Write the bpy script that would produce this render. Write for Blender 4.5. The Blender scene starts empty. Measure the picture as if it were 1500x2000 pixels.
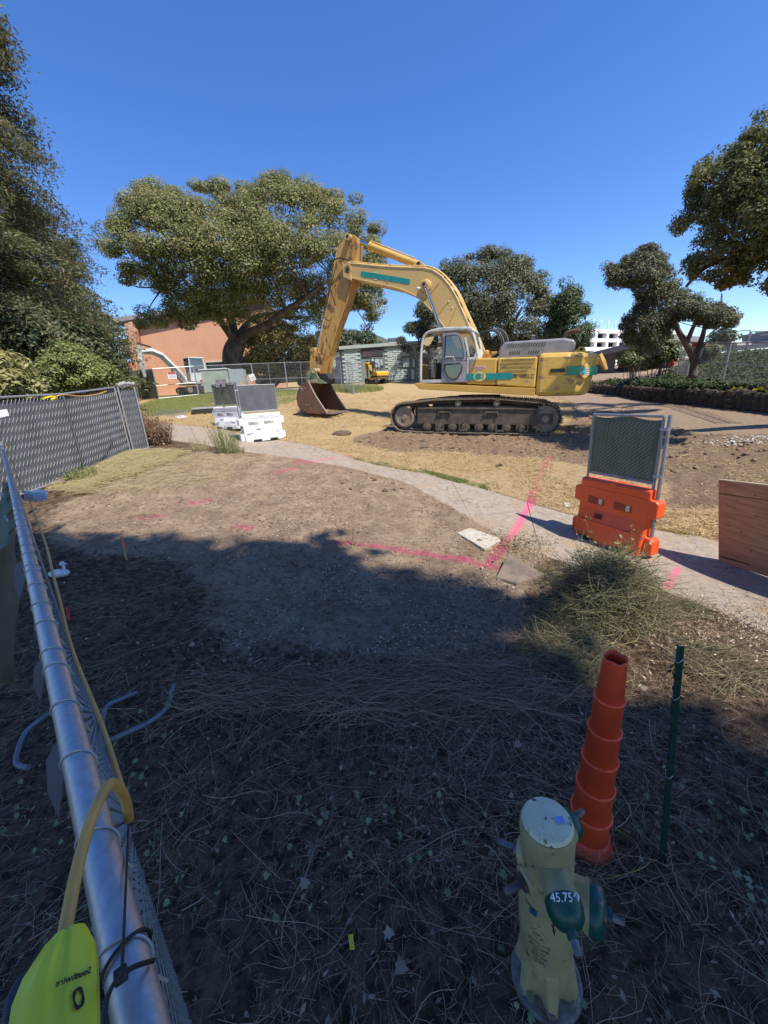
import bpy, math, random
import numpy as np
from mathutils import Vector, Matrix
random.seed(7); RNG = np.random.default_rng(7)
SC = bpy.context.scene; COL = SC.collection
R_ = math.radians
# ------------------------------------------------------------------ camera, sky, sun, exposure
FPX = 751.0; PITCH = R_(17.1); ROLL = math.atan2(150, 2440); CAM = np.array([0, 0, 2.0])
FW = np.array([0, math.cos(PITCH), -math.sin(PITCH)]); UP0 = np.array([0, math.sin(PITCH), math.cos(PITCH)]); RT0 = np.array([1.0, 0, 0])
RT = math.cos(ROLL)*RT0 - math.sin(ROLL)*UP0; DN = -math.sin(ROLL)*RT0 - math.cos(ROLL)*UP0
cd = bpy.data.cameras.new('camera'); cam = bpy.data.objects.new('camera', cd); COL.objects.link(cam)
cam.matrix_world = Matrix([[RT[i], -DN[i], -FW[i], CAM[i]] for i in range(3)] + [[0, 0, 0, 1]])
cd.sensor_fit = 'VERTICAL'; cd.sensor_height = 24; cd.lens = FPX/2000*24; cd.clip_start = 0.02; cd.clip_end = 3000
SC.camera = cam
SUN_AZ, SUN_EL = 135.0, 57.0     # compass from +Y clockwise
w = bpy.data.worlds.new("World"); SC.world = w; w.use_nodes = True
nt = w.node_tree; bg = nt.nodes['Background']; sk = nt.nodes.new('ShaderNodeTexSky'); sk.sky_type = 'NISHITA'; sk.sun_disc = False
sk.sun_elevation = R_(SUN_EL); sk.sun_rotation = R_(SUN_AZ); sk.altitude = 100; sk.air_density = 1.0; sk.dust_density = 0.2; sk.ozone_density = 4.0
hs = nt.nodes.new('ShaderNodeHueSaturation'); hs.inputs['Saturation'].default_value = 1.24; hs.inputs['Hue'].default_value = .512; nt.links.new(sk.outputs[0], hs.inputs['Color']); nt.links.new(hs.outputs[0], bg.inputs[0]); bg.inputs[1].default_value = 0.15
ld = bpy.data.lights.new('sun', 'SUN'); ld.energy = 4.4; ld.angle = R_(0.53); ld.color = (1, .92, .80)
lo = bpy.data.objects.new('sun', ld); COL.objects.link(lo); lo.location = (20, -20, 40)
SD = np.array([math.sin(R_(SUN_AZ))*math.cos(R_(SUN_EL)), math.cos(R_(SUN_AZ))*math.cos(R_(SUN_EL)), math.sin(R_(SUN_EL))])
lo.rotation_euler = Vector(SD).to_track_quat('Z', 'Y').to_euler()
SC.view_settings.view_transform = 'Standard'; SC.view_settings.look = 'None'; SC.view_settings.gamma = 1
SC.view_settings.use_curve_mapping = False; SC.view_settings.exposure = 0.55
# ------------------------------------------------------------------ geometry of view -> places
def ray(x, y):
    v = FW*FPX + RT*(x-750) + DN*(y-1000); return v/math.hypot(v[0], v[1])
def at(x, y, d): return CAM + ray(x, y)*d
def onplane(x, y, p0, n):
    v = ray(x, y); p0 = np.array(p0, float); n = np.array(n, float); return CAM + v*(((p0-CAM)@n)/(v@n))
def ctrl(px, py, zc):
    v = ray(px, py); return (v*(zc/v[2]))[:2].tolist()+[zc]
CT = [(-40,-40,-2.6),(0,-40,-2.4),(40,-40,-2.0),(-8,-8,-2.3),(8,-8,-1.9),(0,0,-2.05),(-3,0,-2.25),(3,0,-2.0),(6,1,-2.1),(0,2,-2.1),(-2,2,-2.15),(3,2.5,-2.2),
 ctrl(700,1200,-2.25),ctrl(700,1000,-2.12),ctrl(700,900,-1.75),ctrl(1180,1060,-2.42),(4.6,4.6,-2.45),ctrl(1400,1300,-2.25),
 (-6.8,7.7,-1.47),(-6.6,10.2,-1.15),(-5.2,10.9,-1.2),(-3.8,13.3,-1.3),(-9,5,-1.5),(-20,8,-.8),(-20,18,-.2),
 (3.2,14.0,-1.47),(5,12.5,-1.6),(.6,15.2,-1.2),(6,16,-1.45),(-2.2,17.3,-.66),(-3,21,-.30),(-12.5,28.5,.7),(-5,29,.6),(1,30,.35),(12.4,12.5,-1.3),(9,10,-1.6),(16.4,28.7,-.7),
 (0,47,1.3),(-20,45,1.2),(20,45,.8),(-40,40,1.5),(40,40,1.5),(30,20,.5),(0,90,3),(-60,90,5),(60,90,3),(0,250,10),(-150,200,14),(150,200,8),(90,10,3),(-70,10,1)]
CT = np.array(CT, float); CT[:, 2] += 2.0
def _k(r2): return np.sqrt(r2+2.0)
_n = len(CT); _A = np.zeros((_n+3, _n+3)); _d2 = ((CT[:, None, :2]-CT[None, :, :2])**2).sum(2)
_A[:_n, :_n] = _k(_d2) - 0.02*np.eye(_n); _A[:_n, _n:] = np.c_[np.ones(_n), CT[:, :2]]; _A[_n:, :_n] = _A[:_n, _n:].T
_W = np.linalg.solve(_A, np.r_[CT[:, 2], 0, 0, 0])
def HH(x, y):
    x = np.asarray(x, float); y = np.asarray(y, float); sh = x.shape; x = x.ravel(); y = y.ravel(); out = np.empty(len(x))
    for i in range(0, len(x), 20000):
        a = x[i:i+20000]; b = y[i:i+20000]
        out[i:i+20000] = _k((a[:, None]-CT[:, 0])**2+(b[:, None]-CT[:, 1])**2)@_W[:_n] + _W[_n] + _W[_n+1]*a + _W[_n+2]*b
    z = out
    for (cx, cy, h, s) in BUMPS: z = z + h*np.exp(-((x-cx)**2+(y-cy)**2)/(2*s*s))
    return z.reshape(sh)
BUMPS = []
_T = np.geomspace(.4, 600, 900)
def G(px, py):
    v = ray(px, py); P = CAM[:, None]+v[:, None]*_T; dz = P[2]-HH(P[0], P[1]); i = int(np.argmax(dz < 0))
    if i == 0: i = len(_T)-1
    a, b = dz[i-1], dz[i]; t = _T[i-1]+(_T[i]-_T[i-1])*a/(a-b); return CAM+v*t
_b1 = G(1180, 1215); _b2 = G(1340, 1300); _b3 = G(880, 1180); _b4 = G(560, 1010)
BUMPS += [(_b1[0], _b1[1], .12, .35), (_b2[0], _b2[1], .12, .3), (_b3[0], _b3[1], -.07, .5), (_b4[0], _b4[1], .06, .8)]
def H(x, y): return float(HH(np.array([x]), np.array([y]))[0])
def vnoise(x, y, s, seed=0):
    x = np.asarray(x)*s+seed*17.3; y = np.asarray(y)*s+seed*9.1; xi = np.floor(x); yi = np.floor(y); fx = x-xi; fy = y-yi
    fx = fx*fx*(3-2*fx); fy = fy*fy*(3-2*fy)
    def h(a, b):
        t = np.sin(a*127.1+b*311.7+seed*3.7)*43758.5453; return t-np.floor(t)
    return (h(xi, yi)*(1-fx)+h(xi+1, yi)*fx)*(1-fy)+(h(xi, yi+1)*(1-fx)+h(xi+1, yi+1)*fx)*fy
def fbm(x, y, s, o=4, seed=0):
    r = 0; a = .5
    for i in range(o): r = r+a*vnoise(x, y, s*2**i, seed+i); a *= .5
    return r
def inpoly(x, y, poly):
    x = np.asarray(x); y = np.asarray(y); c = np.zeros(x.shape, bool); n = len(poly)
    for i in range(n):
        x1, y1 = poly[i][:2]; x2, y2 = poly[i-1][:2]
        if y1 == y2: continue
        c ^= ((y1 > y) != (y2 > y)) & (x < (x2-x1)*(y-y1)/(y2-y1)+x1)
    return c
def polydist(x, y, pl):
    d = np.full(np.shape(x), 1e9)
    for (a, b), (c, e) in zip([p[:2] for p in pl[:-1]], [p[:2] for p in pl[1:]]):
        L = (c-a)**2+(e-b)**2; t = np.clip(((x-a)*(c-a)+(y-b)*(e-b))/L, 0, 1)
        d = np.minimum(d, np.hypot(x-a-t*(c-a), y-b-t*(e-b)))
    return d
# ------------------------------------------------------------------ materials
MATS = {}
def mat(name, c, rough=.7, metal=0.0, c2=None, sc=6.0, lo_=.4, hi=.65, bump=0.0, bsc=40.0, rust=None, spec=None, trans=0.0, stretch=None, attr=None, emit=None):
    if name in MATS: return MATS[name]
    m = bpy.data.materials.new(name); m.use_nodes = True; N = m.node_tree.nodes; L = m.node_tree.links; b = N['Principled BSDF']
    tc = N.new('ShaderNodeTexCoord'); vec = tc.outputs['Object']
    if stretch:
        mp = N.new('ShaderNodeMapping'); mp.inputs['Scale'].default_value = stretch; L.new(vec, mp.inputs[0]); vec = mp.outputs[0]
    col = None
    def noise(s, d=6, r=.6):
        n = N.new('ShaderNodeTexNoise'); n.inputs['Scale'].default_value = s; n.inputs['Detail'].default_value = d; n.inputs['Roughness'].default_value = r; L.new(vec, n.inputs['Vector']); return n.outputs['Fac']
    def mixc(f, a, b_, lo1, hi1):
        mr = N.new('ShaderNodeMapRange'); L.new(f, mr.inputs['Value']); mr.inputs['From Min'].default_value = lo1; mr.inputs['From Max'].default_value = hi1
        mx = N.new('ShaderNodeMix'); mx.data_type = 'RGBA'; L.new(mr.outputs[0], mx.inputs['Factor'])
        for s, v in ((6, a), (7, b_)):
            if isinstance(v, tuple): mx.inputs[s].default_value = (*v, 1)
            else: L.new(v, mx.inputs[s])
        return mx.outputs[2]
    if attr:
        at_ = N.new('ShaderNodeAttribute'); at_.attribute_name = 'v'
        col = mixc(at_.outputs['Fac'], c, c2 or c, 0, 1)
    elif c2: col = mixc(noise(sc), c, c2, lo_, hi)
    else: col = mixc(noise(sc), c, tuple(v*.82 for v in c), .35, .7)
    if rust:
        rc, rs, r0 = rust; col = mixc(noise(rs, 8, .7), col, rc, r0, r0+.06)
    L.new(col, b.inputs['Base Color']); b.inputs['Roughness'].default_value = rough; b.inputs['Metallic'].default_value = metal
    if spec is not None: b.inputs['Specular IOR Level'].default_value = spec
    if bump:
        bp = N.new('ShaderNodeBump'); bp.inputs['Strength'].default_value = min(1, bump); bp.inputs['Distance'].default_value = .01 if bump < 1 else .01*bump
        L.new(noise(bsc, 8, .65), bp.inputs['Height']); L.new(bp.outputs[0], b.inputs['Normal'])
    if trans:
        t = N.new('ShaderNodeBsdfTranslucent'); L.new(col, t.inputs[0]); ms = N.new('ShaderNodeMixShader'); ms.inputs[0].default_value = trans
        L.new(b.outputs[0], ms.inputs[1]); L.new(t.outputs[0], ms.inputs[2]); L.new(ms.outputs[0], N['Material Output'].inputs[0])
    MATS[name] = m; return m
def glass(name, tint=(.8, .85, .85), fac=.18):
    if name in MATS: return MATS[name]
    m = bpy.data.materials.new(name); m.use_nodes = True; N = m.node_tree.nodes; L = m.node_tree.links
    N.remove(N['Principled BSDF']); t = N.new('ShaderNodeBsdfTransparent'); t.inputs[0].default_value = (*tint, 1); g = N.new('ShaderNodeBsdfGlossy'); g.inputs['Roughness'].default_value = .03
    fr = N.new('ShaderNodeFresnel'); fr.inputs[0].default_value = 1.5; ad = N.new('ShaderNodeMath'); ad.operation = 'ADD'; ad.inputs[1].default_value = fac*.3; L.new(fr.outputs[0], ad.inputs[0])
    ms = N.new('ShaderNodeMixShader'); L.new(ad.outputs[0], ms.inputs[0]); L.new(t.outputs[0], ms.inputs[1]); L.new(g.outputs[0], ms.inputs[2]); L.new(ms.outputs[0], N['Material Output'].inputs[0])
    MATS[name] = m; return m
# ------------------------------------------------------------------ object helpers
TM = {}
def tag(o, label=None, cat=None, group=None, kind=None):
    if label: o['label'] = label
    if cat: o['category'] = cat
    if group: o['group'] = group
    if kind: o['kind'] = kind
    return o
def thing(name, label, cat, loc, rot=None, group=None):
    o = bpy.data.objects.new(name, None); COL.objects.link(o); o.empty_display_size = .1
    M = Matrix.Translation(Vector([float(v) for v in loc])) @ (rot.to_4x4() if rot is not None else Matrix.Identity(4))
    o.matrix_world = M; TM[o.name] = M; return tag(o, label, cat, group)
def rotz(a): return Matrix.Rotation(a, 3, 'Z')
class MB:
    def __init__(s): s.v = []; s.f = []
    def add(s, vs, fs):
        n = len(s.v); s.v += [tuple(float(c) for c in v) for v in vs]; s.f += [tuple(i+n for i in f) for f in fs]; return s
    def box(s, c, d, M=None):
        x, y, z = d[0]/2, d[1]/2, d[2]/2; P = [(a, b, e) for a in (-x, x) for b in (-y, y) for e in (-z, z)]
        if M is not None: P = [M@Vector(p) for p in P]
        P = [(p[0]+c[0], p[1]+c[1], p[2]+c[2]) for p in P]
        return s.add(P, [(0, 1, 3, 2), (4, 6, 7, 5), (0, 4, 5, 1), (2, 3, 7, 6), (0, 2, 6, 4), (1, 5, 7, 3)])
    def prism(s, pl, a, b, f=None):      # pl (x,z), extruded y a..b ; f maps (x,y,z)
        f = f or (lambda x, y, z: (x, y, z)); n = len(pl); vs = [f(p[0], a, p[1]) for p in pl]+[f(p[0], b, p[1]) for p in pl]
        ar = sum(pl[i-1][0]*pl[i][1]-pl[i][0]*pl[i-1][1] for i in range(n)); fs = [tuple(range(n)), tuple(range(2*n-1, n-1, -1))]+[(i, i+n, (i+1) % n+n, (i+1) % n) for i in range(n)]
        return s.add(vs, fs)
    def tube(s, P, r, k=8, cap=True, closed=False):
        P = [Vector([float(c) for c in p]) for p in P]; n = len(P); rr = r if hasattr(r, '__len__') else [r]*n
        up = None; base = len(s.v); vs = []
        for i, p in enumerate(P):
            if closed: t = P[(i+1) % n]-P[i-1]
            else: t = P[min(i+1, n-1)]-P[max(i-1, 0)]
            if t.length < 1e-9: t = Vector((0, 0, 1))
            t.normalize()
            if up is None: up = Vector((0, 0, 1)) if abs(t.z) < .9 else Vector((1, 0, 0))
            a = t.cross(up)
            if a.length < 1e-6: a = t.orthogonal()
            a.normalize(); b = a.cross(t); up = b
            for j in range(k):
                q = 2*math.pi*j/k; vs.append(p+(a*math.cos(q)+b*math.sin(q))*rr[i])
        m = n if closed else n-1
        fs = [(i*k+j, i*k+(j+1) % k, ((i+1) % n)*k+(j+1) % k, ((i+1) % n)*k+j) for i in range(m) for j in range(k)]
        if cap and not closed: fs += [tuple(range(k-1, -1, -1)), tuple((n-1)*k+j for j in range(k))]
        return s.add(vs, fs)
    def lathe(s, prof, c=(0, 0, 0), ax=(0, 0, 1), k=24, cap=True):   # prof (r,h)
        ax = Vector(ax).normalized(); a = ax.orthogonal().normalized(); b = ax.cross(a); c = Vector([float(q) for q in c]); vs = []
        for r, h in prof:
            for j in range(k):
                q = 2*math.pi*j/k; vs.append(c+ax*h+(a*math.cos(q)+b*math.sin(q))*r)
        n = len(prof); fs = [(i*k+j, i*k+(j+1) % k, (i+1)*k+(j+1) % k, (i+1)*k+j) for i in range(n-1) for j in range(k)]
        if cap: fs += [tuple(range(k-1, -1, -1)), tuple((n-1)*k+j for j in range(k))]
        return s.add(vs, fs)
    def ico(s, c, r, sub=1, jit=0.0, sq=(1, 1, 1)):
        import bmesh
        bm = bmesh.new(); bmesh.ops.create_icosphere(bm, subdivisions=sub, radius=1)
        vs = [(c[0]+v.co.x*r*sq[0]*(1+random.uniform(-jit, jit)), c[1]+v.co.y*r*sq[1]*(1+random.uniform(-jit, jit)), c[2]+v.co.z*r*sq[2]*(1+random.uniform(-jit, jit))) for v in bm.verts]
        fs = [tuple(v.index for v in f.verts) for f in bm.faces]; bm.free(); return s.add(vs, fs)
    def build(s, name, m, parent=None, world=False, smooth=False, bev=0.0, M=None, solid=0.0, kind=None, sub=0):
        me = bpy.data.meshes.new(name); vs = s.v
        if M is not None: vs = [tuple(M@Vector(v)) for v in vs]
        if world and parent is not None:
            q = parent
            while q.parent is not None: q = q.parent
            I = TM[q.name].inverted(); vs = [tuple(I@Vector(v)) for v in vs]
        me.from_pydata(vs, [], s.f); me.materials.append(m); me.update()
        import bmesh
        bm = bmesh.new(); bm.from_mesh(me); bmesh.ops.recalc_face_normals(bm, faces=bm.faces); bm.to_mesh(me); bm.free()
        if smooth:
            me.polygons.foreach_set('use_smooth', [True]*len(me.polygons))
        o = bpy.data.objects.new(name, me); COL.objects.link(o)
        if parent is not None: o.parent = parent
        if smooth is True or smooth == 1:
            try: me.set_sharp_from_angle(angle=R_(38))
            except Exception: pass
        if solid:
            q = o.modifiers.new('s', 'SOLIDIFY'); q.thickness = solid; q.offset = 0
        if bev:
            q = o.modifiers.new('b', 'BEVEL'); q.width = bev; q.segments = 2; q.limit_method = 'ANGLE'; q.angle_limit = R_(35)
        if sub:
            q = o.modifiers.new('u', 'SUBSURF'); q.levels = sub; q.render_levels = sub
        if kind: o['kind'] = kind
        return o
def npmesh(name, V, F, m, parent=None, vals=None, kind=None, smooth=False, attrs=None):
    me = bpy.data.meshes.new(name); V = np.asarray(V, np.float32); F = np.asarray(F, np.int32); k = F.shape[1]
    me.vertices.add(len(V)); me.vertices.foreach_set('co', V.ravel()); me.loops.add(F.size); me.loops.foreach_set('vertex_index', F.ravel())
    me.polygons.add(len(F)); me.polygons.foreach_set('loop_start', np.arange(0, F.size, k, dtype=np.int32))
    try: me.polygons.foreach_set('loop_total', np.full(len(F), k, np.int32))
    except Exception: pass
    if smooth: me.polygons.foreach_set('use_smooth', np.ones(len(F), bool))
    me.update(calc_edges=True); me.materials.append(m)
    at_ = dict(attrs or {})
    if vals is not None: at_['v'] = vals
    for kx, vv in at_.items():
        a = me.attributes.new(kx, 'FLOAT', 'POINT'); a.data.foreach_set('value', np.asarray(vv, np.float32))
    o = bpy.data.objects.new(name, me); COL.objects.link(o)
    if parent is not None:
        o.parent = parent
        q = parent
        while q.parent is not None: q = q.parent
        o.matrix_parent_inverse = TM[q.name].inverted()
    if kind: o['kind'] = kind
    return o
def dupe(o, parent=None, M=None, name=None):
    c = o.copy(); COL.objects.link(c)
    if parent is not None: c.parent = parent
    if M is not None: c.matrix_local = M
    return c
def text(s, size, m, parent, M, name='lettering', ext=.0015, label=None, align='CENTER', xs=1.0):
    cu = bpy.data.curves.new(name, 'FONT'); cu.body = s; cu.size = size; cu.extrude = ext; cu.align_x = align; cu.align_y = 'CENTER'; cu.resolution_u = 3
    t = bpy.data.objects.new('tmp', cu); COL.objects.link(t); dg = bpy.context.evaluated_depsgraph_get(); me = bpy.data.meshes.new_from_object(t.evaluated_get(dg))
    COL.objects.unlink(t); bpy.data.objects.remove(t)
    me.transform(M@Matrix.Diagonal((xs, 1, 1, 1))); me.materials.clear(); me.materials.append(m); o = bpy.data.objects.new(name, me); COL.objects.link(o); o.parent = parent; return o
def frame(o, x, y, z=None):      # matrix from origin, x axis, y axis
    x = Vector(x).normalized(); y = Vector(y); y = (y-x*y.dot(x)).normalized(); z = x.cross(y)
    return Matrix(((x[0], y[0], z[0], o[0]), (x[1], y[1], z[1], o[1]), (x[2], y[2], z[2], o[2]), (0, 0, 0, 1)))
def smoothline(P, n):
    P = np.array(P, float); m = len(P); out = []
    for i in range(m-1):
        p0, p1, p2, p3 = P[max(i-1, 0)], P[i], P[i+1], P[min(i+2, m-1)]
        for t in np.linspace(0, 1, n, endpoint=False): out.append(.5*((2*p1)+(-p0+p2)*t+(2*p0-5*p1+4*p2-p3)*t*t+(-p0+3*p1-3*p2+p3)*t**3))
    out.append(P[-1]); return np.array(out)
# ------------------------------------------------------------------ ground
def gp(pl): return [G(*p) for p in pl]
BARE = gp([(60,1010),(110,985),(200,952),(290,922),(345,893),(400,880),(480,876),(640,900),(780,915),(900,945),(1010,1010),(1075,1065),(1075,1180),(1035,1255),(900,1285),(700,1292),(480,1270),(390,1180),(380,1100),(260,1080),(120,1110),(90,1060)])
PU = [(300,825),(420,836),(500,850),(600,868),(720,905),(830,925),(960,958),(1110,1003),(1230,1025),(1360,1046),(1560,1085)]
PL = [(320,858),(440,876),(560,893),(680,914),(780,940),(880,990),(1000,1062),(1130,1110),(1280,1150),(1400,1195),(1560,1270)]
PATHPOLY = gp(PU+PL[::-1]); PUg = np.array(gp(PU)); PLg = np.array(gp(PL))
ROAD = gp([(1110,765),(1180,772),(1330,795),(1560,815),(1560,850),(1400,850),(1250,838),(1130,815)])
DIRTX = gp([(700,850),(760,835),(1100,850),(1130,790),(1300,820),(1560,850),(1560,1000),(1300,1000),(1290,930),(1100,900),(900,885),(760,880),(680,865)])
GRN = gp([(270,790),(420,765),(640,768),(660,745),(720,745),(560,790),(420,800),(280,815)])
def pinklines():
    L = [([(1072,893),(1050,940),(1035,985),(1010,1030),(975,1078),(955,1100)], .07), ([(660,1060),(760,1070),(850,1085),(960,1105),(990,1112)], .055), ([(580,905),(640,897),(680,890)], -.13),
         ([(285,1014),(315,1011)], -.10), ([(378,984),(402,978)], -.09), ([(465,1030),(495,1032)], -.07), ([(1325,1110),(1300,1150)], .05), ([(1530,1480),(1560,1530)], -.05), ([(540,925),(575,915)], -.09)]
    return [(gp(p), w_) for p, w_ in L]
PINK = pinklines()
def pinkmask(x, y):
    m = np.zeros(np.shape(x))
    for pl, w_ in PINK:
        d = polydist(x, y, pl); m = np.maximum(m, np.clip(1.35-d/abs(w_)*.6, 0, 1)*(1 if w_ > 0 else .62)*(.55+.8*fbm(x, y, 1.3, 2, 41)))
    return m
def warp(n, lo, hi, c, s):
    a = np.arcsinh((lo-c)/s); b = np.arcsinh((hi-c)/s); return c+s*np.sinh(np.linspace(a, b, n))
gx = warp(560, -170, 170, .5, 4.0); gy = warp(620, -70, 330, 3.0, 5.0)
X, Y = np.meshgrid(gx, gy); Z = HH(X, Y)
near = np.clip(1.6-np.hypot(X, Y-3)/16, 0, 1)
rough = fbm(X, Y, 2.2, 5, 3)-.5; clod = np.maximum(0, fbm(X, Y, 7, 4, 9)-.48)
def barein(x, y): return inpoly(x+.9*(fbm(x, y, 1.1, 3, 61)-.45)+.35*(fbm(x, y, 4, 3, 62)-.45), y+.9*(fbm(x, y, 1.1, 3, 63)-.45)+.35*(fbm(x, y, 4, 3, 64)-.45), BARE)
ind = barein(X, Y).astype(float)
def soften(a, k=2):
    for _ in range(k):
        b = a.copy(); b[1:-1, 1:-1] = (a[1:-1, 1:-1]*2+a[:-2, 1:-1]+a[2:, 1:-1]+a[1:-1, :-2]+a[1:-1, 2:])/6; a = b
    return a
ind = soften(ind, 7)
churn = soften(inpoly(X+.5*(fbm(X,Y,.9,3,31)-.5), Y+.9*(fbm(X,Y,.9,3,33)-.5), DIRTX).astype(float), 8); road = soften(inpoly(X+.6*(fbm(X, Y, .8, 3, 2)-.5), Y+.6*(fbm(X, Y, .8, 3, 4)-.5), ROAD).astype(float), 3)
inpath = soften(inpoly(X, Y, PATHPOLY).astype(float), 1)
ccx, ccy = G(760, 760)[:2]; rr_ = np.hypot(X-ccx-1.5, (Y-ccy)*1.15); ruts = np.sin(rr_*2*np.pi/.24+fbm(X, Y, .8, 3, 51)*9)*.5+np.sin(rr_*2*np.pi/.11+fbm(X, Y, 1.3, 3, 52)*12)*.3
Z = Z + ind*ruts*.014*np.clip((fbm(X, Y, .55, 2, 53)-.40)*5, 0, 1)*near
trk = np.sin((X*.95+Y*.3)*2*np.pi/.22)*.5; Z = Z + churn*near*trk*.02*np.clip((fbm(X, Y, .5, 2, 55)-.45)*6, 0, 1)
Z = Z + near*(rough*.055+clod*(.14*ind+.22*churn+.12))*(1-inpath)*(1-road*.9) - inpath*.010
d_ = Y-0; Z = Z+ (1-near)*rough*.05
east = (X > -40)
grass = (1-ind)*(1-churn)*(1-road)*np.clip((Y-3.6-.12*X)*1.5, 0, 1)
beyond = polydist(X, Y, [p[:2] for p in PUg]); above = (Y > np.interp(X, PUg[:, 0][::1][np.argsort(PUg[:, 0])], PUg[:, 1][np.argsort(PUg[:, 0])]))
straw = soften(((above & (X < 10))).astype(float)*(1-churn)*(1-road), 6)
green = soften(inpoly(X, Y, GRN).astype(float), 3)*.8 + np.exp(-(beyond/.22)**2)*above*(X > -.6)*(X < 2.4)*.9
pink = pinkmask(X, Y)
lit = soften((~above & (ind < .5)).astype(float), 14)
nX, nY = len(gx), len(gy); ii = np.arange(nX*nY).reshape(nY, nX)
F = np.stack([ii[:-1, :-1], ii[:-1, 1:], ii[1:, 1:], ii[1:, :-1]], -1).reshape(-1, 4)
def ground_mat():
    m = bpy.data.materials.new('ground'); m.use_nodes = True; N = m.node_tree.nodes; L = m.node_tree.links; b = N['Principled BSDF']
    tc = N.new('ShaderNodeTexCoord').outputs['Object']
    def noise(s, d=8, r=.65, st=None):
        n = N.new('ShaderNodeTexNoise'); n.inputs['Scale'].default_value = s; n.inputs['Detail'].default_value = d; n.inputs['Roughness'].default_value = r
        if st:
            mp = N.new('ShaderNodeMapping'); mp.inputs['Scale'].default_value = st; mp.inputs['Rotation'].default_value = (0, 0, .5); L.new(tc, mp.inputs[0]); L.new(mp.outputs[0], n.inputs['Vector'])
        else: L.new(tc, n.inputs['Vector'])
        return n.outputs['Fac']
    def attr(n):
        a = N.new('ShaderNodeAttribute'); a.attribute_name = n; return a.outputs['Fac']
    def mr(f, a, b_):
        q = N.new('ShaderNodeMapRange'); L.new(f, q.inputs[0]); q.inputs[1].default_value = a; q.inputs[2].default_value = b_; return q.outputs[0]
    def mix(f, a, b_):
        x = N.new('ShaderNodeMix'); x.data_type = 'RGBA'; L.new(f, x.inputs[0])
        for s, v in ((6, a), (7, b_)):
            if isinstance(v, tuple): x.inputs[s].default_value = (*v, 1)
            else: L.new(v, x.inputs[s])
        return x.outputs[2]
    def add(a, f, k):
        q = N.new('ShaderNodeMath'); q.operation = 'MULTIPLY_ADD'; L.new(f, q.inputs[0]); q.inputs[1].default_value = k; L.new(a, q.inputs[2]); return q.outputs[0]
    n1 = noise(2.2); n2 = noise(14); n3 = noise(70, 4, .7); n4 = noise(30, 6, .75, (1, 3.5, 1))
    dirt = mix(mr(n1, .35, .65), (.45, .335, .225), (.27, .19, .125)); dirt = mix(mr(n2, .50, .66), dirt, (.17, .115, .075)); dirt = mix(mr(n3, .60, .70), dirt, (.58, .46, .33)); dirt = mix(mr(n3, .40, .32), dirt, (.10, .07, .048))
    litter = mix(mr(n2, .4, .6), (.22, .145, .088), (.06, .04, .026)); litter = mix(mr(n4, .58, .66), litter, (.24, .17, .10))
    straw = mix(mr(n4, .42, .58), (.62, .46, .235), (.34, .235, .12)); straw = mix(mr(n1, .5, .7), straw, (.43, .31, .165)); straw = mix(mr(n2, .56, .68), straw, (.15, .10, .065))
    grn = mix(mr(n4, .35, .65), (.22, .22, .07), (.13, .15, .05)); road = mix(mr(n2, .4, .65), (.40, .30, .205), (.27, .195, .135)); churn = mix(mr(n2, .35, .65), (.31, .215, .14), (.19, .125, .082)); churn = mix(mr(n4, .60, .7), churn, (.40, .30, .18))
    def th(a): return mr(add(add(add(attr(a), n2, .7), n1, .6), n4, .5), 1.2, 1.6)
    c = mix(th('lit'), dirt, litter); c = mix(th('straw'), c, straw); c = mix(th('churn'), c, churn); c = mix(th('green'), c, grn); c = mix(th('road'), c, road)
    pk = N.new('ShaderNodeMath'); pk.operation = 'MULTIPLY'; L.new(mr(add(add(attr('pink'), n3, 1.3), n2, .5), 1.15, 1.75), pk.inputs[0]); pk.inputs[1].default_value = .68; c = mix(pk.outputs[0], c, (.60, .05, .17))
    L.new(c, b.inputs['Base Color']); b.inputs['Roughness'].default_value = .95; b.inputs['Specular IOR Level'].default_value = .15
    hm = N.new('ShaderNodeMath'); hm.operation = 'ADD'; L.new(n2, hm.inputs[0]); L.new(n3, hm.inputs[1]); bp = N.new('ShaderNodeBump'); bp.inputs['Strength'].default_value = .9; bp.inputs['Distance'].default_value = .045
    L.new(hm.outputs[0], bp.inputs['Height']); L.new(bp.outputs[0], b.inputs['Normal']); return m
GM = ground_mat()
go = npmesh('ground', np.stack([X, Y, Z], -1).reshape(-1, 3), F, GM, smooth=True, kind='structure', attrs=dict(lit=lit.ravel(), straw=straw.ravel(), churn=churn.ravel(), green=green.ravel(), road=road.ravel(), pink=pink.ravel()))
tag(go, 'bare brown dirt, dry straw and litter covered ground sloping up to the buildings')
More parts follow.
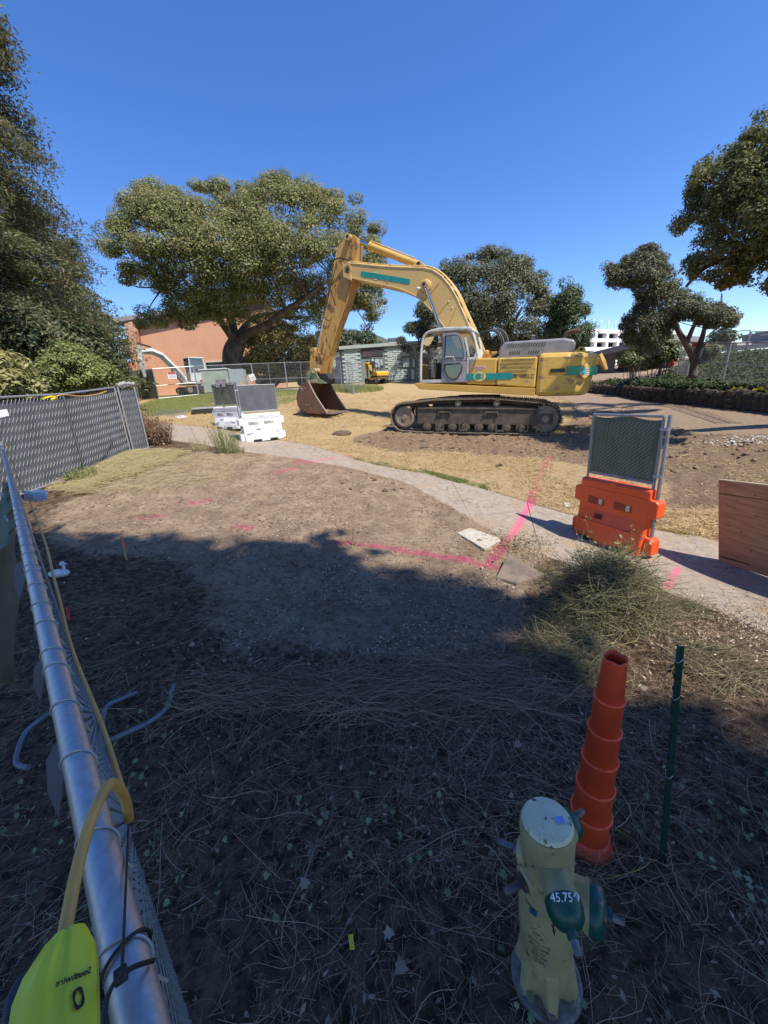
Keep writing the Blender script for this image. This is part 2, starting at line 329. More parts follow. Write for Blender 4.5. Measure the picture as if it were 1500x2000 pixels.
# path: concrete walk, in slabs
def path_mat():
    m = mat('path_concrete', (.36, .30, .235), .9, c2=(.26, .215, .165), sc=9, bump=.5, bsc=120, rust=((.33, .25, .17), 2.3, .53))
    N = m.node_tree.nodes; L = m.node_tree.links; b = N['Principled BSDF']; src = b.inputs['Base Color'].links[0].from_socket
    a = N.new('ShaderNodeAttribute'); a.attribute_name = 'pink'; tc = N.new('ShaderNodeTexCoord'); n = N.new('ShaderNodeTexNoise'); n.inputs['Scale'].default_value = 90; L.new(tc.outputs['Object'], n.inputs['Vector'])
    q = N.new('ShaderNodeMath'); q.operation = 'MULTIPLY_ADD'; L.new(n.outputs['Fac'], q.inputs[0]); q.inputs[1].default_value = .8; L.new(a.outputs['Fac'], q.inputs[2])
    mr = N.new('ShaderNodeMapRange'); L.new(q.outputs[0], mr.inputs[0]); mr.inputs[1].default_value = .85; mr.inputs[2].default_value = 1.6
    v = N.new('ShaderNodeTexVoronoi'); v.feature = 'DISTANCE_TO_EDGE'; v.inputs['Scale'].default_value = .9; nz = N.new('ShaderNodeTexNoise'); nz.inputs['Scale'].default_value = 3; nz.inputs['Detail'].default_value = 6; L.new(tc.outputs['Object'], nz.inputs['Vector'])
    va = N.new('ShaderNodeVectorMath'); va.operation = 'MULTIPLY_ADD'; L.new(nz.outputs['Color'], va.inputs[0]); va.inputs[1].default_value = (.8, .8, .8); L.new(tc.outputs['Object'], va.inputs[2]); L.new(va.outputs[0], v.inputs['Vector'])
    lt = N.new('ShaderNodeMapRange'); L.new(v.outputs['Distance'], lt.inputs[0]); lt.inputs[1].default_value = .008; lt.inputs[2].default_value = .0; 
    m1 = N.new('ShaderNodeMix'); m1.data_type = 'RGBA'; L.new(lt.outputs[0], m1.inputs[0]); L.new(src, m1.inputs[6]); m1.inputs[7].default_value = (.13, .1, .08, 1)
    m2 = N.new('ShaderNodeMix'); m2.data_type = 'RGBA'; L.new(mr.outputs[0], m2.inputs[0]); L.new(m1.outputs[2], m2.inputs[6]); m2.inputs[7].default_value = (.70, .07, .20, 1)
    L.new(m2.outputs[2], b.inputs['Base Color']); return m
PM = path_mat()
pr = bpy.data.objects.new('path', None); COL.objects.link(pr); pr['kind'] = 'structure'; TM[pr.name] = Matrix.Identity(4); tag(pr, 'worn pale concrete footpath crossing the dirt towards the white barriers')
cu = np.r_[0, np.cumsum(np.hypot(*(np.diff((PUg+PLg)[:, :2]/2, axis=0).T)))]
cuts = np.arange(0, cu[-1]+1.7, 1.7); cuts[-1] = cu[-1]
for k in range(len(cuts)-1):
    ts = np.linspace(cuts[k]+.006, cuts[k+1]-.006, 26); u = np.array([[np.interp(t, cu, PUg[:, j]) for j in (0, 1)] for t in ts]); l = np.array([[np.interp(t, cu, PLg[:, j]) for j in (0, 1)] for t in ts])
    s = np.linspace(0, 1, 34)[None, :, None]; uu = u[:, None]; ll = l[:, None]
    uu = uu+(fbm(uu[..., 0], uu[..., 1], 3, 3, 1)-.45)[..., None]*np.array([.06, .12]); ll = ll+(fbm(ll[..., 0], ll[..., 1], 1.7, 4, 6)-.45)[..., None]*np.array([.12, .25])
    P = uu*(1-s)+ll*s; x, y = P[..., 0], P[..., 1]; z = HH(x, y)+.006; edge = (s[..., 0] > .985) | (s[..., 0] < .015); z = z-edge*.02
    n_ = P.shape[1]; idx = np.arange(P.shape[0]*n_).reshape(-1, n_); Fp = np.stack([idx[:-1, :-1], idx[:-1, 1:], idx[1:, 1:], idx[1:, :-1]], -1).reshape(-1, 4)
    npmesh('slab', np.stack([x, y, z], -1).reshape(-1, 3), Fp, PM, parent=pr, attrs=dict(pink=pinkmask(x, y).ravel()))
# ------------------------------------------------------------------ numpy scatter helpers
def frames(n, tilt=1.0):
    a = RNG.uniform(0, 2*np.pi, n); return np.stack([np.cos(a), np.sin(a), RNG.normal(0, .25*tilt, n)], 1)
def twigs(C, D, L, r, seg=4, curl=.5, lift=.0, up=None):   # 3 sided bent sticks. C centers, D dir, L length, r radius arrays
    n = len(C); D = D/np.linalg.norm(D, axis=1, keepdims=True); side = np.cross(D, [0, 0, 1.0]); side /= np.linalg.norm(side, axis=1, keepdims=True)+1e-9; upv = np.cross(side, D)
    t = np.linspace(-.5, .5, seg+1); ph = RNG.uniform(-1, 1, n)*curl; ph2 = RNG.uniform(-1, 1, n)*curl*.5
    P = C[:, None]+D[:, None]*(t[None, :, None]*L[:, None, None])+side[:, None]*((t**2)[None, :, None]*(ph*L)[:, None, None])+side[:, None]*(np.sin(t*7)[None, :, None]*(ph2*L*.3)[:, None, None])+upv[:, None]*((.25-t**2)[None, :, None]*(lift*L*RNG.uniform(0, 1, n))[:, None, None])
    ang = np.array([0, 2.094, 4.189]); ring = side[:, None, None]*np.cos(ang)[None, None, :, None]+upv[:, None, None]*np.sin(ang)[None, None, :, None]
    tp = (1-.5*np.abs(t+.2))[None, :, None, None]; V = P[:, :, None]+ring*(r[:, None, None, None]*tp)
    base = (np.arange(n)*(seg+1)*3)[:, None, None]; i = np.arange(seg)[None, :, None]*3; j = np.arange(3)[None, None, :]; jn = (j+1) % 3
    F = np.stack([base+i+j, base+i+jn, base+i+3+jn, base+i+3+j], -1).reshape(-1, 4); return V.reshape(-1, 3), F, np.repeat(RNG.uniform(0, 1, n), (seg+1)*3)
def leafquads(C, Nrm, size, asp=.5):     # diamond leaf folded
    n = len(C); a = RNG.normal(size=(n, 3)); Nrm = Nrm/np.linalg.norm(Nrm, axis=1, keepdims=True); a = a-Nrm*(a*Nrm).sum(1, keepdims=True); a /= np.linalg.norm(a, axis=1, keepdims=True); b = np.cross(Nrm, a)
    s = size[:, None]; V = np.stack([C-a*s, C+b*s*asp+Nrm*s*.15, C+a*s, C-b*s*asp+Nrm*s*.15], 1).reshape(-1, 3); F = np.arange(n*4).reshape(-1, 4); return V, F, np.repeat(RNG.uniform(0, 1, n), 4)
LOBE = np.array([(0, -.5), (.22, -.42), (.55, -.3), (.35, 0), (.42, .3), (.15, .3), (0, .65), (-.15, .3), (-.42, .3), (-.35, 0), (-.55, -.3), (-.22, -.42)])
def lobed(C, Nrm, size):
    n = len(C); a = RNG.normal(size=(n, 3)); Nrm = Nrm/np.linalg.norm(Nrm, axis=1, keepdims=True); a = a-Nrm*(a*Nrm).sum(1, keepdims=True); a /= np.linalg.norm(a, axis=1, keepdims=True); b = np.cross(Nrm, a)
    s = size[:, None, None]; k = len(LOBE); cv = RNG.uniform(-.4, .5, n)[:, None, None]; V = C[:, None]+(a[:, None]*LOBE[None, :, :1]+b[:, None]*LOBE[None, :, 1:])*s+Nrm[:, None]*(np.abs(LOBE[None, :, :1])*cv*s); V = np.concatenate([C[:, None], V], 1)
    base = (np.arange(n)*(k+1))[:, None]; j = np.arange(k)[None]; F = np.stack([base+0*j, base+1+j, base+1+(j+1) % k], -1).reshape(-1, 3); return V.reshape(-1, 3), F, np.repeat(RNG.uniform(0, 1, n), k+1)
def scatterxy(n, x0, x1, y0, y1, ok):
    out = []; c = 0
    while c < n:
        x = RNG.uniform(x0, x1, n); y = RNG.uniform(y0, y1, n); m = ok(x, y); out.append(np.stack([x[m], y[m]], 1)); c += m.sum()
        if m.sum() == 0: break
    return np.concatenate(out)[:n]
def merge(parts):
    V = []; F = []; A = []; o = 0
    for v, f, a in parts: V.append(v); F.append(f+o); A.append(a); o += len(v)
    return np.concatenate(V), np.concatenate(F), np.concatenate(A)
m_twig = mat('dead_stems', (.13, .085, .05), .9, c2=(.58, .44, .28), attr=1)
m_leafl = mat('litter_leaves', (.10, .16, .045), .7, c2=(.30, .32, .17), attr=1, trans=.2)
m_leafd = mat('dead_leaves', (.17, .11, .07), .9, c2=(.38, .30, .21), attr=1)
BIGL = 1
m_chip = mat('chips', (.10, .07, .05), .95, c2=(.62, .50, .36), attr=1)
PUs = PLg[np.argsort(PLg[:, 0])]
def litterzone(x, y): return (~barein(x, y)) & (y < np.interp(x, PUs[:, 0], PUs[:, 1])-.05) & (y < 8)
def dens(x, y, k=2.2): return RNG.uniform(0, 1, len(x)) < np.exp(-np.hypot(x, y)/k)*1.6
# fine stems all over the near litter
def stems(n, x0, x1, y0, y1, ok, l0, l1, r0, r1, zoff, curl=.6, seg=4, lift=.15, dirs=None):
    xy = scatterxy(n, x0, x1, y0, y1, ok); n = len(xy); z = HH(xy[:, 0], xy[:, 1])+RNG.uniform(0, zoff, n)+.004; D = frames(n, .5) if dirs is None else dirs(n)
    return twigs(np.c_[xy, z], D, RNG.uniform(l0, l1, n)**1.0, RNG.uniform(r0, r1, n), seg, curl, lift)
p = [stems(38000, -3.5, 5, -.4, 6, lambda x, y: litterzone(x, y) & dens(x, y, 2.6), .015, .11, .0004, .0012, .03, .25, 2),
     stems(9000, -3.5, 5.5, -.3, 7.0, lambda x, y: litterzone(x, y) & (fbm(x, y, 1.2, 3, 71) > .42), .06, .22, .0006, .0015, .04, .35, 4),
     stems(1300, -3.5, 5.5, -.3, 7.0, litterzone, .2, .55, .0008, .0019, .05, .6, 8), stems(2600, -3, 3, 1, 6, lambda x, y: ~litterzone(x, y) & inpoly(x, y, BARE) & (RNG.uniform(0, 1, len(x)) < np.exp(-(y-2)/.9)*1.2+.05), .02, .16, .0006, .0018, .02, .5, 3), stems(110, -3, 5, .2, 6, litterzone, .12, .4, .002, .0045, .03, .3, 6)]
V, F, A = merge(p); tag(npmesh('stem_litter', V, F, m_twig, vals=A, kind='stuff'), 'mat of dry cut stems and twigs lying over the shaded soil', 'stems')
# combed bundles of long vines
def comb(n):
    a = RNG.normal(-.08, .5, n); s = np.sign(RNG.normal(size=n)); return np.stack([np.cos(a)*s, np.sin(a)*s, RNG.normal(0, .05, n)], 1)
BA = gp([(380,1330),(700,1320),(950,1300),(1050,1290),(1060,1400),(900,1420),(600,1400),(380,1400)])
v1 = stems(1300, -1.6, 2.6, 1.2, 4, lambda x, y: inpoly(x, y, BA), .25, .9, .0008, .0022, .08, .7, 12, .15, comb)
tag(npmesh('vine_mat', v1[0], v1[1], m_twig, vals=v1[2], kind='stuff'), 'combed layer of long dry vines below the bare dirt', 'vines')
# leaves in the litter
xy = scatterxy(1000, -3, 5, -.3, 6, lambda x, y: litterzone(x, y) & dens(x, y, 2.6) & (fbm(x, y, 1.6, 3, 8) > .45)); n = len(xy); C = np.c_[xy, HH(xy[:, 0], xy[:, 1])+RNG.uniform(.015, .07, n)]
V, F, A = lobed(C, np.c_[RNG.normal(0, .55, (n, 2)), np.ones(n)], RNG.uniform(.014, .034, n)); tag(npmesh('ivy_leaves', V, F, m_leafl, vals=A, kind='stuff'), 'small wilting green ivy leaves scattered in the shaded stems', 'leaves')
xy = scatterxy(3200, -3.5, 5.5, -.3, 7, lambda x, y: litterzone(x, y) & dens(x, y, 3.2)); n = len(xy); C = np.c_[xy, HH(xy[:, 0], xy[:, 1])+RNG.uniform(.005, .04, n)]
V, F, A = leafquads(C, np.c_[RNG.normal(0, .5, (n, 2)), np.ones(n)], RNG.uniform(.006, .02, n), .45); tag(npmesh('leaf_litter', V, F, m_leafd, vals=A, kind='stuff'), 'crumbled brown leaves among the shaded stems', 'leaves')
xy = scatterxy(60, -2.5, 4, .3, 4.5, litterzone); n = len(xy); C = np.c_[xy, HH(xy[:, 0], xy[:, 1])+.05]
V, F, A = lobed(C, np.c_[RNG.normal(0, .3, (n, 2)), np.ones(n)], RNG.uniform(.03, .055, n)); tag(npmesh('large_dead_leaves', V, F, m_leafd, vals=A, kind='stuff'), 'larger brown leaves dropped on the shaded stems', 'leaves')
# chips and pebbles over the dirt and straw fibres beyond the path
def okc(x, y): return ((~litterzone(x, y)) | (RNG.uniform(0, 1, len(x)) < .12)) & (y < 17) & (~inpoly(x, y, PATHPOLY) | (RNG.uniform(0, 1, len(x)) < .12))
xy = scatterxy(26000, -5.5, 7.5, 2, 12, lambda x, y: okc(x, y) & (RNG.uniform(0, 1, len(x)) < .25+.9*(fbm(x, y, 1.1, 3, 12) > .5)) & (RNG.uniform(0, 1, len(x)) < np.exp(-(y-3)/5))); n = len(xy); C = np.c_[xy, HH(xy[:, 0], xy[:, 1])+.012+RNG.uniform(0, .02, n)]
V, F, A = leafquads(C, np.c_[RNG.normal(0, .5, (n, 2)), np.ones(n)], RNG.uniform(.006, .022, n), .4); tag(npmesh('wood_chips', V, F, m_chip, vals=A, kind='stuff'), 'pale wood chips and crumbs sprinkled over the bare dirt', 'chips')
m_straw = mat('straw_fibres', (.42, .29, .13), .9, c2=(.72, .58, .33), attr=1)
def okst(x, y):
    ab = y > np.interp(x, np.sort(PUg[:, 0]), PUg[np.argsort(PUg[:, 0]), 1]); return ((ab & ~inpoly(x, y, DIRTX)) | (ab & (RNG.uniform(0, 1, len(x)) < .22))) & ~inpoly(x, y, ROAD) & (fbm(x, y, 1.3, 3, 21) > .36)
xy = scatterxy(60000, -9, 11, 5, 26, lambda x, y: okst(x, y) & (RNG.uniform(0, 1, len(x)) < np.exp(-(y-6)/9))); n = len(xy); C = np.c_[xy, HH(xy[:, 0], xy[:, 1])+RNG.uniform(.005, .05, n)]
V, F, A = twigs(C, frames(n, 1.6), RNG.uniform(.05, .2, n), RNG.uniform(.002, .006, n), 1, 0); tag(npmesh('straw', V, F, m_straw, vals=A, kind='stuff'), 'dry yellow straw and cut grass strewn beyond the path', 'straw')
m_green = mat('fresh_grass', (.16, .22, .05), .7, c2=(.35, .36, .12), attr=1, trans=.3)
def blades(n, okf, box, h0, h1, w_=.004):
    xy = scatterxy(n, *box, okf); n = len(xy); z = HH(xy[:, 0], xy[:, 1]); a = RNG.uniform(0, 6.28, n); h = RNG.uniform(h0, h1, n); L = RNG.uniform(.0, .5, n)*h; wd = np.stack([np.cos(a), np.sin(a), 0*a], 1)*w_
    base = np.c_[xy, z]; tip = base+np.stack([np.cos(a+1.5)*L, np.sin(a+1.5)*L, h], 1); V = np.stack([base-wd, base+wd, tip], 1).reshape(-1, 3); return V, np.arange(n*3).reshape(-1, 3), np.repeat(RNG.uniform(0, 1, n), 3)
gr = []
def edge_ok(x, y): return (np.abs(y-np.interp(x, np.sort(PUg[:, 0]), PUg[np.argsort(PUg[:, 0]), 1])-.12) < .16) & (x > -1.4) & (x < 2.3) & (fbm(x, y, 2, 2, 5) > .42)
gr.append(blades(5000, edge_ok, (-1.5, 2.5, 5, 12), .02, .07)); gg = G(690, 760)
gr.append(blades(9000, lambda x, y: inpoly(x, y, GRN), (-16, 2, 12, 34), .03, .09, .012))
gr.append(blades(5000, lambda x, y: ((x-gg[0])/2.2)**2+((y-gg[1])/3)**2 < 1, (gg[0]-3, gg[0]+3, gg[1]-3.5, gg[1]+3.5), .05, .35, .01))
V, F, A = merge(gr); tag(npmesh('grass', V, F, m_green, vals=A, kind='stuff'), 'green grass along the path edge and by the far fence', 'grass')
# clods in churned soil
m_clod = mat('clods', (.23, .155, .105), .95, c2=(.13, .085, .06), sc=3, bump=.6, bsc=60)
q = MB()
for k in range(1500):
    u = random.random()
    if u < .6: x, y = random.uniform(-1, 9), random.uniform(8, 16)
    else: x, y = random.uniform(-3.5, 2.5), random.uniform(3, 8)
    if not (inpoly(np.array([x]), np.array([y]), DIRTX)[0] or inpoly(np.array([x]), np.array([y]), BARE)[0]): continue
    if inpoly(np.array([x]), np.array([y]), PATHPOLY)[0]: continue
    r = random.uniform(.006, .03) if u > .6 else random.uniform(.015, .08); q.ico((x, y, H(x, y)+r*.3), r, 1, .25, (1, 1, .6))
tag(q.build('soil_clods', m_clod, kind='stuff'), 'lumps of broken soil on the churned ground', 'soil')
for (px, py, r, lb) in [(668,848,.28,'small dark heap of soil on the straw left of the excavator tracks'), (1440,1025,.0,'')]:
    if r:
        g_ = G(px, py); q = MB(); q.ico((g_[0], g_[1], g_[2]), r, 3, .12, (1.2, 1, .5)); tag(q.build('soil_heap', mat('heap', (.13, .09, .06), .95, bump=.8, bsc=30), smooth=True), lb, 'soil heap')
g_ = G(1440, 862); q = MB()
for k in range(160):
    a = random.uniform(0, 6.28); rr = random.random()**.6; x, y = g_[0]+math.cos(a)*rr*.75, g_[1]+math.sin(a)*rr*.45; q.ico((x, y, H(x, y)+.03), random.uniform(.01, .04), 1, .3, (1, 1, .5))
tag(q.build('white_rubble', mat('rubble', (.52, .48, .43), .9, bump=.6), kind='stuff'), 'patch of white crushed rubble on the dirt at right', 'rubble')
# ------------------------------------------------------------------ large excavator
YEL = mat('worn_yellow', (.62, .37, .075), .45, c2=(.53, .31, .07), sc=1.6, bump=.12, bsc=25, rust=((.20, .12, .07), 3.2, .66))
YEL2 = mat('scuffed_yellow', (.64, .42, .09), .45, c2=(.58, .36, .07), sc=2, bump=.25, bsc=12, rust=((.25, .16, .11), 2.6, .555), stretch=(1, 1, 2.6))
BOOMY = mat('boom_tan_yellow', (.60, .40, .15), .5, c2=(.52, .35, .13), sc=1.2, bump=.1, bsc=20, rust=((.33, .18, .06), 5, .66))
STICKY = mat('stick_rusty_yellow', (.52, .30, .07), .5, c2=(.36, .18, .04), sc=1.5, bump=.15, bsc=20, rust=((.14, .065, .03), 3.5, .545), stretch=(1.5, 1.5, .5))
TRK = mat('dusty_track_steel', (.14, .11, .085), .8, .2, c2=(.07, .055, .045), sc=4, bump=.5, bsc=30)
SHOE = mat('track_shoe_steel', (.26, .215, .17), .65, .35, c2=(.11, .085, .07), sc=8, bump=.4, bsc=30)
IDL = mat('idler_dust', (.30, .24, .18), .85, c2=(.20, .155, .12), sc=5)
CABW = mat('cab_white', (.60, .60, .57), .5, c2=(.42, .42, .41), sc=3, bump=.1); CABG = mat('door_primer_grey', (.33, .32, .34), .55, c2=(.25, .24, .26), sc=4, bump=.1)
HOODG = mat('hood_grey', (.27, .275, .29), .5, .3, c2=(.20, .205, .22), sc=3, bump=.15); BLK = mat('black_rubber', (.018, .018, .02), .6, bump=.1); DKI = mat('dark_interior', (.035, .033, .033), .8)
CHR = mat('chrome_rod', (.55, .55, .56), .18, 1.0); TEAL = mat('teal_decal', (.005, .27, .26), .45, c2=(.01, .22, .20)); GRNd = mat('green_decal', (.02, .33, .19), .45, c2=(.03, .28, .17), rust=((.5, .42, .15), 6, .68)); GL = glass('clear_glass'); BKT = mat('rusty_bucket', (.19, .10, .062), .8, .2, c2=(.12, .07, .05), sc=3, bump=.4, bsc=18, rust=((.36, .26, .18), 3, .60))
CREAM = mat('cream_link', (.50, .41, .24), .6, c2=(.3, .2, .1), sc=5, bump=.2); PALEY = mat('decal_yellow', (.72, .62, .20), .5); BLKP = mat('black_paint_opening_shade', (.02, .02, .02), .6)  # BLKP: black paint, also shade painted into slots and holes
TE = Vector((3.7, 14.7, .53)); cy_, sy_ = math.cos(R_(157)), math.sin(R_(157)); cp_, sp_ = math.cos(.046), math.sin(.046)
RS = Matrix(((cy_, -sy_, 0), (sy_, cy_, 0), (0, 0, 1))) @ Matrix(((cp_, 0, -sp_), (0, 1, 0), (sp_, 0, cp_)))
ex = thing('excavator', 'big worn yellow crawler excavator with teal stripes resting its bucket on the straw', 'excavator', TE, RS)
RSn = np.array(RS)
def L_(px, py, y):
    o = RSn.T@(CAM-np.array(TE)); v = RSn.T@ray(px, py); t = (y-o[1])/v[1]; p = o+t*v; return (float(p[0]), float(p[2]))
def LP(pts, y): return [L_(a, b, y) for a, b in pts]
def c1(*pts): return [(580+x/2.5, 440+y/2.5) for x, y in pts]
# -- undercarriage, turned 4 degrees
UM = Matrix.Rotation(R_(4), 4, 'Z')
def belt():
    P = []
    ix, iz, ir = 2.42, .52, .46; sx, sz, sr = -2.22, .50, .46
    for a in np.linspace(90, 270, 12): P.append((sx+sr*math.cos(R_(a)), sz+sr*math.sin(R_(a))))
    for x in np.linspace(-1.8, 2.0, 14): P.append((x, .035))
    for a in np.linspace(-80, 90, 12): P.append((ix+ir*math.cos(R_(a)), iz+ir*math.sin(R_(a))))
    for x, z in [(1.9, 1.02), (1.35, 1.08), (.8, 1.10), (.2, 1.11), (-.5, 1.12), (-1.1, 1.07), (-1.7, 1.02)]: P.append((x, z))
    return np.array(P+[P[0]])
BL = belt(); cum = np.r_[0, np.cumsum(np.hypot(*np.diff(BL, axis=0).T))]; NSH = 56
q = MB(); q.box((0, 0, -.012), (cum[-1]/NSH*.93, .62, .026)); [q.box((a, 0, -.045), (.022, .60, .05)) for a in (-.07, 0, .07)]; q.box((0, 0, .04), (.15, .2, .09)); shoe0 = None
for sgn in (1, -1):
    tr = bpy.data.objects.new('track', None); COL.objects.link(tr); tr.parent = ex; tr.matrix_local = UM; yc = 1.36*sgn
    for k in range(NSH):
        s = (k+.5)/NSH*cum[-1]; x = np.interp(s, cum, BL[:, 0]); z = np.interp(s, cum, BL[:, 1]); s2 = min(s+.05, cum[-1]); s1 = s-.05
        tx = np.interp(s2, cum, BL[:, 0])-np.interp(s1, cum, BL[:, 0]); tz = np.interp(s2, cum, BL[:, 1])-np.interp(s1, cum, BL[:, 1]); t = Vector((tx, 0, tz)).normalized(); nrm = Vector((-t.z, 0, t.x))
        M = Matrix(((t.x, 0, nrm.x, x), (0, 1, 0, yc), (t.z, 0, nrm.z, z), (0, 0, 0, 1)))
        if shoe0 is None: shoe0 = q.build('track_shoe', SHOE, tr); shoe0.matrix_local = M
        else: dupe(shoe0, tr, M)
    c = MB(); pts = [(p[0]*.985+.001, yc+.0, p[1]+(.06 if p[1] < .5 else -.06)) for p in BL[:-1]]
    for off in (-.09, .09): c.tube([(a, b+off, e) for a, b, e in pts], .045, 4, closed=True)
    c.build('track_chain', TRK, tr)
    sd = .32*sgn
    f = MB(); f.prism([(1.95, .30), (1.95, .86), (.9, .90), (-1.2, .90), (-1.9, .82), (-2.45, .74), (-2.45, .30)], yc-.2, yc+.22); f.prism([(1.95, .86), (1.95, .80), (-1.9, .78), (-1.9, .84)], yc+.16*sgn, yc+.26*sgn)
    f.box((-1.95, yc+.23*sgn, .5), (.05, .06, .44)); f.box((-2.2, yc+.24*sgn, .5), (.5, .05, .34))
    for bx in (1.0, -.55): f.box((bx, yc+.25*sgn, .70), (.42, .06, .05)); f.box((bx-.2, yc+.25*sgn, .64), (.05, .06, .1)); f.box((bx+.2, yc+.25*sgn, .64), (.05, .06, .1))
    f.build('track_frame', TRK, tr, bev=.012)
    wd = MB(); wd.lathe([(.05, -.02), (.33, -.02), (.36, .0), (.36, .03), (.28, .05), (.27, .02), (.1, .02), (.09, .05), (.0, .05)], (2.42, yc+.17*sgn, .52), (0, sgn, 0), 28); wd.build('idler', IDL, tr, smooth=True)
    wd = MB(); wd.lathe([(.3, -.05), (.41, -.05), (.41, 0), (.34, .03), (.3, .03), (.28, .06), (.12, .06), (.1, .1), (0, .1)], (-2.22, yc+.19*sgn, .5), (0, sgn, 0), 28)
    for k in range(18):
        a = k*math.pi/9; wd.box((-2.22+.43*math.cos(a), yc+.12*sgn, .5+.43*math.sin(a)), (.07, .06, .07), Matrix.Rotation(-a, 3, 'Y'))
    wd.build('sprocket', IDL, tr, smooth=True)
    r0 = MB().lathe([(.06, -.03), (.14, -.03), (.15, 0), (.15, .05), (.1, .07), (.07, .07), (.06, .1), (0, .1)], (0, 0, 0), (0, sgn, 0), 18).build('bottom_roller', TRK, tr, smooth=True)
    xs = np.linspace(1.6, -1.5, 8); r0.location = (xs[0], yc+.16*sgn, .2)
    for x in xs[1:]: dupe(r0, tr, Matrix.Translation((x, yc+.16*sgn, .2)))
    gq = MB()
    for x in (1.15, .35, -.85, -1.6): gq.box((x-.12, yc+.24*sgn, .2), (.04, .05, .24)); gq.box((x+.12, yc+.24*sgn, .2), (.04, .05, .24)); gq.box((x, yc+.25*sgn, .11), (.24, .05, .06))
    gq.build('track_guide', TRK, tr)
    c0 = MB().lathe([(.04, -.25), (.07, -.25), (.07, 0), (.11, 0), (.11, .07), (.06, .08), (.05, .12), (0, .12)], (0, 0, 0), (0, sgn, 0), 16).build('carrier_roller', IDL, tr, smooth=True)
    c0.location = (.55, yc+.16*sgn, .98); dupe(c0, tr, Matrix.Translation((-.7, yc+.16*sgn, .99)))
q = MB(); q.prism([(1.2, .55), (.9, .95), (-.9, .95), (-1.2, .55)], -1.2, 1.2); q.lathe([(.75, .9), (.75, 1.22)], (0, 0, 0), (0, 0, 1), 32); q.build('swing_base', TRK, ex, M=UM)
# -- house
q = MB(); q.prism([(2.0, 1.66), (1.98, 1.62), (1.82, 1.46), (-1.94, 1.22), (-1.94, 1.44)], -1.55, 1.56); q.build('deck', YEL, ex, bev=.015)
q = MB(); q.prism([(.22, 1.60), (.22, 2.41), (-.725, 2.37), (-.735, 1.55)], .55, 1.50); q.build('side_box', YEL, ex, bev=.05)
dr = MB().prism([(-.745, 1.55), (-.745, 2.37), (-1.915, 2.36), (-1.925, 1.455)], .6, 1.515).build('engine_door', YEL2, ex, bev=.04)
q = MB(); q.prism([(1.9, 1.6), (1.9, 2.2), (.9, 2.4), (-.7, 2.36), (-1.92, 2.36), (-1.92, 1.46)], -1.5, -.6); q.build('right_side_box', YEL, ex, bev=.04)
q = MB(); q.prism([(.15, 1.55), (.15, 2.15), (-1.92, 2.30), (-1.92, 1.45)], -.6, .6); q.build('center_house', DKI, ex)
cw = MB(); pl = [(-1.94, -1.52), (-1.94, 1.52), (-2.75, 1.47), (-3.2, 1.28), (-3.52, .9), (-3.68, .35), (-3.70, 0), (-3.68, -.35), (-3.52, -.9), (-3.2, -1.28), (-2.75, -1.47)]
cw.prism(pl, 1.20, 2.46, f=lambda x, y, z: (x*(1 if y > 2 or x > -2.4 else .955), z, y)); cwo = cw.build('counterweight', YEL2, ex, bev=.13)
for yy in (.5, -.45):
    q = MB(); q.prism([(-.13, 0), (-.13, .12), (-.06, .21), (.06, .21), (.13, .12), (.13, 0)], -.04, .04, f=lambda x, y, z, yy=yy: (-3.15+x, yy+y, 2.45+z)); q.build('lifting_eye', YEL, ex); MB().lathe([(.045, -.045), (.045, .045)], (-3.15, yy, 2.58), (0, 1, 0), 12).build('eye_hole', BLKP, ex)
hd = MB(); hd.prism([(-.68, 2.33), (-.70, 2.70), (-.86, 2.88), (-2.55, 2.90), (-2.62, 2.90), (-2.90, 2.84), (-2.96, 2.72), (-2.95, 2.45), (-1.9, 2.37)], -.95, .95); ho = hd.build('engine_hood', HOODG, ex, bev=.06)
q = MB()
for k in range(15): x = -.96-k*.078; q.prism([(x, 2.68), (x+.03, 2.68), (x-.03, 2.80), (x-.06, 2.80)], .944, .958)
for x0 in (-1.05, -1.62):
    for k in range(5): x = x0-k*.07; q.prism([(x, 2.47), (x+.035, 2.47), (x-.005, 2.58), (x-.04, 2.58)], .944, .958)
q.build('hood_louver', BLKP, ho, kind='stuff')  # raised black strips, the shade inside the slots put into their colour
q = MB()
for r_, (z0, n_, xs_) in enumerate([(2.275, 17, -.90), (2.165, 17, -.86), (2.055, 16, -.87), (1.945, 12, -.99), (1.84, 12, -.98)]):
    for k in range(n_): x = xs_-k*.0585; q.prism([(x+.016, z0-.035), (x+.042, z0-.035), (x+.01, z0+.04), (x-.016, z0+.04)], 1.512, 1.522)
q.build('door_louver', BLKP, dr, kind='stuff')  # slot shade given as black colour on strips proud of the door
MB().box((-.86, 1.512, 1.88), (.14, .02, .11)).build('latch_plate', mat('latch', (.16, .10, .03), .6), dr, bev=.004)
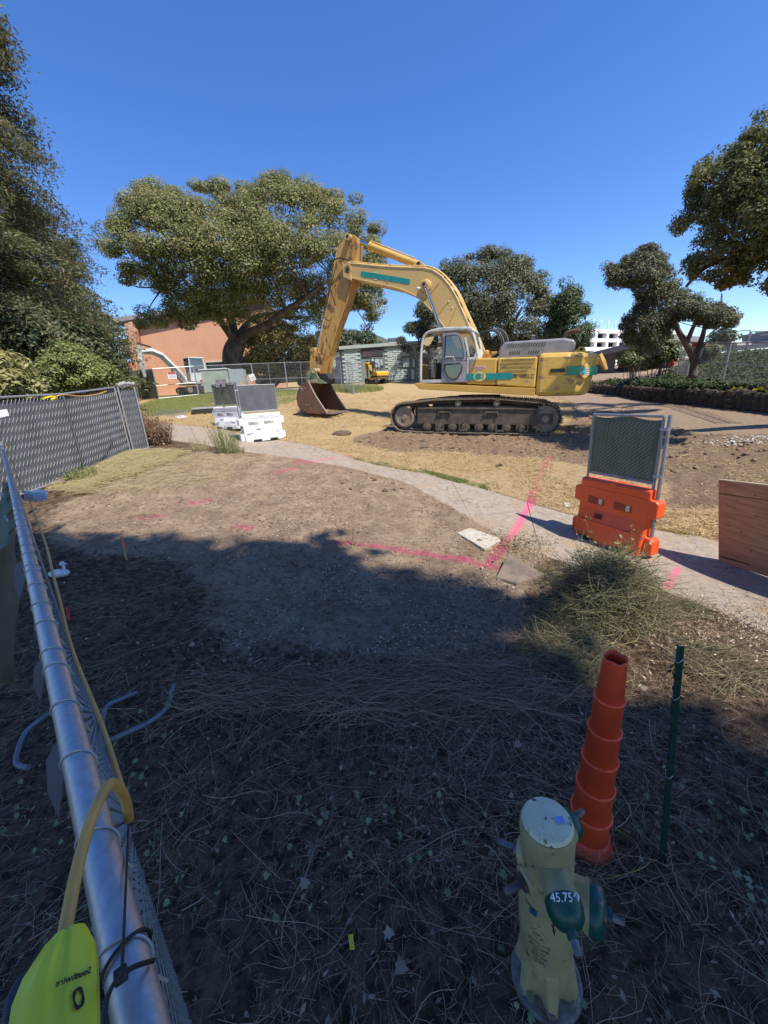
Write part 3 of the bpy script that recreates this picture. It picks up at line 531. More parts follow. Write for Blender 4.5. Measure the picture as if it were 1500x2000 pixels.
# stripes and emblems
def oval(y, cx, cz, rx, rz, parent, teal=TEAL, fn=None):
    f = fn or (lambda x, yy, z: (x, yy, z)); e = [(cx+rx*math.cos(a), cz+rz*math.sin(a)) for a in np.linspace(0, 2*math.pi, 28, endpoint=False)]
    e2 = [(cx+rx*1.07*math.cos(a), cz+rz*1.07*math.sin(a)) for a in np.linspace(0, 2*math.pi, 28, endpoint=False)]
    MB().prism(e2, y-.004, y+.003, f).build('emblem_rim', mat('emblem_rim', (.03, .16, .10), .5), parent); em = MB().prism(e, y, y+.006, f).build('emblem', PALEY, parent)
    MB().prism([(cx+rx*.32+rz*.6*math.cos(a)*1.0, cz+rz*.66*math.sin(a)) for a in np.linspace(0, 6.283, 20, endpoint=False)], y+.004, y+.009, f).build('emblem_disc', teal, parent)
    q = MB()
    for k in range(4):
        z = cz+rz*(.45-.3*k); x0 = cx+rx*.1
        for j in range(6): q.prism([(x0-j*rx*.13, z-rz*.08), (x0-j*rx*.13, z+rz*.08), (x0-j*rx*.13-rx*.09, z+rz*.08), (x0-j*rx*.13-rx*.09, z-rz*.08)], y+.004, y+.009, f)
    q.build('emblem_print', teal, parent)
def capsule(x0, x1, z0, z1, h, n=6, r0=True, r1=True):
    P = []
    if r1: P += [(x1-math.sin(a)*h*.5, z1+math.cos(a)*h) for a in np.linspace(0, math.pi, n)]
    else: P += [(x1, z1+h), (x1, z1-h)]
    if r0: P += [(x0+math.sin(a)*h*.5, z0-math.cos(a)*h) for a in np.linspace(0, math.pi, n)]
    else: P += [(x0, z0-h), (x0, z0+h)]
    return P
MB().prism(capsule(.215, -1.19, 1.83, 1.815, .095, r0=False), 1.50, 1.525).build('stripe', TEAL, ex); oval(1.522, -.21, 1.83, .20, .155, ex)
yv = frame((-1.25, 1.53, 1.83), (-1, 0, .0), (0, 0, 1)); text('SK 480LC', .17, BLKP, ex, frame((-1.20, 1.518, 1.805), (-1, 0, -.015), (0, 0, 1)), ext=.003, align='LEFT', xs=.98)
MB().prism([(-.02, 2.13), (0.0, 2.04), (-.35, 2.055), (-.37, 2.15)], 1.50, 1.506).build('sticker', mat('pink_sticker', (.62, .40, .42), .6, c2=(.75, .6, .6), sc=20), ex); text('KENDALL', .08, mat('sticker_red', (.35, .03, .06), .5), ex, frame((-.185, 1.508, 2.095), (-1, 0, .03), (0, 0, 1)), ext=.001, name='sticker_lettering')
def cwsurf(x, yy, z):   # wraps along the counterweight outline: x is arc from the front left corner
    P = np.array([(-1.94, 1.52), (-2.75, 1.47), (-3.2, 1.28), (-3.52, .9), (-3.68, .35), (-3.70, 0), (-3.68, -.35)]); c = np.r_[0, np.cumsum(np.hypot(*np.diff(P, axis=0).T))]; px = np.interp(x, c, P[:, 0]); py = np.interp(x, c, P[:, 1])
    e = .02; tx = np.interp(x+e, c, P[:, 0])-np.interp(x-e, c, P[:, 0]); ty = np.interp(x+e, c, P[:, 1])-np.interp(x-e, c, P[:, 1]); l = math.hypot(tx, ty); return (px-(-ty/l)*-1*yy*0+(ty/l)*yy, py-(tx/l)*yy, z)
def strip(x0, x1, z0, z1, y0, y1, m, n=26, par=None, name='stripe'):
    q = MB(); xs = np.linspace(x0, x1, n)
    for a, b in zip(xs[:-1], xs[1:]): q.prism([(a, z0), (b, z0), (b, z1), (a, z1)], y0, y1, cwsurf)
    return q.build(name, m, par or ex)
strip(.84, 2.7, 1.80, 2.06, .012, .026, GRNd); strip(.38, .78, 1.89, 2.00, .010, .022, BLKP, 8, name='counterweight_slot')
for nm, m, rx, rz, y0, y1, cx in (('emblem_rim', PALEY, .20, .21, .03, .04, 1.42), ('emblem', mat('emblem_gold', (.75, .52, .05), .5), .18, .19, .038, .046, 1.42)):
    q = MB(); A = np.linspace(0, 6.283, 24, endpoint=False); q.add([cwsurf(cx, y1, 1.92)]+[cwsurf(cx+rx*math.cos(a), y1, 1.92+rz*math.sin(a)) for a in A], [(0, i+1, (i+1) % 24+1) for i in range(24)]); q.build(nm, m, ex)
q = MB(); q.add([cwsurf(1.35, .052, 1.92)]+[cwsurf(1.35+.08*math.cos(a), .052, 1.92+.13*math.sin(a)) for a in A], [(0, i+1, (i+1) % 24+1) for i in range(24)]); q.build('emblem_disc', mat('sky_blue', (.05, .35, .55), .5), ex)
q = MB()
for k in range(4):
    for j in range(4): q.prism([(1.45+j*.035, 1.79+k*.06), (1.475+j*.035, 1.79+k*.06), (1.475+j*.035, 1.825+k*.06), (1.45+j*.035, 1.825+k*.06)], .05, .056, cwsurf)
q.build('emblem_print', mat('print_white', (.7, .7, .62), .5), ex)
# exhaust, deck rails, pump clutter
q = MB(); q.tube(smoothline([(-2.62, -.45, 2.8), (-2.64, -.45, 3.0), (-2.72, -.45, 3.16), (-2.92, -.45, 3.22), (-3.1, -.45, 3.2)], 5), .075, 14, cap=False); q.build('exhaust_pipe', mat('exhaust_rust', (.11, .06, .045), .8, .3, bump=.3), ex, smooth=True, solid=.01)
q = MB(); q.box((-.25, .3, 2.45), (.5, .5, .18)); q.lathe([(.09, 0), (.09, .12), (.04, .16)], (-.25, .55, 2.53)); q.box((-.45, .2, 2.6), (.22, .2, .1)); q.build('valve_block', YEL, ex, bev=.02)
for k, yy in enumerate((.1, .3, .5, .66)):
    P = [(.0, yy-.2, 3.32), (-.25, yy-.15, 3.36), (-.62, yy-.1, 3.36), (-.86, yy, 3.05), (-.84, yy, 2.75), (-.62, yy+.05, 2.55), (-.45, yy+.1, 2.42)]
    MB().tube(smoothline([(a+(.05*k), b, c-(.035*k)) for a, b, c in P], 6), .026, 8).build('hydraulic_hose', BLK if k % 2 else mat('grey_hose', (.12, .12, .13), .6), ex, smooth=True)
q = MB(); q.tube([(.13, 1.42, 2.42), (.13, 1.42, 2.55), (-.02, 1.42, 2.56), (-.03, 1.42, 2.42)], .012, 6); q.build('grab_rail', BLK, ex)
# -- cab
cb = bpy.data.objects.new('cab', None); COL.objects.link(cb); cb.parent = ex
def side(pts, y, r, name, m, closed=False, k=8, n=5): return MB().tube(smoothline([(a, y, b) for a, b in pts], n) if not closed else [(a, y, b) for a, b in pts], r, k, closed=closed).build(name, m, cb, smooth=True)
A_ = [(1.80, 1.70), (1.80, 2.2), (1.80, 2.55), (1.76, 2.95), (1.66, 3.18), (1.45, 3.27), (1.05, 3.29)]
for y in (1.47, .52):
    side(A_, y, .045, 'front_pillar', CABW if y > 1 else CABG)
    q = MB(); q.prism([(1.07, 1.68), (1.07, 3.22), (1.0, 3.24), (1.0, 1.68)], y-.03, y+.03); q.build('middle_pillar', CABG, cb)
    side([(1.05, 3.29), (.6, 3.30), (.25, 3.26), (.08, 3.10), (-.02, 2.8), (-.10, 2.48)], y, .045, 'rear_pillar', CABW)
    q = MB(); q.prism([(1.82, 1.66), (1.82, 1.76), (.2, 1.76), (.2, 1.66)], y-.04, y+.04); q.build('cab_sill', CABW, cb, bev=.01)
    if y < 1: q = MB(); q.prism([(1.0, 1.7), (1.0, 2.45), (-.08, 2.45), (.15, 1.7)], y-.02, y+.02); q.build('right_wall', DKI, cb)
q = MB(); q.prism([(1.62, 3.24), (1.45, 3.33), (1.0, 3.37), (.15, 3.33), (.02, 3.2), (.1, 3.16), (.25, 3.24), (1.45, 3.24)], .48, 1.52); q.build('cab_roof', CABW, cb, bev=.03)
q = MB(); q.prism([(.24, 2.42), (.22, 1.7), (.14, 1.62), (-.12, 2.42), (-.06, 2.72), (.02, 2.42)], .5, 1.5); q.prism([(.36, 3.0), (.22, 2.44), (.16, 2.44), (.30, 3.05)], 1.42, 1.5); q.build('rear_wall', CABW, cb, bev=.01)
q = MB(); q.prism([(.13, 3.2), (.0, 3.18), (.10, 3.02)], .5, 1.5); q.build('rear_header', CABW, cb)
q = MB(); q.add([(1.79, .55, 1.8), (1.79, 1.44, 1.8), (1.77, 1.44, 2.9), (1.77, .55, 2.9), (1.6, 1.44, 3.2), (1.6, .55, 3.2)], [(0, 1, 2, 3), (3, 2, 4, 5)]); q.build('windscreen', GL, cb)
MB().add([(.2, 1.49, 2.5), (.04, 1.49, 2.5), (.15, 1.49, 3.05), (.33, 1.49, 3.1)], [(0, 1, 2, 3)]).build('quarter_window', GL, cb)
# door with upper and lower windows
door = bpy.data.objects.new('door', None); COL.objects.link(door); door.parent = cb
do = [(1.02, 1.68), (1.02, 3.18), (.62, 3.19), (.48, 3.12), (.38, 2.95), (.28, 2.6), (.24, 2.35), (.22, 1.68)]
dup = [(.965, 2.42), (.965, 3.10), (.62, 3.11), (.53, 3.06), (.45, 2.92), (.36, 2.62), (.33, 2.42)]; dlo = [(.955, 2.22), (.97, 2.05), (.85, 1.85), (.70, 1.76), (.52, 1.79), (.40, 2.0), (.37, 2.15), (.45, 2.25)]
def ring(o, i, y0, y1, cx=.65, cz=2.4):      # plate between outline and hole by angle matching
    def res(P, c, n=48):
        P = np.array(P+[P[0]]); out = []
        for a in np.linspace(0, 2*math.pi, n, endpoint=False):
            d = np.array([math.cos(a), math.sin(a)]); best = 0
            for p, q_ in zip(P[:-1], P[1:]):
                e = q_-p; det = d[0]*-e[1]+d[1]*e[0]
                if abs(det) < 1e-9: continue
                r = p-c; t = (r[0]*-e[1]+r[1]*e[0])/det; s = (d[0]*r[1]-d[1]*r[0])/det
                if t > 0 and -1e-6 <= s <= 1+1e-6: best = max(best, t)
            out.append(c+d*best)
        return out
    c = np.mean(np.array(i), 0); O = res(o, c); I = res(i, c); n = len(O); q = MB(); vs = [(p[0], y, p[1]) for y in (y0, y1) for p in O+I]; fs = []
    for k in range(n):
        k2 = (k+1) % n; fs += [(k, k2, n+k2, n+k), (2*n+k, 2*n+k2, 3*n+k2, 3*n+k), (k, k2, 2*n+k2, 2*n+k), (n+k, n+k2, 3*n+k2, 3*n+k)]
    return q.add(vs, fs)
ring([(1.02, 2.33)]+do[1:6]+[(.25, 2.33)], dup, 1.49, 1.54).build('door_upper_frame', CABG, door); ring([(1.02, 1.68), (1.02, 2.33), (.25, 2.33), (.22, 1.68)], dlo, 1.49, 1.535).build('door_lower_panel', CABG, door)
MB().prism(dup, 1.505, 1.512).build('door_window', glass('door_glass', (.6, .64, .62), .3), door); MB().prism(dlo, 1.50, 1.508).build('door_lower_window', glass('dusty_glass', (.2, .22, .21), .4), door)
q = MB(); q.tube([(.95, 1.56, 2.36), (.92, 1.59, 2.46), (.66, 1.59, 2.45), (.63, 1.56, 2.34)], .014, 6); q.build('door_handle', CABW, door); MB().tube([(p[0], 1.548, p[1]) for p in dup], .014, 6, closed=True).build('window_seal', BLK, door); MB().tube([(p[0], 1.545, p[1]) for p in dlo], .022, 6, closed=True).build('window_seal', BLK, door)
q = MB(); q.box((.62, 1.0, 2.02), (.5, .5, .14)); q.prism([(.42, 2.05), (.50, 2.05), (.44, 2.75), (.32, 2.75)], .78, 1.22); q.prism([(.36, 2.78), (.43, 2.78), (.42, 2.98), (.34, 2.98)], .88, 1.12); q.box((.62, 1.0, 1.85), (.4, .4, .3)); q.build('seat', DKI, cb, bev=.03)
q = MB(); q.box((.85, 1.32, 2.05), (.5, .14, .3)); q.box((.85, .7, 2.05), (.5, .14, .3)); q.box((1.35, .65, 2.0), (.2, .2, .65)); q.tube([(1.0, 1.32, 2.2), (1.08, 1.32, 2.45)], .018, 6); q.tube([(1.05, .72, 2.2), (1.12, .72, 2.42)], .018, 6)
for yy in (.92, 1.1): q.tube([(1.35, yy, 1.75), (1.42, yy, 2.3), (1.38, yy, 2.45)], .014, 6); q.box((1.45, yy, 1.8), (.2, .1, .03))
q.build('controls', DKI, cb, bev=.01); q = MB(); q.box((1.0, 1.0, 1.69), (1.6, .96, .05)); q.build('cab_floor', DKI, cb)
q = MB(); q.tube(smoothline([(1.86, 1.52, 1.7), (1.95, 1.6, 1.9), (1.95, 1.6, 2.7), (1.88, 1.53, 2.85)], 4), .015, 6); q.build('handrail', BLK, cb); MB().box((1.95, 1.64, 2.62), (.03, .14, .34)).build('mirror', DKI, cb, bev=.01)
# -- boom, stick and cylinders
top = [(5.0, 5.90), (4.55, 5.82), (3.75, 5.66), (2.9, 5.53), (2.07, 5.42), (1.75, 5.32), (1.45, 5.12), (1.15, 4.80), (.9, 4.42), (.74, 4.1), (.36, 3.40), (-.05, 2.55), (-.1, 2.1)]
bot = [(.25, 2.0), (.5, 2.3), (1.25, 3.45), (1.45, 3.72), (1.72, 4.03), (2.05, 4.36), (2.4, 4.62), (2.97, 4.88), (3.7, 5.09), (4.57, 5.33), (5.03, 5.46), (5.18, 5.56), (5.2, 5.72)]
bm_ = MB().prism(top+bot, -.36, .36).build('boom', BOOMY, ex, bev=.02)
q = MB(); T3 = [(p[0], 0, p[1]) for p in smoothline([(a, b) for a, b in top], 2)]
for e, rev in ((top, 0), (bot[2:11], 0)):
    for yy in (-.36, .36): q.tube([(a, yy, b) for a, b in e], .022, 5)
q.build('boom_flange', mat('flange_cream', (.66, .49, .22), .5), bm_)
MB().prism(capsule(4.42, 2.60, 5.49, 5.055, .085), .355, .369).build('stripe', TEAL, bm_); oval(.362, 3.87, 5.37, .145, .145, bm_)
for i, (a, b) in enumerate([((3.42, 5.28), (3.44, 5.05)), ((1.5, 4.92), (2.02, 4.42)), ((1.05, 4.45), (1.55, 3.9)), ((.9, 4.1), (1.2, 3.45))]):
    MB().tube([(a[0], .362, a[1]), (b[0], .362, b[1])], .012, 5).build('weld_seam', STICKY, bm_)
def off(pl, d):
    out = []
    for i in range(len(pl)):
        a = np.array(pl[max(i-1, 0)]); b = np.array(pl[min(i+1, len(pl)-1)]); t = b-a; t = t/np.linalg.norm(t); out.append((pl[i][0]-t[1]*-d, pl[i][1]+t[0]*-d))
    return out
for k, yy in enumerate((.30, .20, .10, -.05, -.18, -.3)):
    pl = top[(4 if k in (1, 3) else 0):12]; P = smoothline([(a, yy*(1 if a < 2 else .95), b) for a, b in off(pl, .075+.015*(k % 2))], 3); MB().tube(P, .021, 6).build('hydraulic_pipe', mat('pipe_yellow', (.66, .47, .17), .45), bm_, smooth=True)
for (a, b), (c, d) in zip(off(top, .05)[:12:1], off(top, .05)[1:12:1]): q = MB(); q.box(((a+c)/2, 0, (b+d)/2), (.07, .74, .07), Matrix.Rotation(-math.atan2(d-b, c-a), 3, 'Y')); q.build('pipe_clamp', mat('pipe_yellow', (.66, .47, .17), .45), bm_)
def cyl(a, b, y, rb, rr, frac, name, m=YEL):      # barrel from a towards b, rod the rest
    a = Vector((a[0], y, a[1])); b = Vector((b[0], y, b[1])); d = (b-a); mid = a+d*frac; q = MB(); dn = d.normalized(); q.tube([a, mid-dn*.09, mid-dn*.088, mid], [rb, rb, rb*1.17, rb*1.17], 18)
    q.lathe([(rb*.9, -rb*1.0), (rb*.9, rb*1.0)], a, (0, 1, 0), 16); o = q.build(name, m, ex, smooth=True); q = MB().tube([mid, b], rr, 14); q.lathe([(rr*1.7, -rb*.95), (rr*1.7, rb*.95)], b, (0, 1, 0), 16); q.build('cylinder_rod', CHR, o, smooth=True); return o
arm = cyl((2.32, 5.60), (4.93, 6.74), 0, .125, .07, .735, 'arm_cylinder', YEL)
MB().prism([(2.0, 5.38), (2.15, 5.62), (2.35, 5.68), (2.5, 5.6), (2.62, 5.46)], -.2, .2).build('cylinder_bracket', BOOMY, bm_, bev=.01)
MB().lathe([(.07, -.23), (.07, .23)], (2.32, 0, 5.60), (0, 1, 0), 14).build('pin', BLKP, bm_)
MB().tube([(2.5, .04, 5.85), (3.3, .04, 6.20), (4.15, .04, 6.57)], .02, 6).build('cylinder_pipe', mat('pipe_yellow', (.66, .47, .17), .45), arm)
for s in (1, -1): cyl((.86, 2.25), (1.98, 4.86), s*.55, .115, .06, .44, 'boom_cylinder', YEL)
q = MB(); q.lathe([(.16, -.47), (.2, -.44), (.2, .44), (.16, .47)], (1.98, 0, 4.86), (0, 1, 0), 20); q.build('boom_boss', BOOMY, bm_, smooth=True); q = MB().lathe([(.10, -.66), (.10, .66)], (1.98, 0, 4.86), (0, 1, 0), 16); q.build('pin', STICKY, bm_, smooth=True); MB().lathe([(.055, -.67), (.055, .67)], (1.98, 0, 4.86), (0, 1, 0), 12).build('pin', BLKP, bm_)
q = MB(); q.ico((2.22, .5, 4.78), .07, 2, 0, (1.2, .7, .8)); q.tube([(2.22, .42, 4.78), (2.18, .36, 4.6)], .015, 5); q.build('work_lamp', mat('lamp_white', (.7, .7, .68), .4), bm_, smooth=True)
for x, z in ((1.16, 4.32), (1.03, 4.12)): MB().lathe([(.03, 0), (.03, .02)], (x, .36, z), (0, 1, 0), 10).build('bolt', mat('lamp_white', (.7, .7, .68), .4), bm_)
SO = [(4.76, 6.79), (4.95, 6.82), (5.12, 6.74), (5.42, 6.5), (5.6, 5.9), (5.78, 5.2), (6.03, 4.5), (6.32, 3.7), (6.56, 2.9), (6.66, 2.42), (6.60, 2.12), (6.42, 1.98), (6.25, 2.05), (6.07, 2.76), (5.54, 3.92), (5.14, 4.67), (4.90, 5.25), (4.80, 5.55), (4.70, 6.0), (4.60, 6.5), (4.62, 6.68)]
st = MB().prism(SO, -.24, .24).build('stick', STICKY, ex, bev=.02)
q = MB()
for yy in (.24, -.24): q.tube([(a, yy, b) for a, b in SO[3:9]], .018, 5); q.tube([(a, yy, b) for a, b in SO[13:18]], .018, 5)
q.tube([(5.35, .245, 6.2), (5.05, .245, 5.5), (5.3, .245, 4.9), (5.9, .245, 3.4)], .01, 4); q.tube([(5.6, .245, 5.2), (6.0, .245, 4.1), (6.3, .245, 2.9)], .012, 4); q.build('stick_flange', BOOMY, st)
for x, z, r in ((4.93, 6.72, .11), (4.98, 5.68, .15)): MB().lathe([(r, -.40), (r, .40)], (x, 0, z), (0, 1, 0), 18).build('pivot_boss', BOOMY, st, smooth=True); MB().lathe([(r*.5, -.41), (r*.5, .41)], (x, 0, z), (0, 1, 0), 12).build('pin', BLKP, st)
q = MB(); q.prism([(4.83, 5.2), (5.18, 5.45), (5.2, 5.8), (4.9, 5.98)], -.40, -.30); q.prism([(4.83, 5.3), (5.18, 5.45), (5.2, 5.8), (4.9, 5.95)], .30, .40); q.build('boom_fork', BOOMY, bm_, bev=.02)
cyl((5.62, 6.05), (6.72, 3.05), 0, .10, .055, .60, 'bucket_cylinder', STICKY)
for k in range(2): MB().tube(smoothline([(4.9, .3-.1*k, 5.98), (5.3, .42, 6.08), (5.62, .45, 5.9), (5.82, .42, 5.4+.1*k), (5.7, .33, 4.9), (5.62, .28, 4.55)], 6), .02, 7).build('hydraulic_hose', BLK, ex, smooth=True)
MB().tube(smoothline([(5.5, .25, 6.0), (5.85, .3, 5.0), (6.15, .3, 4.3), (5.95, .3, 4.05), (5.8, .27, 4.15)], 6), .014, 6).build('hydraulic_hose', BLK, ex, smooth=True)
# linkage and coupler
q = MB()
for yy in (-.30, .30): q.prism([(6.80, 3.08), (6.66, 3.12), (6.62, 2.98), (6.78, 2.1), (6.92, 2.0), (7.0, 2.12)], yy-.035, yy+.035); q.prism([(6.86, 3.1), (6.5, 2.95), (6.28, 2.72), (6.36, 2.62), (6.6, 2.78), (6.84, 2.94)], yy*.85-.03, yy*.85+.03)
q.lathe([(.09, -.36), (.09, .36)], (6.74, 0, 3.03), (0, 1, 0), 16); q.lathe([(.08, -.36), (.08, .36)], (6.90, 0, 2.1), (0, 1, 0), 16); q.build('bucket_link', STICKY, ex)
q = MB(); q.prism([(7.0, 2.05), (6.75, 2.12), (6.2, 2.12), (6.05, 1.9), (6.15, 1.7), (6.9, 1.72)], -.26, .26); q.build('coupler', DKI, ex, bev=.03)
for yy in (.52, -.52):
    q = MB(); q.prism([(7.02, 1.72), (6.98, 2.15), (6.78, 2.3), (6.55, 2.18), (6.4, 1.9), (6.05, 1.72)], yy-.03, yy+.03); q.build('bucket_ear', mat('ear_green', (.12, .22, .12), .6, c2=(.3, .25, .12), sc=5) if yy > 0 else CREAM, ex)
MB().lathe([(.10, -.62), (.10, .62)], (6.60, 0, 2.22), (0, 1, 0), 16).build('pin', CREAM, ex, smooth=True)
HB = .86
prof = [(6.72, 1.80), (7.02, 1.72), (7.24, 1.45), (7.34, 1.15), (7.30, .86), (7.12, .66), (6.8, .56), (6.3, .54), (5.92, .56)]
bk = bpy.data.objects.new('bucket', None); COL.objects.link(bk); bk.parent = ex
q = MB(); n_ = len(prof); q.add([(a, y, b) for y in (-HB, HB) for a, b in prof], [(i, i+1, n_+i+1, n_+i) for i in range(n_-1)]); q.build('bucket_shell', BKT, bk, solid=.05)
for yy in (HB, -HB): MB().prism(prof+[(6.12, .82), (6.42, 1.25)], yy-.03, yy+.03).build('bucket_side', BKT, bk, bev=.008); MB().tube([(6.72, yy, 1.82), (6.42, yy, 1.25), (6.10, yy, .80), (5.92, yy, .56)], .035, 5).build('side_edge', mat('worn_steel', (.34, .27, .21), .6, .4, bump=.3), bk)
q = MB(); q.box((5.90, 0, .555), (.2, 2*HB+.06, .05)); q.build('cutting_edge', mat('worn_steel', (.34, .27, .21), .6, .4), bk)
q = MB(); q.box((6.62, 0, 1.80), (.28, 2*HB, .12)); q.build('bucket_rim', mat('worn_steel', (.34, .27, .21), .6, .4), bk, bev=.02)
t0 = MB().prism([(5.84, .60), (5.84, .52), (5.58, .535), (5.58, .56)], -.055, .055).build('tooth', mat('worn_steel', (.34, .27, .21), .6, .4), bk); t0.location = (0, -.78, 0)
for k in range(1, 5): dupe(t0, bk, Matrix.Translation((0, -.78+.39*k, 0)))
# ------------------------------------------------------------------ near things
GALV = mat('galvanised', (.50, .50, .50), .42, .7, c2=(.43, .43, .44), sc=90, lo_=.42, hi=.6, bump=.08, bsc=120); GALVR = mat('galvanised_dull', (.36, .37, .38), .5, .6, c2=(.27, .28, .29), sc=12)
WIRE = mat('fence_wire', (.50, .50, .47), .5, .35); FAB = mat('dark_green_fabric', (.15, .17, .115), .9, c2=(.11, .13, .085), sc=4, bump=.3, bsc=200); FABG = mat('slate_fabric', (.12, .13, .145), .9, c2=(.085, .093, .105), sc=3, bump=.2, bsc=150)
# -- the fence panel beside the camera
ZR = 1.53; A0 = np.array([.0765, -.1341, ZR]); DR = np.array([-.6884, .7254, 0.0]); SR = np.array([.7254, .6884, 0.0])
def FPt(s, off=0.0, z=ZR): p = A0+DR*s+SR*off; return (p[0], p[1], z)
LR = 4.57
def hexmesh(q, P, U, W_, w, h, cell=.055, r=.0016, k=3):   # chain link zigzags: P origin, U along, W_ up
    n = int(w/cell); m = int(h/cell); P = np.array(P, float); U = np.array(U, float); W_ = np.array(W_, float); Nn = np.cross(U, W_)
    for i in range(n):
        pts = [P+U*(cell*(i+.5+(.52 if (j % 2) else -.02)))+W_*(cell*(j+0.0))+Nn*(.003 if j % 2 else -.003) for j in range(m+1)]
        q.tube(pts, r, k, cap=False)
    return q
nf = thing('chain_link_fence', 'nearest galvanised chain link panel, its thick top rail wound with tie wires', 'fence panel', FPt(0, 0, 0))
MB().tube([FPt(0), FPt(LR)], .0178, 28).build('top_rail', GALV, nf, world=True, smooth=True)
MB().tube([FPt(LR-.02, 0, ZR+.05), FPt(LR-.02, 0, -.25)], .0178, 16).build('post', GALVR, nf, world=True, smooth=True); MB().tube([FPt(.02, 0, ZR-.03), FPt(.02, 0, -.25)], .0178, 12).build('post', GALVR, nf, world=True, smooth=True)
MB().tube([FPt(0, 0, -.16), FPt(LR, 0, -.12)], .0178, 12).build('bottom_rail', GALVR, nf, world=True, smooth=True)
q = MB(); hexmesh(q, FPt(.02, .0, -.18), DR, (0, 0, 1), LR-.04, ZR+.17, .055, .0017); q.build('chain_mesh', mat('near_wire', (.16, .17, .19), .5, .5), nf, world=True, kind='stuff')
ss = .22
for k in range(27):
    ss += .085 if k < 3 else (.07 if k % 5 == 2 else .14)*(.9+.25*random.random())
    if ss > LR-.06: break
    P = [np.array(FPt(ss+.010*math.sin(a*.5)+.004*a, math.cos(a)*.0192, ZR+math.sin(a)*.0192)) for a in np.linspace(-.9, 4.1, 18)]; P = [np.array(FPt(ss-.004, .021, ZR-.05))]+P
    MB().tube(P, .0013, 6).build('tie_wire', WIRE, nf, world=True, smooth=True)
# second panel further along the same line
n2 = thing('chain_link_fence', 'second chain link panel in line beyond the near one, meeting the cross fence', 'fence panel', FPt(LR+.06, 0, 0))
MB().tube([FPt(LR+.06, 0, ZR-.01), FPt(LR+3.7, 0, ZR+.08)], .0178, 14).build('top_rail', GALV, n2, world=True, smooth=True); MB().tube([FPt(LR+.06, 0, ZR+.02), FPt(LR+.06, 0, 0)], .0178, 12).build('post', GALVR, n2, world=True); MB().tube([FPt(LR+3.7, 0, ZR+.12), FPt(LR+3.7, 0, .2)], .0178, 12).build('post', GALVR, n2, world=True)
q = MB(); hexmesh(q, FPt(LR+.08, 0, -.1), DR, (0, 0, 1), 3.6, ZR+.1, .07, .0018); q.build('chain_mesh', WIRE, n2, world=True, kind='stuff')
# windscreen hanging off the back of the far half, with torn flaps
q = MB(); ns = 16; V = []
for i in range(ns+1):
    s = 2.3+(LR-.1-2.3)*i/ns
    for j in range(7):
        t = j/6; hgt = .95*min(1, (s-2.1)*1.2); V.append(FPt(s+.03*math.sin(j*2+i), -.03-t*.30*(1+.3*math.sin(i*.9))-.02*math.sin(i*1.7+j), ZR-.02-t*hgt))
q.add(V, [(i*7+j, i*7+j+1, (i+1)*7+j+1, (i+1)*7+j) for i in range(ns) for j in range(6)]); q.build('windscreen', FAB, nf, world=True, smooth=2, solid=.002)
GRM = mat('grommet', (.5, .5, .48), .4, .8)
for s in (4.0, 3.1): MB().tube([FPt(s+.022*math.cos(a), -.055-.006*math.sin(a), ZR-.08+.022*math.sin(a)) for a in np.linspace(0, 6.283, 14, endpoint=False)], .006, 6, closed=True).build('grommet', GRM, nf, world=True, smooth=True)
FLP = mat('faded_flap', (.10, .092, .11), .8, c2=(.06, .055, .07), sc=6)
for s, w_, h_, o in ((1.85, .22, .05, .035), (1.12, .07, .04, .022), (.82, .08, .05, .024)):
    q = MB(); q.add([FPt(s-w_/2, -.014, ZR-.005), FPt(s+w_/2, -.014, ZR-.01), FPt(s+w_*.42, -.018-o*.8, ZR-.01-h_*.5), FPt(s-w_*.05, -.018-o*1.1, ZR-.02-h_*.8), FPt(s-w_*.5, -.018-o*.9, ZR-.03-h_)], [(0, 1, 2), (0, 2, 3), (0, 3, 4)]); q.build('torn_flap', FLP, nf, world=True, solid=.0015)
# extension cord along the fence, connector hanging below
CY = mat('cord_yellow', (.62, .36, .10), .5, c2=(.55, .30, .07), sc=20)
pf = np.array(FPt(0, .034)); nrm = SR
def cp(x, y, o=.034): return onplane(x, y, np.array(FPt(0, o)), SR)
cord = thing('extension_cord', 'yellow extension cord lying along the mesh right of the near rail', 'cord', FPt(1, .03))
def FS(x, y, o, dz): # point at along-distance where the view of pixel meets height ZR+dz
    v = ray(x, y); return CAM+v*((ZR+dz-CAM[2])/v[2])
def alongs(py): # arc position seen at picture row py on rail
    best = min(np.linspace(.1, LR, 400), key=lambda s: abs(projy(FPt(s))-py)); return best
def projy(P):
    d = np.array(P)-CAM; return 1000+FPX*(d@DN)/(d@FW)
P = []
for k, (px_, py) in enumerate([(247, 1562), (232, 1520), (214, 1462), (196, 1410), (170, 1345), (148, 1290), (131, 1235), (117, 1175), (103, 1120), (89, 1062), (70, 1010), (58, 980), (45, 955), (36, 936)]):
    v = ray(px_, py); P.append(CAM+v*((ZR-.012-.008*math.sin(k*1.3)-CAM[2])/v[2]))
MB().tube(smoothline(P, 6), .0038, 8).build('cord_line', CY, cord, world=True, smooth=True)
P = [FPt(LR-.1, .05, ZR-.03), FPt(LR+.1, .04, ZR+.02), FPt(LR+1.5, .05, ZR+.04), FPt(LR+3.6, .04, ZR+.1)]; MB().tube(smoothline(P, 5), .004, 6).build('cord_line', CY, cord, world=True, smooth=True)
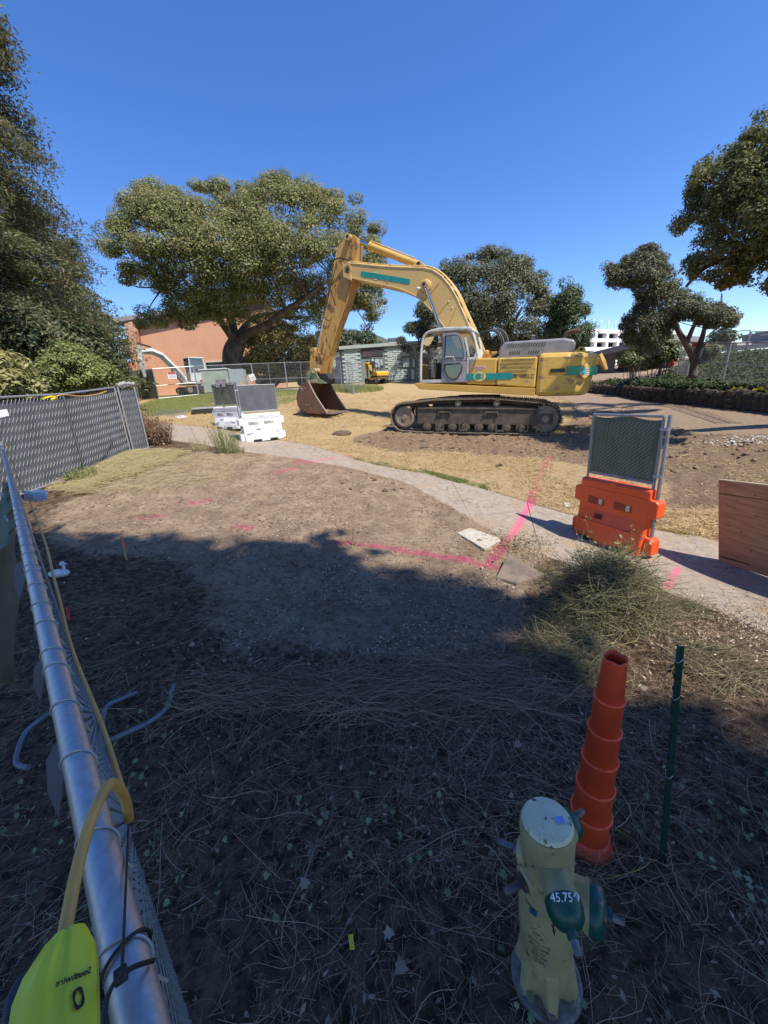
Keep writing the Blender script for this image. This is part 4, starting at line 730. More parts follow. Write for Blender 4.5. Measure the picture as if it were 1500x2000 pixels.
# heavy cord looping over the rail into the connector
def pd(x, y, dep): # point at optical depth
    v = FW*FPX+RT*(x-750)+DN*(y-1000); return CAM+v*(dep/FPX)
hc = smoothline([pd(252, 1600, .47), pd(247, 1570, .45), pd(238, 1548, .425), pd(221, 1531, .405), pd(206, 1540, .39), pd(186, 1580, .37), pd(166, 1640, .355), pd(148, 1710, .335), pd(134, 1780, .32), pd(125, 1830, .31)], 6)
MB().tube(hc, .0052, 12).build('heavy_cord', CY, cord, world=True, smooth=True)
GY = mat('connector_yellow_green', (.62, .66, .03), .42, c2=(.56, .58, .025), sc=8); ck = thing('cord_connector', 'bright yellow three-way cord connector at the bottom left corner', 'connector', pd(120, 1900, .28))
AXp = pd(108, 2150, .245)-pd(127, 1822, .305); L0 = pd(127, 1822, .305); al = np.linalg.norm(AXp); ax = AXp/al; vw = L0-CAM; vw /= np.linalg.norm(vw); rt_ = np.cross(ax, vw); rt_ /= np.linalg.norm(rt_); ot = np.cross(rt_, ax)
if rt_@RT < 0: rt_ = -rt_
if ot@(CAM-L0) < 0: ot = -ot
def body(prof, name, m, par, sh=(0, 0), sec=None):
    sec = sec or [(1, .0), (.92, .45), (.6, .8), (.25, .95), (.1, .80), (-.1, .80), (-.25, .95), (-.55, .80), (-.72, .5), (-1, .15), (-1, -.5), (-.6, -.9), (.6, -.9), (1, -.5)]
    q = MB(); V = []
    for t, w_, c_ in prof:
        for a, b in sec: V.append(L0+ax*t*.1+rt_*((a*w_+c_)*.0078)+ot*(b*.016*min(1, w_/2.6+.25)))
    k = len(sec); n = len(prof); q.add(V, [(i*k+j, i*k+(j+1) % k, (i+1)*k+(j+1) % k, (i+1)*k+j) for i in range(n-1) for j in range(k)]+[tuple(range(k)), tuple((n-1)*k+j for j in range(k))]); return q.build(name, m, par, world=True, smooth=True, bev=.0006)
body([(0, .75, .1), (.02, 1.6, .1), (.08, 2.1, 0), (.16, 2.75, -.2), (.28, 3.15, -.35), (.6, 3.3, -.35), (1.0, 3.4, -.3), (1.5, 3.4, -.3)], 'connector_body', GY, ck)
body([(.12, 1.6, -1.7), (.2, 2.2, -1.6), (.5, 2.4, -1.6), (1.5, 2.6, -1.5)], 'connector_shell', mat('connector_blue_grey', (.04, .045, .07), .5), ck, sec=[(1, -.9), (1, -.1), (-1, -.1), (-1.15, -.5), (-1, -.9)])
body([(.52, .2, -1.0), (.56, .6, -1.0), (.8, .75, -1.0), (1.5, .8, -.95)], 'indicator_window', mat('lens_grey', (.35, .38, .42), .15), ck, sec=[(1, 1.22), (-1, 1.15), (-1, .2), (1, .2)])
LM = mat('print_black', (.01, .01, .012), .5)
def cm(x, t, h=.0195): return L0+ax*t*.1+rt_*(x*.0078)+ot*h
o_ = cm(.85, .345, .0160); xx = -rt_*.93-ot*-.36*1; text('Southwire', .0054, LM, ck, TM[ck.name].inverted()@frame(o_, -rt_+ot*.42, -ax), ext=.0004)
TMc = TM[ck.name].inverted()
q = MB()
for k_ in range(3):
    c = cm(1.25, .47, .0146); u = (rt_-ot*.55); u = u/np.linalg.norm(u); q.tube([c+u*(.0028+.0004*k_)*math.cos(a)+ax*(.0055-.0003*k_)*math.sin(a+.25*k_)+ot*.0005 for a in np.linspace(0, 6.283, 18, endpoint=False)], .0005, 5, closed=True)
q.build('logo', LM, ck, world=True)
# black cable ties
zt = thing('cable_tie', 'long black cable tie knotted round the near fence rail', 'cable tie', pd(240, 1910, .3))
q = MB(); sk_ = alongs(1880); cen = [np.array(FPt(sk_+.006*math.cos(a), .0205*math.cos(a), ZR+.0205*math.sin(a))) for a in np.linspace(-.6, 3.9, 20)]; q.tube(cen, .0018, 6)
q.tube(smoothline([pd(238, 1900, .29), pd(242, 1820, .33), pd(246, 1720, .385), pd(250, 1640, .45), pd(252, 1590, .5)], 4), .0012, 6); q.tube(smoothline([pd(238, 1900, .285), pd(215, 1935, .27), pd(205, 1980, .26), pd(212, 2060, .25)], 4), .0017, 6); q.tube(smoothline([pd(238, 1905, .29), pd(262, 1888, .31), pd(300, 1876, .335)], 4), .002, 6); q.box(tuple(pd(236, 1905, .287)), (.008,.008,.006), Matrix.Rotation(.6, 3, 'Z'))
q.build('tie_strap', BLK, zt, world=True, smooth=2)
# paper notice, fence stand tubes, caution tape
PAP = mat('blue_paper', (.74, .72, .72), .8, c2=(.62, .60, .62), sc=30)
pn = thing('paper_notice', 'crumpled pale printed notice tied to the near fence rail', 'notice', pd(60, 968, 2.4)); q = MB(); V = []
for i in range(6):
    for j in range(4): V.append(pd(47+i*9+(3 if j < 1 else 0), 957+j*7+2*math.sin(i*1.7+j), 2.45-.02*i+.03*math.sin(i*2.1)))
q.add(V, [(i*4+j, i*4+j+1, (i+1)*4+j+1, (i+1)*4+j) for i in range(5) for j in range(3)]); q.build('sheet', PAP, pn, world=True, solid=.001); MB().tube([pd(47, 962, 2.46), pd(38, 945, 2.5)], .006, 5).build('string', CY, pn, world=True)
q = MB()
for j in range(4): q.tube([pd(55, 962+j*5, 2.40), pd(86, 965+j*5, 2.36)], .0012, 3)
q.build('print', mat('ink_blue', (.08, .10, .25), .8), pn, world=True)
PIP = mat('tube_grey_blue', (.20, .22, .25), .5, .3, c2=(.14, .15, .17), sc=12)
def pipe(nm, pts, r, lb, cat, m=PIP): g = [(G(x, y)+np.array([0, 0, r+h])) for x, y, h in pts]; o = thing(nm, lb, cat, g[0]); MB().tube(smoothline(g, 6), r, 12).build('tube', m, o, world=True, smooth=True); return o
pipe('fence_stand', [(218, 1455, .02), (262, 1437, .03), (300, 1418, .03), (330, 1390, .03), (342, 1350, .04)], .018, 'bent grey tube of a fence stand curling up at its end on the litter', 'fence stand')
pipe('fence_stand', [(205, 1475, .05), (210, 1400, .05), (240, 1375, .03), (270, 1360, .02)], .016, 'short grey stand tube leaning against the foot of the near fence', 'fence stand')
pipe('fence_stand', [(100, 1405, .04), (55, 1440, .03), (35, 1495, .02), (60, 1508, .02)], .016, 'grey stand tube looping out left of the near fence', 'fence stand')
# white bag-like decoy, stakes, tags
WH = mat('soft_white', (.62, .64, .68), .6, c2=(.5, .52, .56), sc=10)
g_ = G(118, 1128); dk = thing('white_decoy', 'white duck shaped figure lying by the near fence', 'duck figure', g_); q = MB(); q.ico((g_[0], g_[1], g_[2]+.06), .06, 3, .02, (2.2, 1.1, .9)); q.build('body', WH, dk, world=True, smooth=2)
q = MB(); q.tube([(g_[0]+.06, g_[1]+.02, g_[2]+.08), (g_[0]+.07, g_[1]+.02, g_[2]+.15), (g_[0]+.06, g_[1]+.02, g_[2]+.18)], [.02, .018, .028], 10); q.ico((g_[0]+.06, g_[1]+.02, g_[2]+.18), .03, 2, 0); q.tube([(g_[0]+.07, g_[1]+.02, g_[2]+.18), (g_[0]+.12, g_[1]+.02, g_[2]+.175)], [.012, .005], 6); q.build('head', WH, dk, world=True, smooth=2)
WD = mat('stake_wood', (.50, .30, .17), .8, c2=(.40, .22, .12), sc=12, stretch=(1, 1, .2)); ORR = mat('orange_ribbon', (.75, .12, .03), .6)
g_ = G(247, 1095); tp_ = g_+(at(238, 1049, np.hypot(g_[0], g_[1]))-g_); sk2 = thing('wooden_stake', 'short orange topped wooden stake leaning in the shaded soil', 'stake', g_); MB().tube([g_-np.array([0, 0, .05]), tp_], .014, 4).build('stake', WD, sk2, world=True); MB().tube([tp_-(tp_-g_)*.12, tp_-(tp_-g_)*.2], .018, 6).build('ribbon', ORR, sk2, world=True); MB().add([tp_-(tp_-g_)*.15, tp_-(tp_-g_)*.15+np.array([.03, 0, -.02]), tp_-(tp_-g_)*.5+np.array([.035, 0, 0]), tp_-(tp_-g_)*.5+np.array([.015, 0, 0])], [(0, 1, 2, 3)]).build('ribbon_tail', ORR, sk2, world=True)
def flat(nm, pts, h, m, lb, cat, th=.004, lift=.03):
    g = [G(*p) for p in pts]; c = np.mean(g, 0); o = MB(); V = [p+np.array([0, 0, lift]) for p in g]+[p+np.array([0, 0, lift+th]) for p in g]; n = len(g)
    o.add(V, [tuple(range(n)), tuple(range(2*n-1, n-1, -1))]+[(i, (i+1) % n, n+(i+1) % n, n+i) for i in range(n)]); ob = o.build(nm, m, bev=min(.004, th*.3)); return tag(ob, lb, cat)
flat('yellow_tag', [(682,1842),(691,1840),(695,1870),(686,1872)], 0, mat('tag_yellow', (.75, .62, .03), .6), 'small yellow tag lying in the litter left of the hydrant', 'tag', .003, .05)
flat('red_tag', [(131,1195),(137,1193),(141,1218),(135,1222)], 0, mat('tag_red', (.55, .02, .03), .6), 'small red tag at the foot of the near fence', 'tag', .003, .05)
CON = mat('pale_concrete', (.50, .46, .38), .9, c2=(.38, .34, .28), sc=14, bump=.5, bsc=90)
flat('concrete_slab', [(893,1046),(917,1036),(975,1056),(977,1062),(946,1078)], 0, CON, 'small pale concrete slab lying at the path edge by the pink paint', 'slab', .05, .0)
ROK = mat('split_rock', (.25, .19, .14), .9, c2=(.15, .115, .09), sc=5, bump=.8, bsc=30, stretch=(1, 1, 4))
a, b, c, d = G(965, 1132), G(1010, 1148), G(1062, 1140), G(992, 1100); q = MB(); n = 4
q.add([a-[0, 0, .05], b-[0, 0, .05], c-[0, 0, .05], d-[0, 0, .02], a+[0.02, 0, .03], b+[0, .02, .06], c+[0, 0, .14], d+[0, 0, .15]], [(0, 1, 2, 3), (4, 5, 6, 7), (0, 1, 5, 4), (1, 2, 6, 5), (2, 3, 7, 6), (3, 0, 4, 7)]); tag(q.build('broken_slab', ROK, bev=.015), 'brown broken slab tilted out of the soil by the pink line', 'rock')
# dead twig stump
g_ = G(690, 1068); ts = thing('twig_stump', 'little dead stump with bare twigs standing in the sunlit dirt', 'stump', g_); TW = mat('bare_twig', (.27, .18, .12), .9, c2=(.18, .12, .08), sc=20)
for dx, dy, h, r in ((.03, 0, .34, .006), (.015, .02, .25, .008), (-.02, 0, .12, .015), (.2, .02, .07, .010), (-.10, .02, .04, .01), (.05, -.03, .10, .012)):
    MB().tube(smoothline([g_-[0, 0, .03], g_+[dx*.4, dy*.4, h*.45], g_+[dx, dy, h]], 4), [r*(1.4-.1*i) for i in range(9)], 7).build('twig', TW, ts, world=True, smooth=2)
for px, py, dx, h in ((875, 1115, .10, .12), (640, 1000, -.2, .03), (470, 1010, .1, .06), (800, 1130, .04, .05), (740, 905, .0, .03)):
    g_ = G(px, py); MBt = MB(); MBt.tube(smoothline([g_-[.1, 0, -.005], g_+[dx*.3, .02, h*.6], g_+[dx+.08, .03, h]], 4), .005, 5); MBt.tube([g_+[0, 0, .01], g_+[.04, .12, h*.8]], .004, 5); tag(MBt.build('fallen_twig', TW), {875: 'forked bare twig on the dirt by the pink line', 640: 'dark bent twig on the sunlit dirt near the stump', 470: 'twig on the dirt near the shadow edge at left', 800: 'short stub of a twig at the shadow edge in the middle', 740: 'tiny twig at the dirt edge beside the path'}[px], 'twig')
# -- green steel post
g_ = G(1290, 1682); d = math.hypot(*g_[:2]); tp_ = at(1325, 1262, d*.985); ps = thing('steel_fence_post', 'slim green steel post with wire clips standing right of the orange cone', 'post', g_); GP = mat('post_green', (.012, .055, .045), .5, c2=(.008, .035, .03), sc=30, bump=.1)
dv = Vector(tp_-g_); M = dv.to_track_quat('Z', 'Y').to_matrix().to_4x4(); M.translation = Vector(g_); hL = dv.length; q = MB()
q.box((0, 0, hL/2-.04), (.026, .005, hL+.08)); q.box((0, .009, hL/2-.04), (.005, .018, hL+.08)); q.v = [tuple(TM[ps.name].inverted()@(M@Vector(v))) for v in q.v]; q.build('post', GP, ps)
q = MB(); [q.box((0, -.005, .1+k*.055), (.012, .006, .014)) for k in range(int(hL/.055)-2)]; q.v = [tuple(TM[ps.name].inverted()@(M@Vector(v))) for v in q.v]; q.build('studs', GP, ps, kind='stuff')
for f in (.95, .80, .45): MB().tube([tuple(TM[ps.name].inverted()@(M@Vector((.019*math.cos(a), .012*math.sin(a)+.004, hL*f+.008*math.sin(a*2))))) for a in np.linspace(0, 6.283, 12, endpoint=False)], .0016, 5, closed=True).build('wire_clip', WIRE, ps)
# -- orange segmented cone
OR = mat('cone_orange', (.88, .11, .04), .48, c2=(.78, .085, .03), sc=8, bump=.05); g_ = G(1146, 1636); d = math.hypot(*g_[:2]); tp_ = at(1203, 1284, d*1.0); cn = thing('traffic_cone', 'tall leaning orange cone of six stepped tubes behind the hydrant', 'cone', g_)
dv = Vector(tp_-g_); Lc = dv.length; M = TM[cn.name].inverted()@(Matrix.Translation(Vector(g_))@dv.to_track_quat('Z', 'Y').to_matrix().to_4x4())
cuts_ = [.0, .185, .345, .50, .655, .815, 1.0]; r_at = lambda t: .088-.044*t
q = MB(); q.lathe([(.105, 0), (.115, .004), (.105, .02), (.092, .03), (.086, .06)], k=32, cap=False); q.build('cone_base', OR, cn, M=M, smooth=2, solid=.004)
for k in range(6):
    t0, t1 = cuts_[k], cuts_[k+1]; a = r_at(t0)*.96; b = r_at(t1)*(1.0); z0, z1 = t0*Lc+.0, t1*Lc; prof = [(a*1.0, z0+.002), (b*1.02, z1-.012)]+[(b*1.02+.004, z1-.010), (b*1.02+.0062, z1-.005), (b*1.02+.004, z1), (b*.98, z1+.001), (b*.93, z1-.01)]
    if k == 5: prof = [(a, z0), (b*.99, z1-.012), (b+.001, z1-.008), (b+.0015, z1-.003), (b-.002, z1), (b-.004, z1-.02), (b-.001, z1-.12)]
    q = MB().lathe(prof, k=32, cap=False)
    if k == 5: q.v = [((x*(1+.05*math.sin(3*math.atan2(y, x)+1)*(z > z1-.06))), y*(1+.05*math.cos(2*math.atan2(y, x))*(z > z1-.06)), z+(.004*math.sin(5*math.atan2(y, x)) if z > z1-.05 else 0)) for x, y, z in q.v]
    q.build('cone_section', OR, cn, M=M, smooth=2, solid=.0025)
# coiled wires by the cone
g_ = G(1190, 1690); wc = thing('wire_coil', 'loose loop of thin yellow and dark wires beside the cone foot', 'wire', g_)
for k in range(7):
    P = [(g_[0]+.0+(.13+.012*k)*math.cos(a)*1.1, g_[1]+.05+(.085+.009*k)*math.sin(a), g_[2]+.02+.012*k*math.sin(a*2+k)) for a in np.linspace(-2.4+.1*k, 1.0, 16)]; MB().tube(P, .0018, 5).build('wire', mat('wire_yellow', (.42, .33, .08), .6) if k % 3 == 1 else mat('wire_brown', (.10, .08, .06), .8), wc, world=True, smooth=2)
# -- fire hydrant
g_ = G(1066, 1914); HY = thing('fire_hydrant', 'chipped cream fire hydrant with green outlet caps in the shaded foreground', 'fire hydrant', g_, Matrix.Rotation(R_(-3.2), 3, Vector((float(g_[0]), float(g_[1]), 0)))); d0 = math.hypot(*g_[:2]); hz_ = float(at(1072, 1598, d0)[2]-g_[2]); print('hydrant height', hz_)
CRM = mat('hydrant_cream', (.44, .37, .19), .42, c2=(.33, .28, .135), sc=7, bump=.15, bsc=45, rust=((.06, .04, .03), 12, .60)); CRT = mat('hydrant_top_lit', (.74, .66, .42), .4, c2=(.60, .53, .34), sc=8, bump=.12, bsc=60, rust=((.06, .04, .03), 30, .545)); HG = mat('hydrant_green', (.010, .085, .052), .38, c2=(.006, .06, .045), sc=10, bump=.15, bsc=40); HGp = mat('hydrant_green_chipped', (.008, .075, .060), .35, bump=.2, bsc=30, rust=((.50, .19, .13), 12, .545)); STL = mat('dull_steel', (.20, .19, .20), .45, .6, c2=(.10, .08, .075), sc=20, bump=.2); RST = mat('rusty_flange', (.15, .11, .10), .8, c2=(.30, .27, .22), sc=18, bump=.5)
to = -np.array(g_[:2])/d0; az0 = math.atan2(to[1], to[0])  # towards camera
def hd_(deg, el=0): a = az0+R_(deg); return Vector((math.cos(a)*math.cos(R_(el)), math.sin(a)*math.cos(R_(el)), math.sin(R_(el))))
FH = .72
def lath(prof, c, ax_, name, m, k=28, par=HY, **kw): return MB().lathe([((r*FH, h) if abs(Vector(ax_).normalized().z) > .99 else (r*FH, h*FH)) for r, h in prof], c, ax_, k).build(name, m, par, smooth=True, **kw)
K = hz_/.78
lath([(.16, -.04), (.165, .0), (.165, .025), (.155, .032), (.0, .032)], (0, 0, 0), (0, 0, 1), 'base_flange', RST, 36)
for k in range(6): a = k*math.pi/3+.3; MB().lathe([(.017, 0), (.017, .022), (.012, .026)], (.135*FH*math.cos(a), .135*FH*math.sin(a), .03), (0, 0, 1), 6).build('bolt', RST, HY)
lath([(.088, .02), (.098, .05), (.112, .13), (.118, .20), (.120, .30), (.122, .38), (.120, .46), (.110, .53), (.108, .57), (.110, .66), (.112, .735), (.110, .752), (.104, .765)], (0, 0, 0), (0, 0, K), 'barrel', CRM, 36)
lath([(.104, .765*K), (.095, .775*K), (.05, .781*K), (0, .783*K)], (0, 0, 0), (0, 0, 1), 'dome_top', CRT, 36)  # paler cream puts light on the top into the colour; chips are real
for dg in (0, 60, 120, 180, 240, 300):
    v = hd_(dg+20); q = MB(); s = Vector((-v.y, v.x, 0)); P = [v*.085*FH+Vector((0, 0, .03)), v*.150*FH+Vector((0, 0, .03)), v*.118*FH+Vector((0, 0, .20)), v*.085*FH+Vector((0, 0, .2))]
    q.add([p+s*e*w_ for e in (-1, 1) for p, w_ in zip(P, (.03, .012, .02, .03))], [(0, 1, 2, 3), (4, 5, 6, 7), (0, 1, 5, 4), (1, 2, 6, 5), (2, 3, 7, 6)]); q.build('rib', CRM, HY, bev=.006)
def outlet(dg, z, r, l, cap, name, nut=True, el=0, capm=HG):
    v = hd_(dg, el); c = Vector((0, 0, z)); lath([(r*1.05, .02), (r*1.0, l-.02), (r*1.06, l-.012), (r*1.06, l)], c, v, name, CRM, 30)
    o = lath([(r*1.10, l), (r*1.12, l+.006), (r*1.12, l+cap*.35), (r*1.0, l+cap*.7), (r*.7, l+cap*.95), (r*.33, l+cap*1.05), (r*.33, l+cap*1.3), (r*.24, l+cap*1.35), (0, l+cap*1.35)], c, v, 'outlet_cap', capm, 30)
    MB().lathe([(.012, 0), (.011, .032), (.008, .034)], c+v*(l+cap*1.3)*FH, v, 5).build('cap_nut', STL, o, bev=.002); return c, v
outlet(26, .655*K, .062, .175, .085, 'hose_outlet', el=-6)
outlet(92, .475*K, .092, .17, .065, 'pumper_outlet', capm=HGp)
outlet(150, .665*K, .058, .13, .06, 'hose_outlet')
for dg, z in ((-42, .565), (-88, .60), (-140, .60)):     # operating stems
    v = hd_(dg, -4); c = Vector((0, 0, z*K)); lath([(.060, .05), (.055, .115), (.048, .122)], c, v, 'stem_boss', CRM, 20); o = lath([(.036, .118), (.036, .135), (.026, .14)], c, v, 'stem_collar', STL, 16); MB().lathe([(.0125, .10), (.012, .155), (.008, .158)], c+Vector((0, 0, 0)), v, 5).build('stem_nut', STL, o, bev=.002)
BT = mat('blue_tape', (.01, .09, .25), .5); LT = mat('label_blue', (.22, .33, .66), .6, c2=(.3, .42, .75), sc=30)
q = MB(); r_0 = .1225*FH
for a0, a1, z0 in ((-26, -11, .475), (22, 31, .475)):
    A = np.linspace(a0, a1, 6); V = [hd_(a)*(r_0+.002)+Vector((0, 0, (z0+zz)*K+(a+15)*.0003)) for zz in (-.01, .012) for a in A]; MB().add(V, [(i, i+1, i+7, i+6) for i in range(5)]).build('tape', BT, HY, solid=.001)
tt = hd_(0); sd = hd_(90); c = tt*-.005+sd*.034+Vector((0, 0, .7845*K)); Mt = Matrix.Rotation(az0+.5, 3, 'Z'); MB().box(c, (.02, .026, .0012), Mt).build('label_plate', LT, HY)
cap_c = Vector((0, 0, .655*K))+hd_(26, -6)*.17; fr_n = hd_(26, -6); upv = Vector((0, 0, 1))
WP = mat('paint_pen_white', (.75, .77, .80), .6); yv = Vector((-.0, 0, 1)); xr = hd_(26+90); Mx = frame(Vector((0, 0, .655*K))+hd_(26, 0)*.148+Vector((0, 0, .036)), xr, (fr_n*-.75+upv*.65)); text('45.75\u2191', .027, WP, HY, Mx, ext=.0025, name='pen_marks')
# cast lettering
def cyltext(s, size, z, dg=0, m=CRM, r=.0868):
    x = hd_(dg+90); return text(s, size, m, HY, frame(hd_(dg)*r+Vector((0, 0, z)), x, (0, 0, 1)), ext=.0035, name='cast_lettering')
cyltext('UL', .022, .385*K, -8, r=.0878); MB().tube([hd_(-8)*.0885+hd_(82)*(.020*math.cos(a))+Vector((0, 0, .385*K+.020*math.sin(a))) for a in np.linspace(0, 6.283, 18, endpoint=False)], .0028, 5, closed=True).build('cast_ring', CRM, HY)
for s, z, sz in (('LISTED FIRE', .345, .014), ('HYDRANT', .323, .014), ('PSI RE', .301, .016), ('200 WP', .281, .016), ('2000', .258, .020)): cyltext(s, sz, z*K, -6, r=.0862)
for k, (dx, n_) in enumerate(((.03, 9), (-.035, 7))):   # chains under the cap
    b0 = Vector((0, 0, .655*K))+hd_(26, -6)*.13+xr*dx*-.8+Vector((0, 0, -.045)); 
    for j in range(n_): p_ = b0+Vector((.002*math.sin(j), 0, -.011*j)); MB().tube([p_+(xr if j % 2 else fr_n)*.0042*math.cos(a)+Vector((0, 0, .0068*math.sin(a))) for a in np.linspace(0, 6.283, 8, endpoint=False)], .0013, 4, closed=True).build('chain_link', BLKP, HY)
# -- water barriers with fence tops
def local_of(T): return lambda x, y, z: (x, y, z)
def barrier(o0, dirv, Ln, Hh, Wd, col, lab, nm_group, screen, mesh, flip=1, tilt=0.0, gap=.0, pole=True):
    """o0: world point under middle, dirv: along unit vector in plan, local x along, y towards the viewer side"""
    yaw = math.atan2(dirv[1], dirv[0]); T = thing('water_barrier', lab, 'barrier', o0, (Matrix.Rotation(yaw, 3, 'Z') @ Matrix.Rotation(tilt, 3, 'Y')), nm_group)
    h = Hh*.50; L = Ln; w0 = Wd; sec = [(-w0/2, 0), (-w0/2, h*.12), (-w0*.40, h*.30), (-w0*.20, h*.52), (-w0*.17, h*.86), (-w0*.20, h*.88), (-w0*.20, h*.97), (-w0*.13, h), (w0*.13, h), (w0*.20, h*.97), (w0*.20, h*.88), (w0*.17, h*.86), (w0*.20, h*.52), (w0*.40, h*.30), (w0/2, h*.12), (w0/2, 0)]
    b = MB(); xs = [(-L/2, .80), (-L/2+.10, .82), (-L/2+.105, 1), (L/2-.105, 1), (L/2-.10, .82), (L/2, .80)]; k = len(sec); V = []
    nz = [(-L/2, .62), (-L/2+.02, .70), (-L/2+.16, .78), (-L/2+.36, 1.0), (L/2-.36, 1.0), (L/2-.16, .78), (L/2-.02, .70), (L/2, .62)]
    for x, s in nz:
        for y, z in sec: low = z < h*.5; V.append((x, y*(s if low else 1), z))
    n = len(nz); b.add(V, [(i*k+j, i*k+(j+1) % k, (i+1)*k+(j+1) % k, (i+1)*k+j) for i in range(n-1) for j in range(k)]+[tuple(range(k)), tuple((n-1)*k+j for j in range(k))])
    bo = b.build('barrier_body', col, T, bev=.014)
    dk = mat('opening_dark', (.02, .02, .02), .9) if False else None
    for fx in (-.36, .04):
        for sy in (1, -1): 
            q = MB(); q.prism([(fx*L/1.0, h*.60), (fx*L+.25*L, h*.605), (fx*L+.25*L, h*.70), (fx*L, h*.72)], sy*w0*.175, sy*w0*.200); q.build('fork_slot', mat('slot_'+col.name, tuple(.45*c_ for c_ in ((.8, .1, .03) if 'orange' in col.name else (.75, .75, .75))), .6), T)  # no recess cut: its shade is a darker plastic colour on a plate
            q = MB(); q.box((fx*L+.20*L, sy*w0*.203, h*.66), (.075*L/1.45, .006, .09*h)); q.build('reflector', mat('reflector', (.72, .66, .48) if 'orange' in col.name else (.62, .42, .12), .4, c2=(.35, .33, .25), sc=50), T, bev=.002)
    for sy in (1, -1):
        q = MB(); q.prism([(-.46*L, h*.865), (.46*L, h*.865), (.46*L, h*.83), (-.46*L, h*.83)], sy*w0*.168, sy*w0*.195); q.prism([(-.06*L, h*1.0), (.06*L, h*1.0), (.04*L, h*.90), (-.04*L, h*.90)], sy*w0*.19, sy*w0*.225); q.prism([(-.46*L, h*.34), (.40*L, h*.34), (.36*L, h*.315), (-.46*L, h*.315)], sy*w0*.33, sy*w0*.40); q.build('moulded_rib', col, T, bev=.006)
        q = MB(); [q.box((-.14*L, sy*w0*(.335-.018*k_), h*(.40+.02*k_)), (.13*L, .006, .012*h), Matrix.Rotation(-sy*.66, 3, 'X')) for k_ in range(4)]; q.build('maker_plate', mat('plate_'+col.name, (.05, .015, .01) if 'orange' in col.name else (.3, .3, .3), .6), T, kind='stuff')
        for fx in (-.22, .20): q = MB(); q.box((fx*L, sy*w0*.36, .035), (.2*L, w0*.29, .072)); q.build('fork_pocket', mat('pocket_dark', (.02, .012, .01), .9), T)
    for z, yy in ((h*.16, .0), (h*.72, .0)):
        for e in (1, -1):
            q = MB(); q.prism([(e*L/2-.02*e, z-h*.13), (e*(L/2+.09), z-h*.13), (e*(L/2+.12), z-h*.10), (e*(L/2+.12), z+h*.10), (e*(L/2+.09), z+h*.13), (e*(L/2-.02), z+h*.15)], -.085, .085); q.build('end_knuckle', col, T, bev=.02)
    if pole:
        for e in (flip,): MB().tube([(e*(L/2+.045), 0, .10), (e*(L/2+.045), 0, Hh*1.01)], .024, 12).build('pin_pole', GALVR, T, smooth=True)
    z0, z1 = h*1.08, Hh; x0, x1 = -L/2+.03, L/2-.03
    for P in ([(x0, 0, h*.9), (x0, 0, z1)], [(x1, 0, h*.9), (x1, 0, z1)], [(x0, 0, z1), (x1, 0, z1)], [(x0, 0, z0), (x1, 0, z0)]): MB().tube(P, .019, 12).build('fence_tube', GALVR, T, smooth=True)
    for f in (.12, .82):
        for e in (flip,): MB().box((e*(L/2+.005), 0, z0+(z1-z0)*f), (.11, .055, .03)).build('clamp', GALV, T, bev=.005)
    q = MB(); hexmesh(q, (x0, .0, z0), (1, 0, 0), (0, 0, 1), x1-x0, z1-z0, .048, .0015); q.build('chain_mesh', WIRE if mesh else mat('mesh_dark', (.10, .11, .10), .6), T, kind='stuff')
    q = MB(); nx, nz2 = 22, 10; V = []
    for i in range(nx+1):
        for j in range(nz2+1):
            u, v = i/nx, j/nz2; sag = .02*math.sin(u*9)+.018*u if j == nz2 else 0; V.append((x0+.02+(x1-x0-.04)*u, (-.012 if mesh else .002)+.006*math.sin(u*17+v*5), z0+.02+(z1-z0-.04)*v-max(0, sag)*(.06 if mesh else 1)))
    q.add(V, [(i*(nz2+1)+j, i*(nz2+1)+j+1, (i+1)*(nz2+1)+j+1, (i+1)*(nz2+1)+j) for i in range(nx) for j in range(nz2)]); q.build('windscreen', screen, T, smooth=2)
    if not mesh:      # mesh telegraphing through the screen
        q = MB(); c_ = .062
        for i in range(int((x1-x0)/c_)+14):
            xa = x0+c_*(i-13); 
            for j in range(12):
                za = z0+.05+j*(z1-z0-.14)/12; xb = xa+j*.035*1.9; 
                if x0+.06 < xb < x1-.10: [q.tube([(xb, yy, za), (xb+.055, yy, za+(z1-z0)/13.5)], .0022, 3, cap=False) for yy in (.022, -.020)]
        q.build('mesh_imprint', mat('imprint', (.62, .62, .54), .6), T, kind='stuff')
    return T
BOR = mat('barrier_orange', (.86, .115, .025), .42, c2=(.80, .10, .02), sc=3, bump=.03); BWH = mat('barrier_white', (.78, .79, .80), .45, c2=(.68, .69, .70), sc=3)
Rb = G(1240, 1092); Lb = G(1118, 1040); dv = (Lb-Rb)[:2]; dv = dv/np.linalg.norm(dv); nb = np.array([-dv[1], dv[0]]); 
if nb@Rb[:2] < 0: nb = -nb     # away from camera
Ln = np.linalg.norm((Lb-Rb)[:2])+.02; mid = (Lb+Rb)/2+np.array([*nb, 0])*.2; mid[2] = H(mid[0], mid[1]); print('orange barrier length', Ln)
hh = float(at(1220, 820, math.hypot(mid[0], mid[1]))[2]-mid[2]); print('height', hh)
ob = barrier((mid[0], mid[1], mid[2]), -dv, Ln, 1.93, .46, BOR, 'orange plastic water barrier topped with a green screened fence frame on the path', None, FAB, False, flip=1)
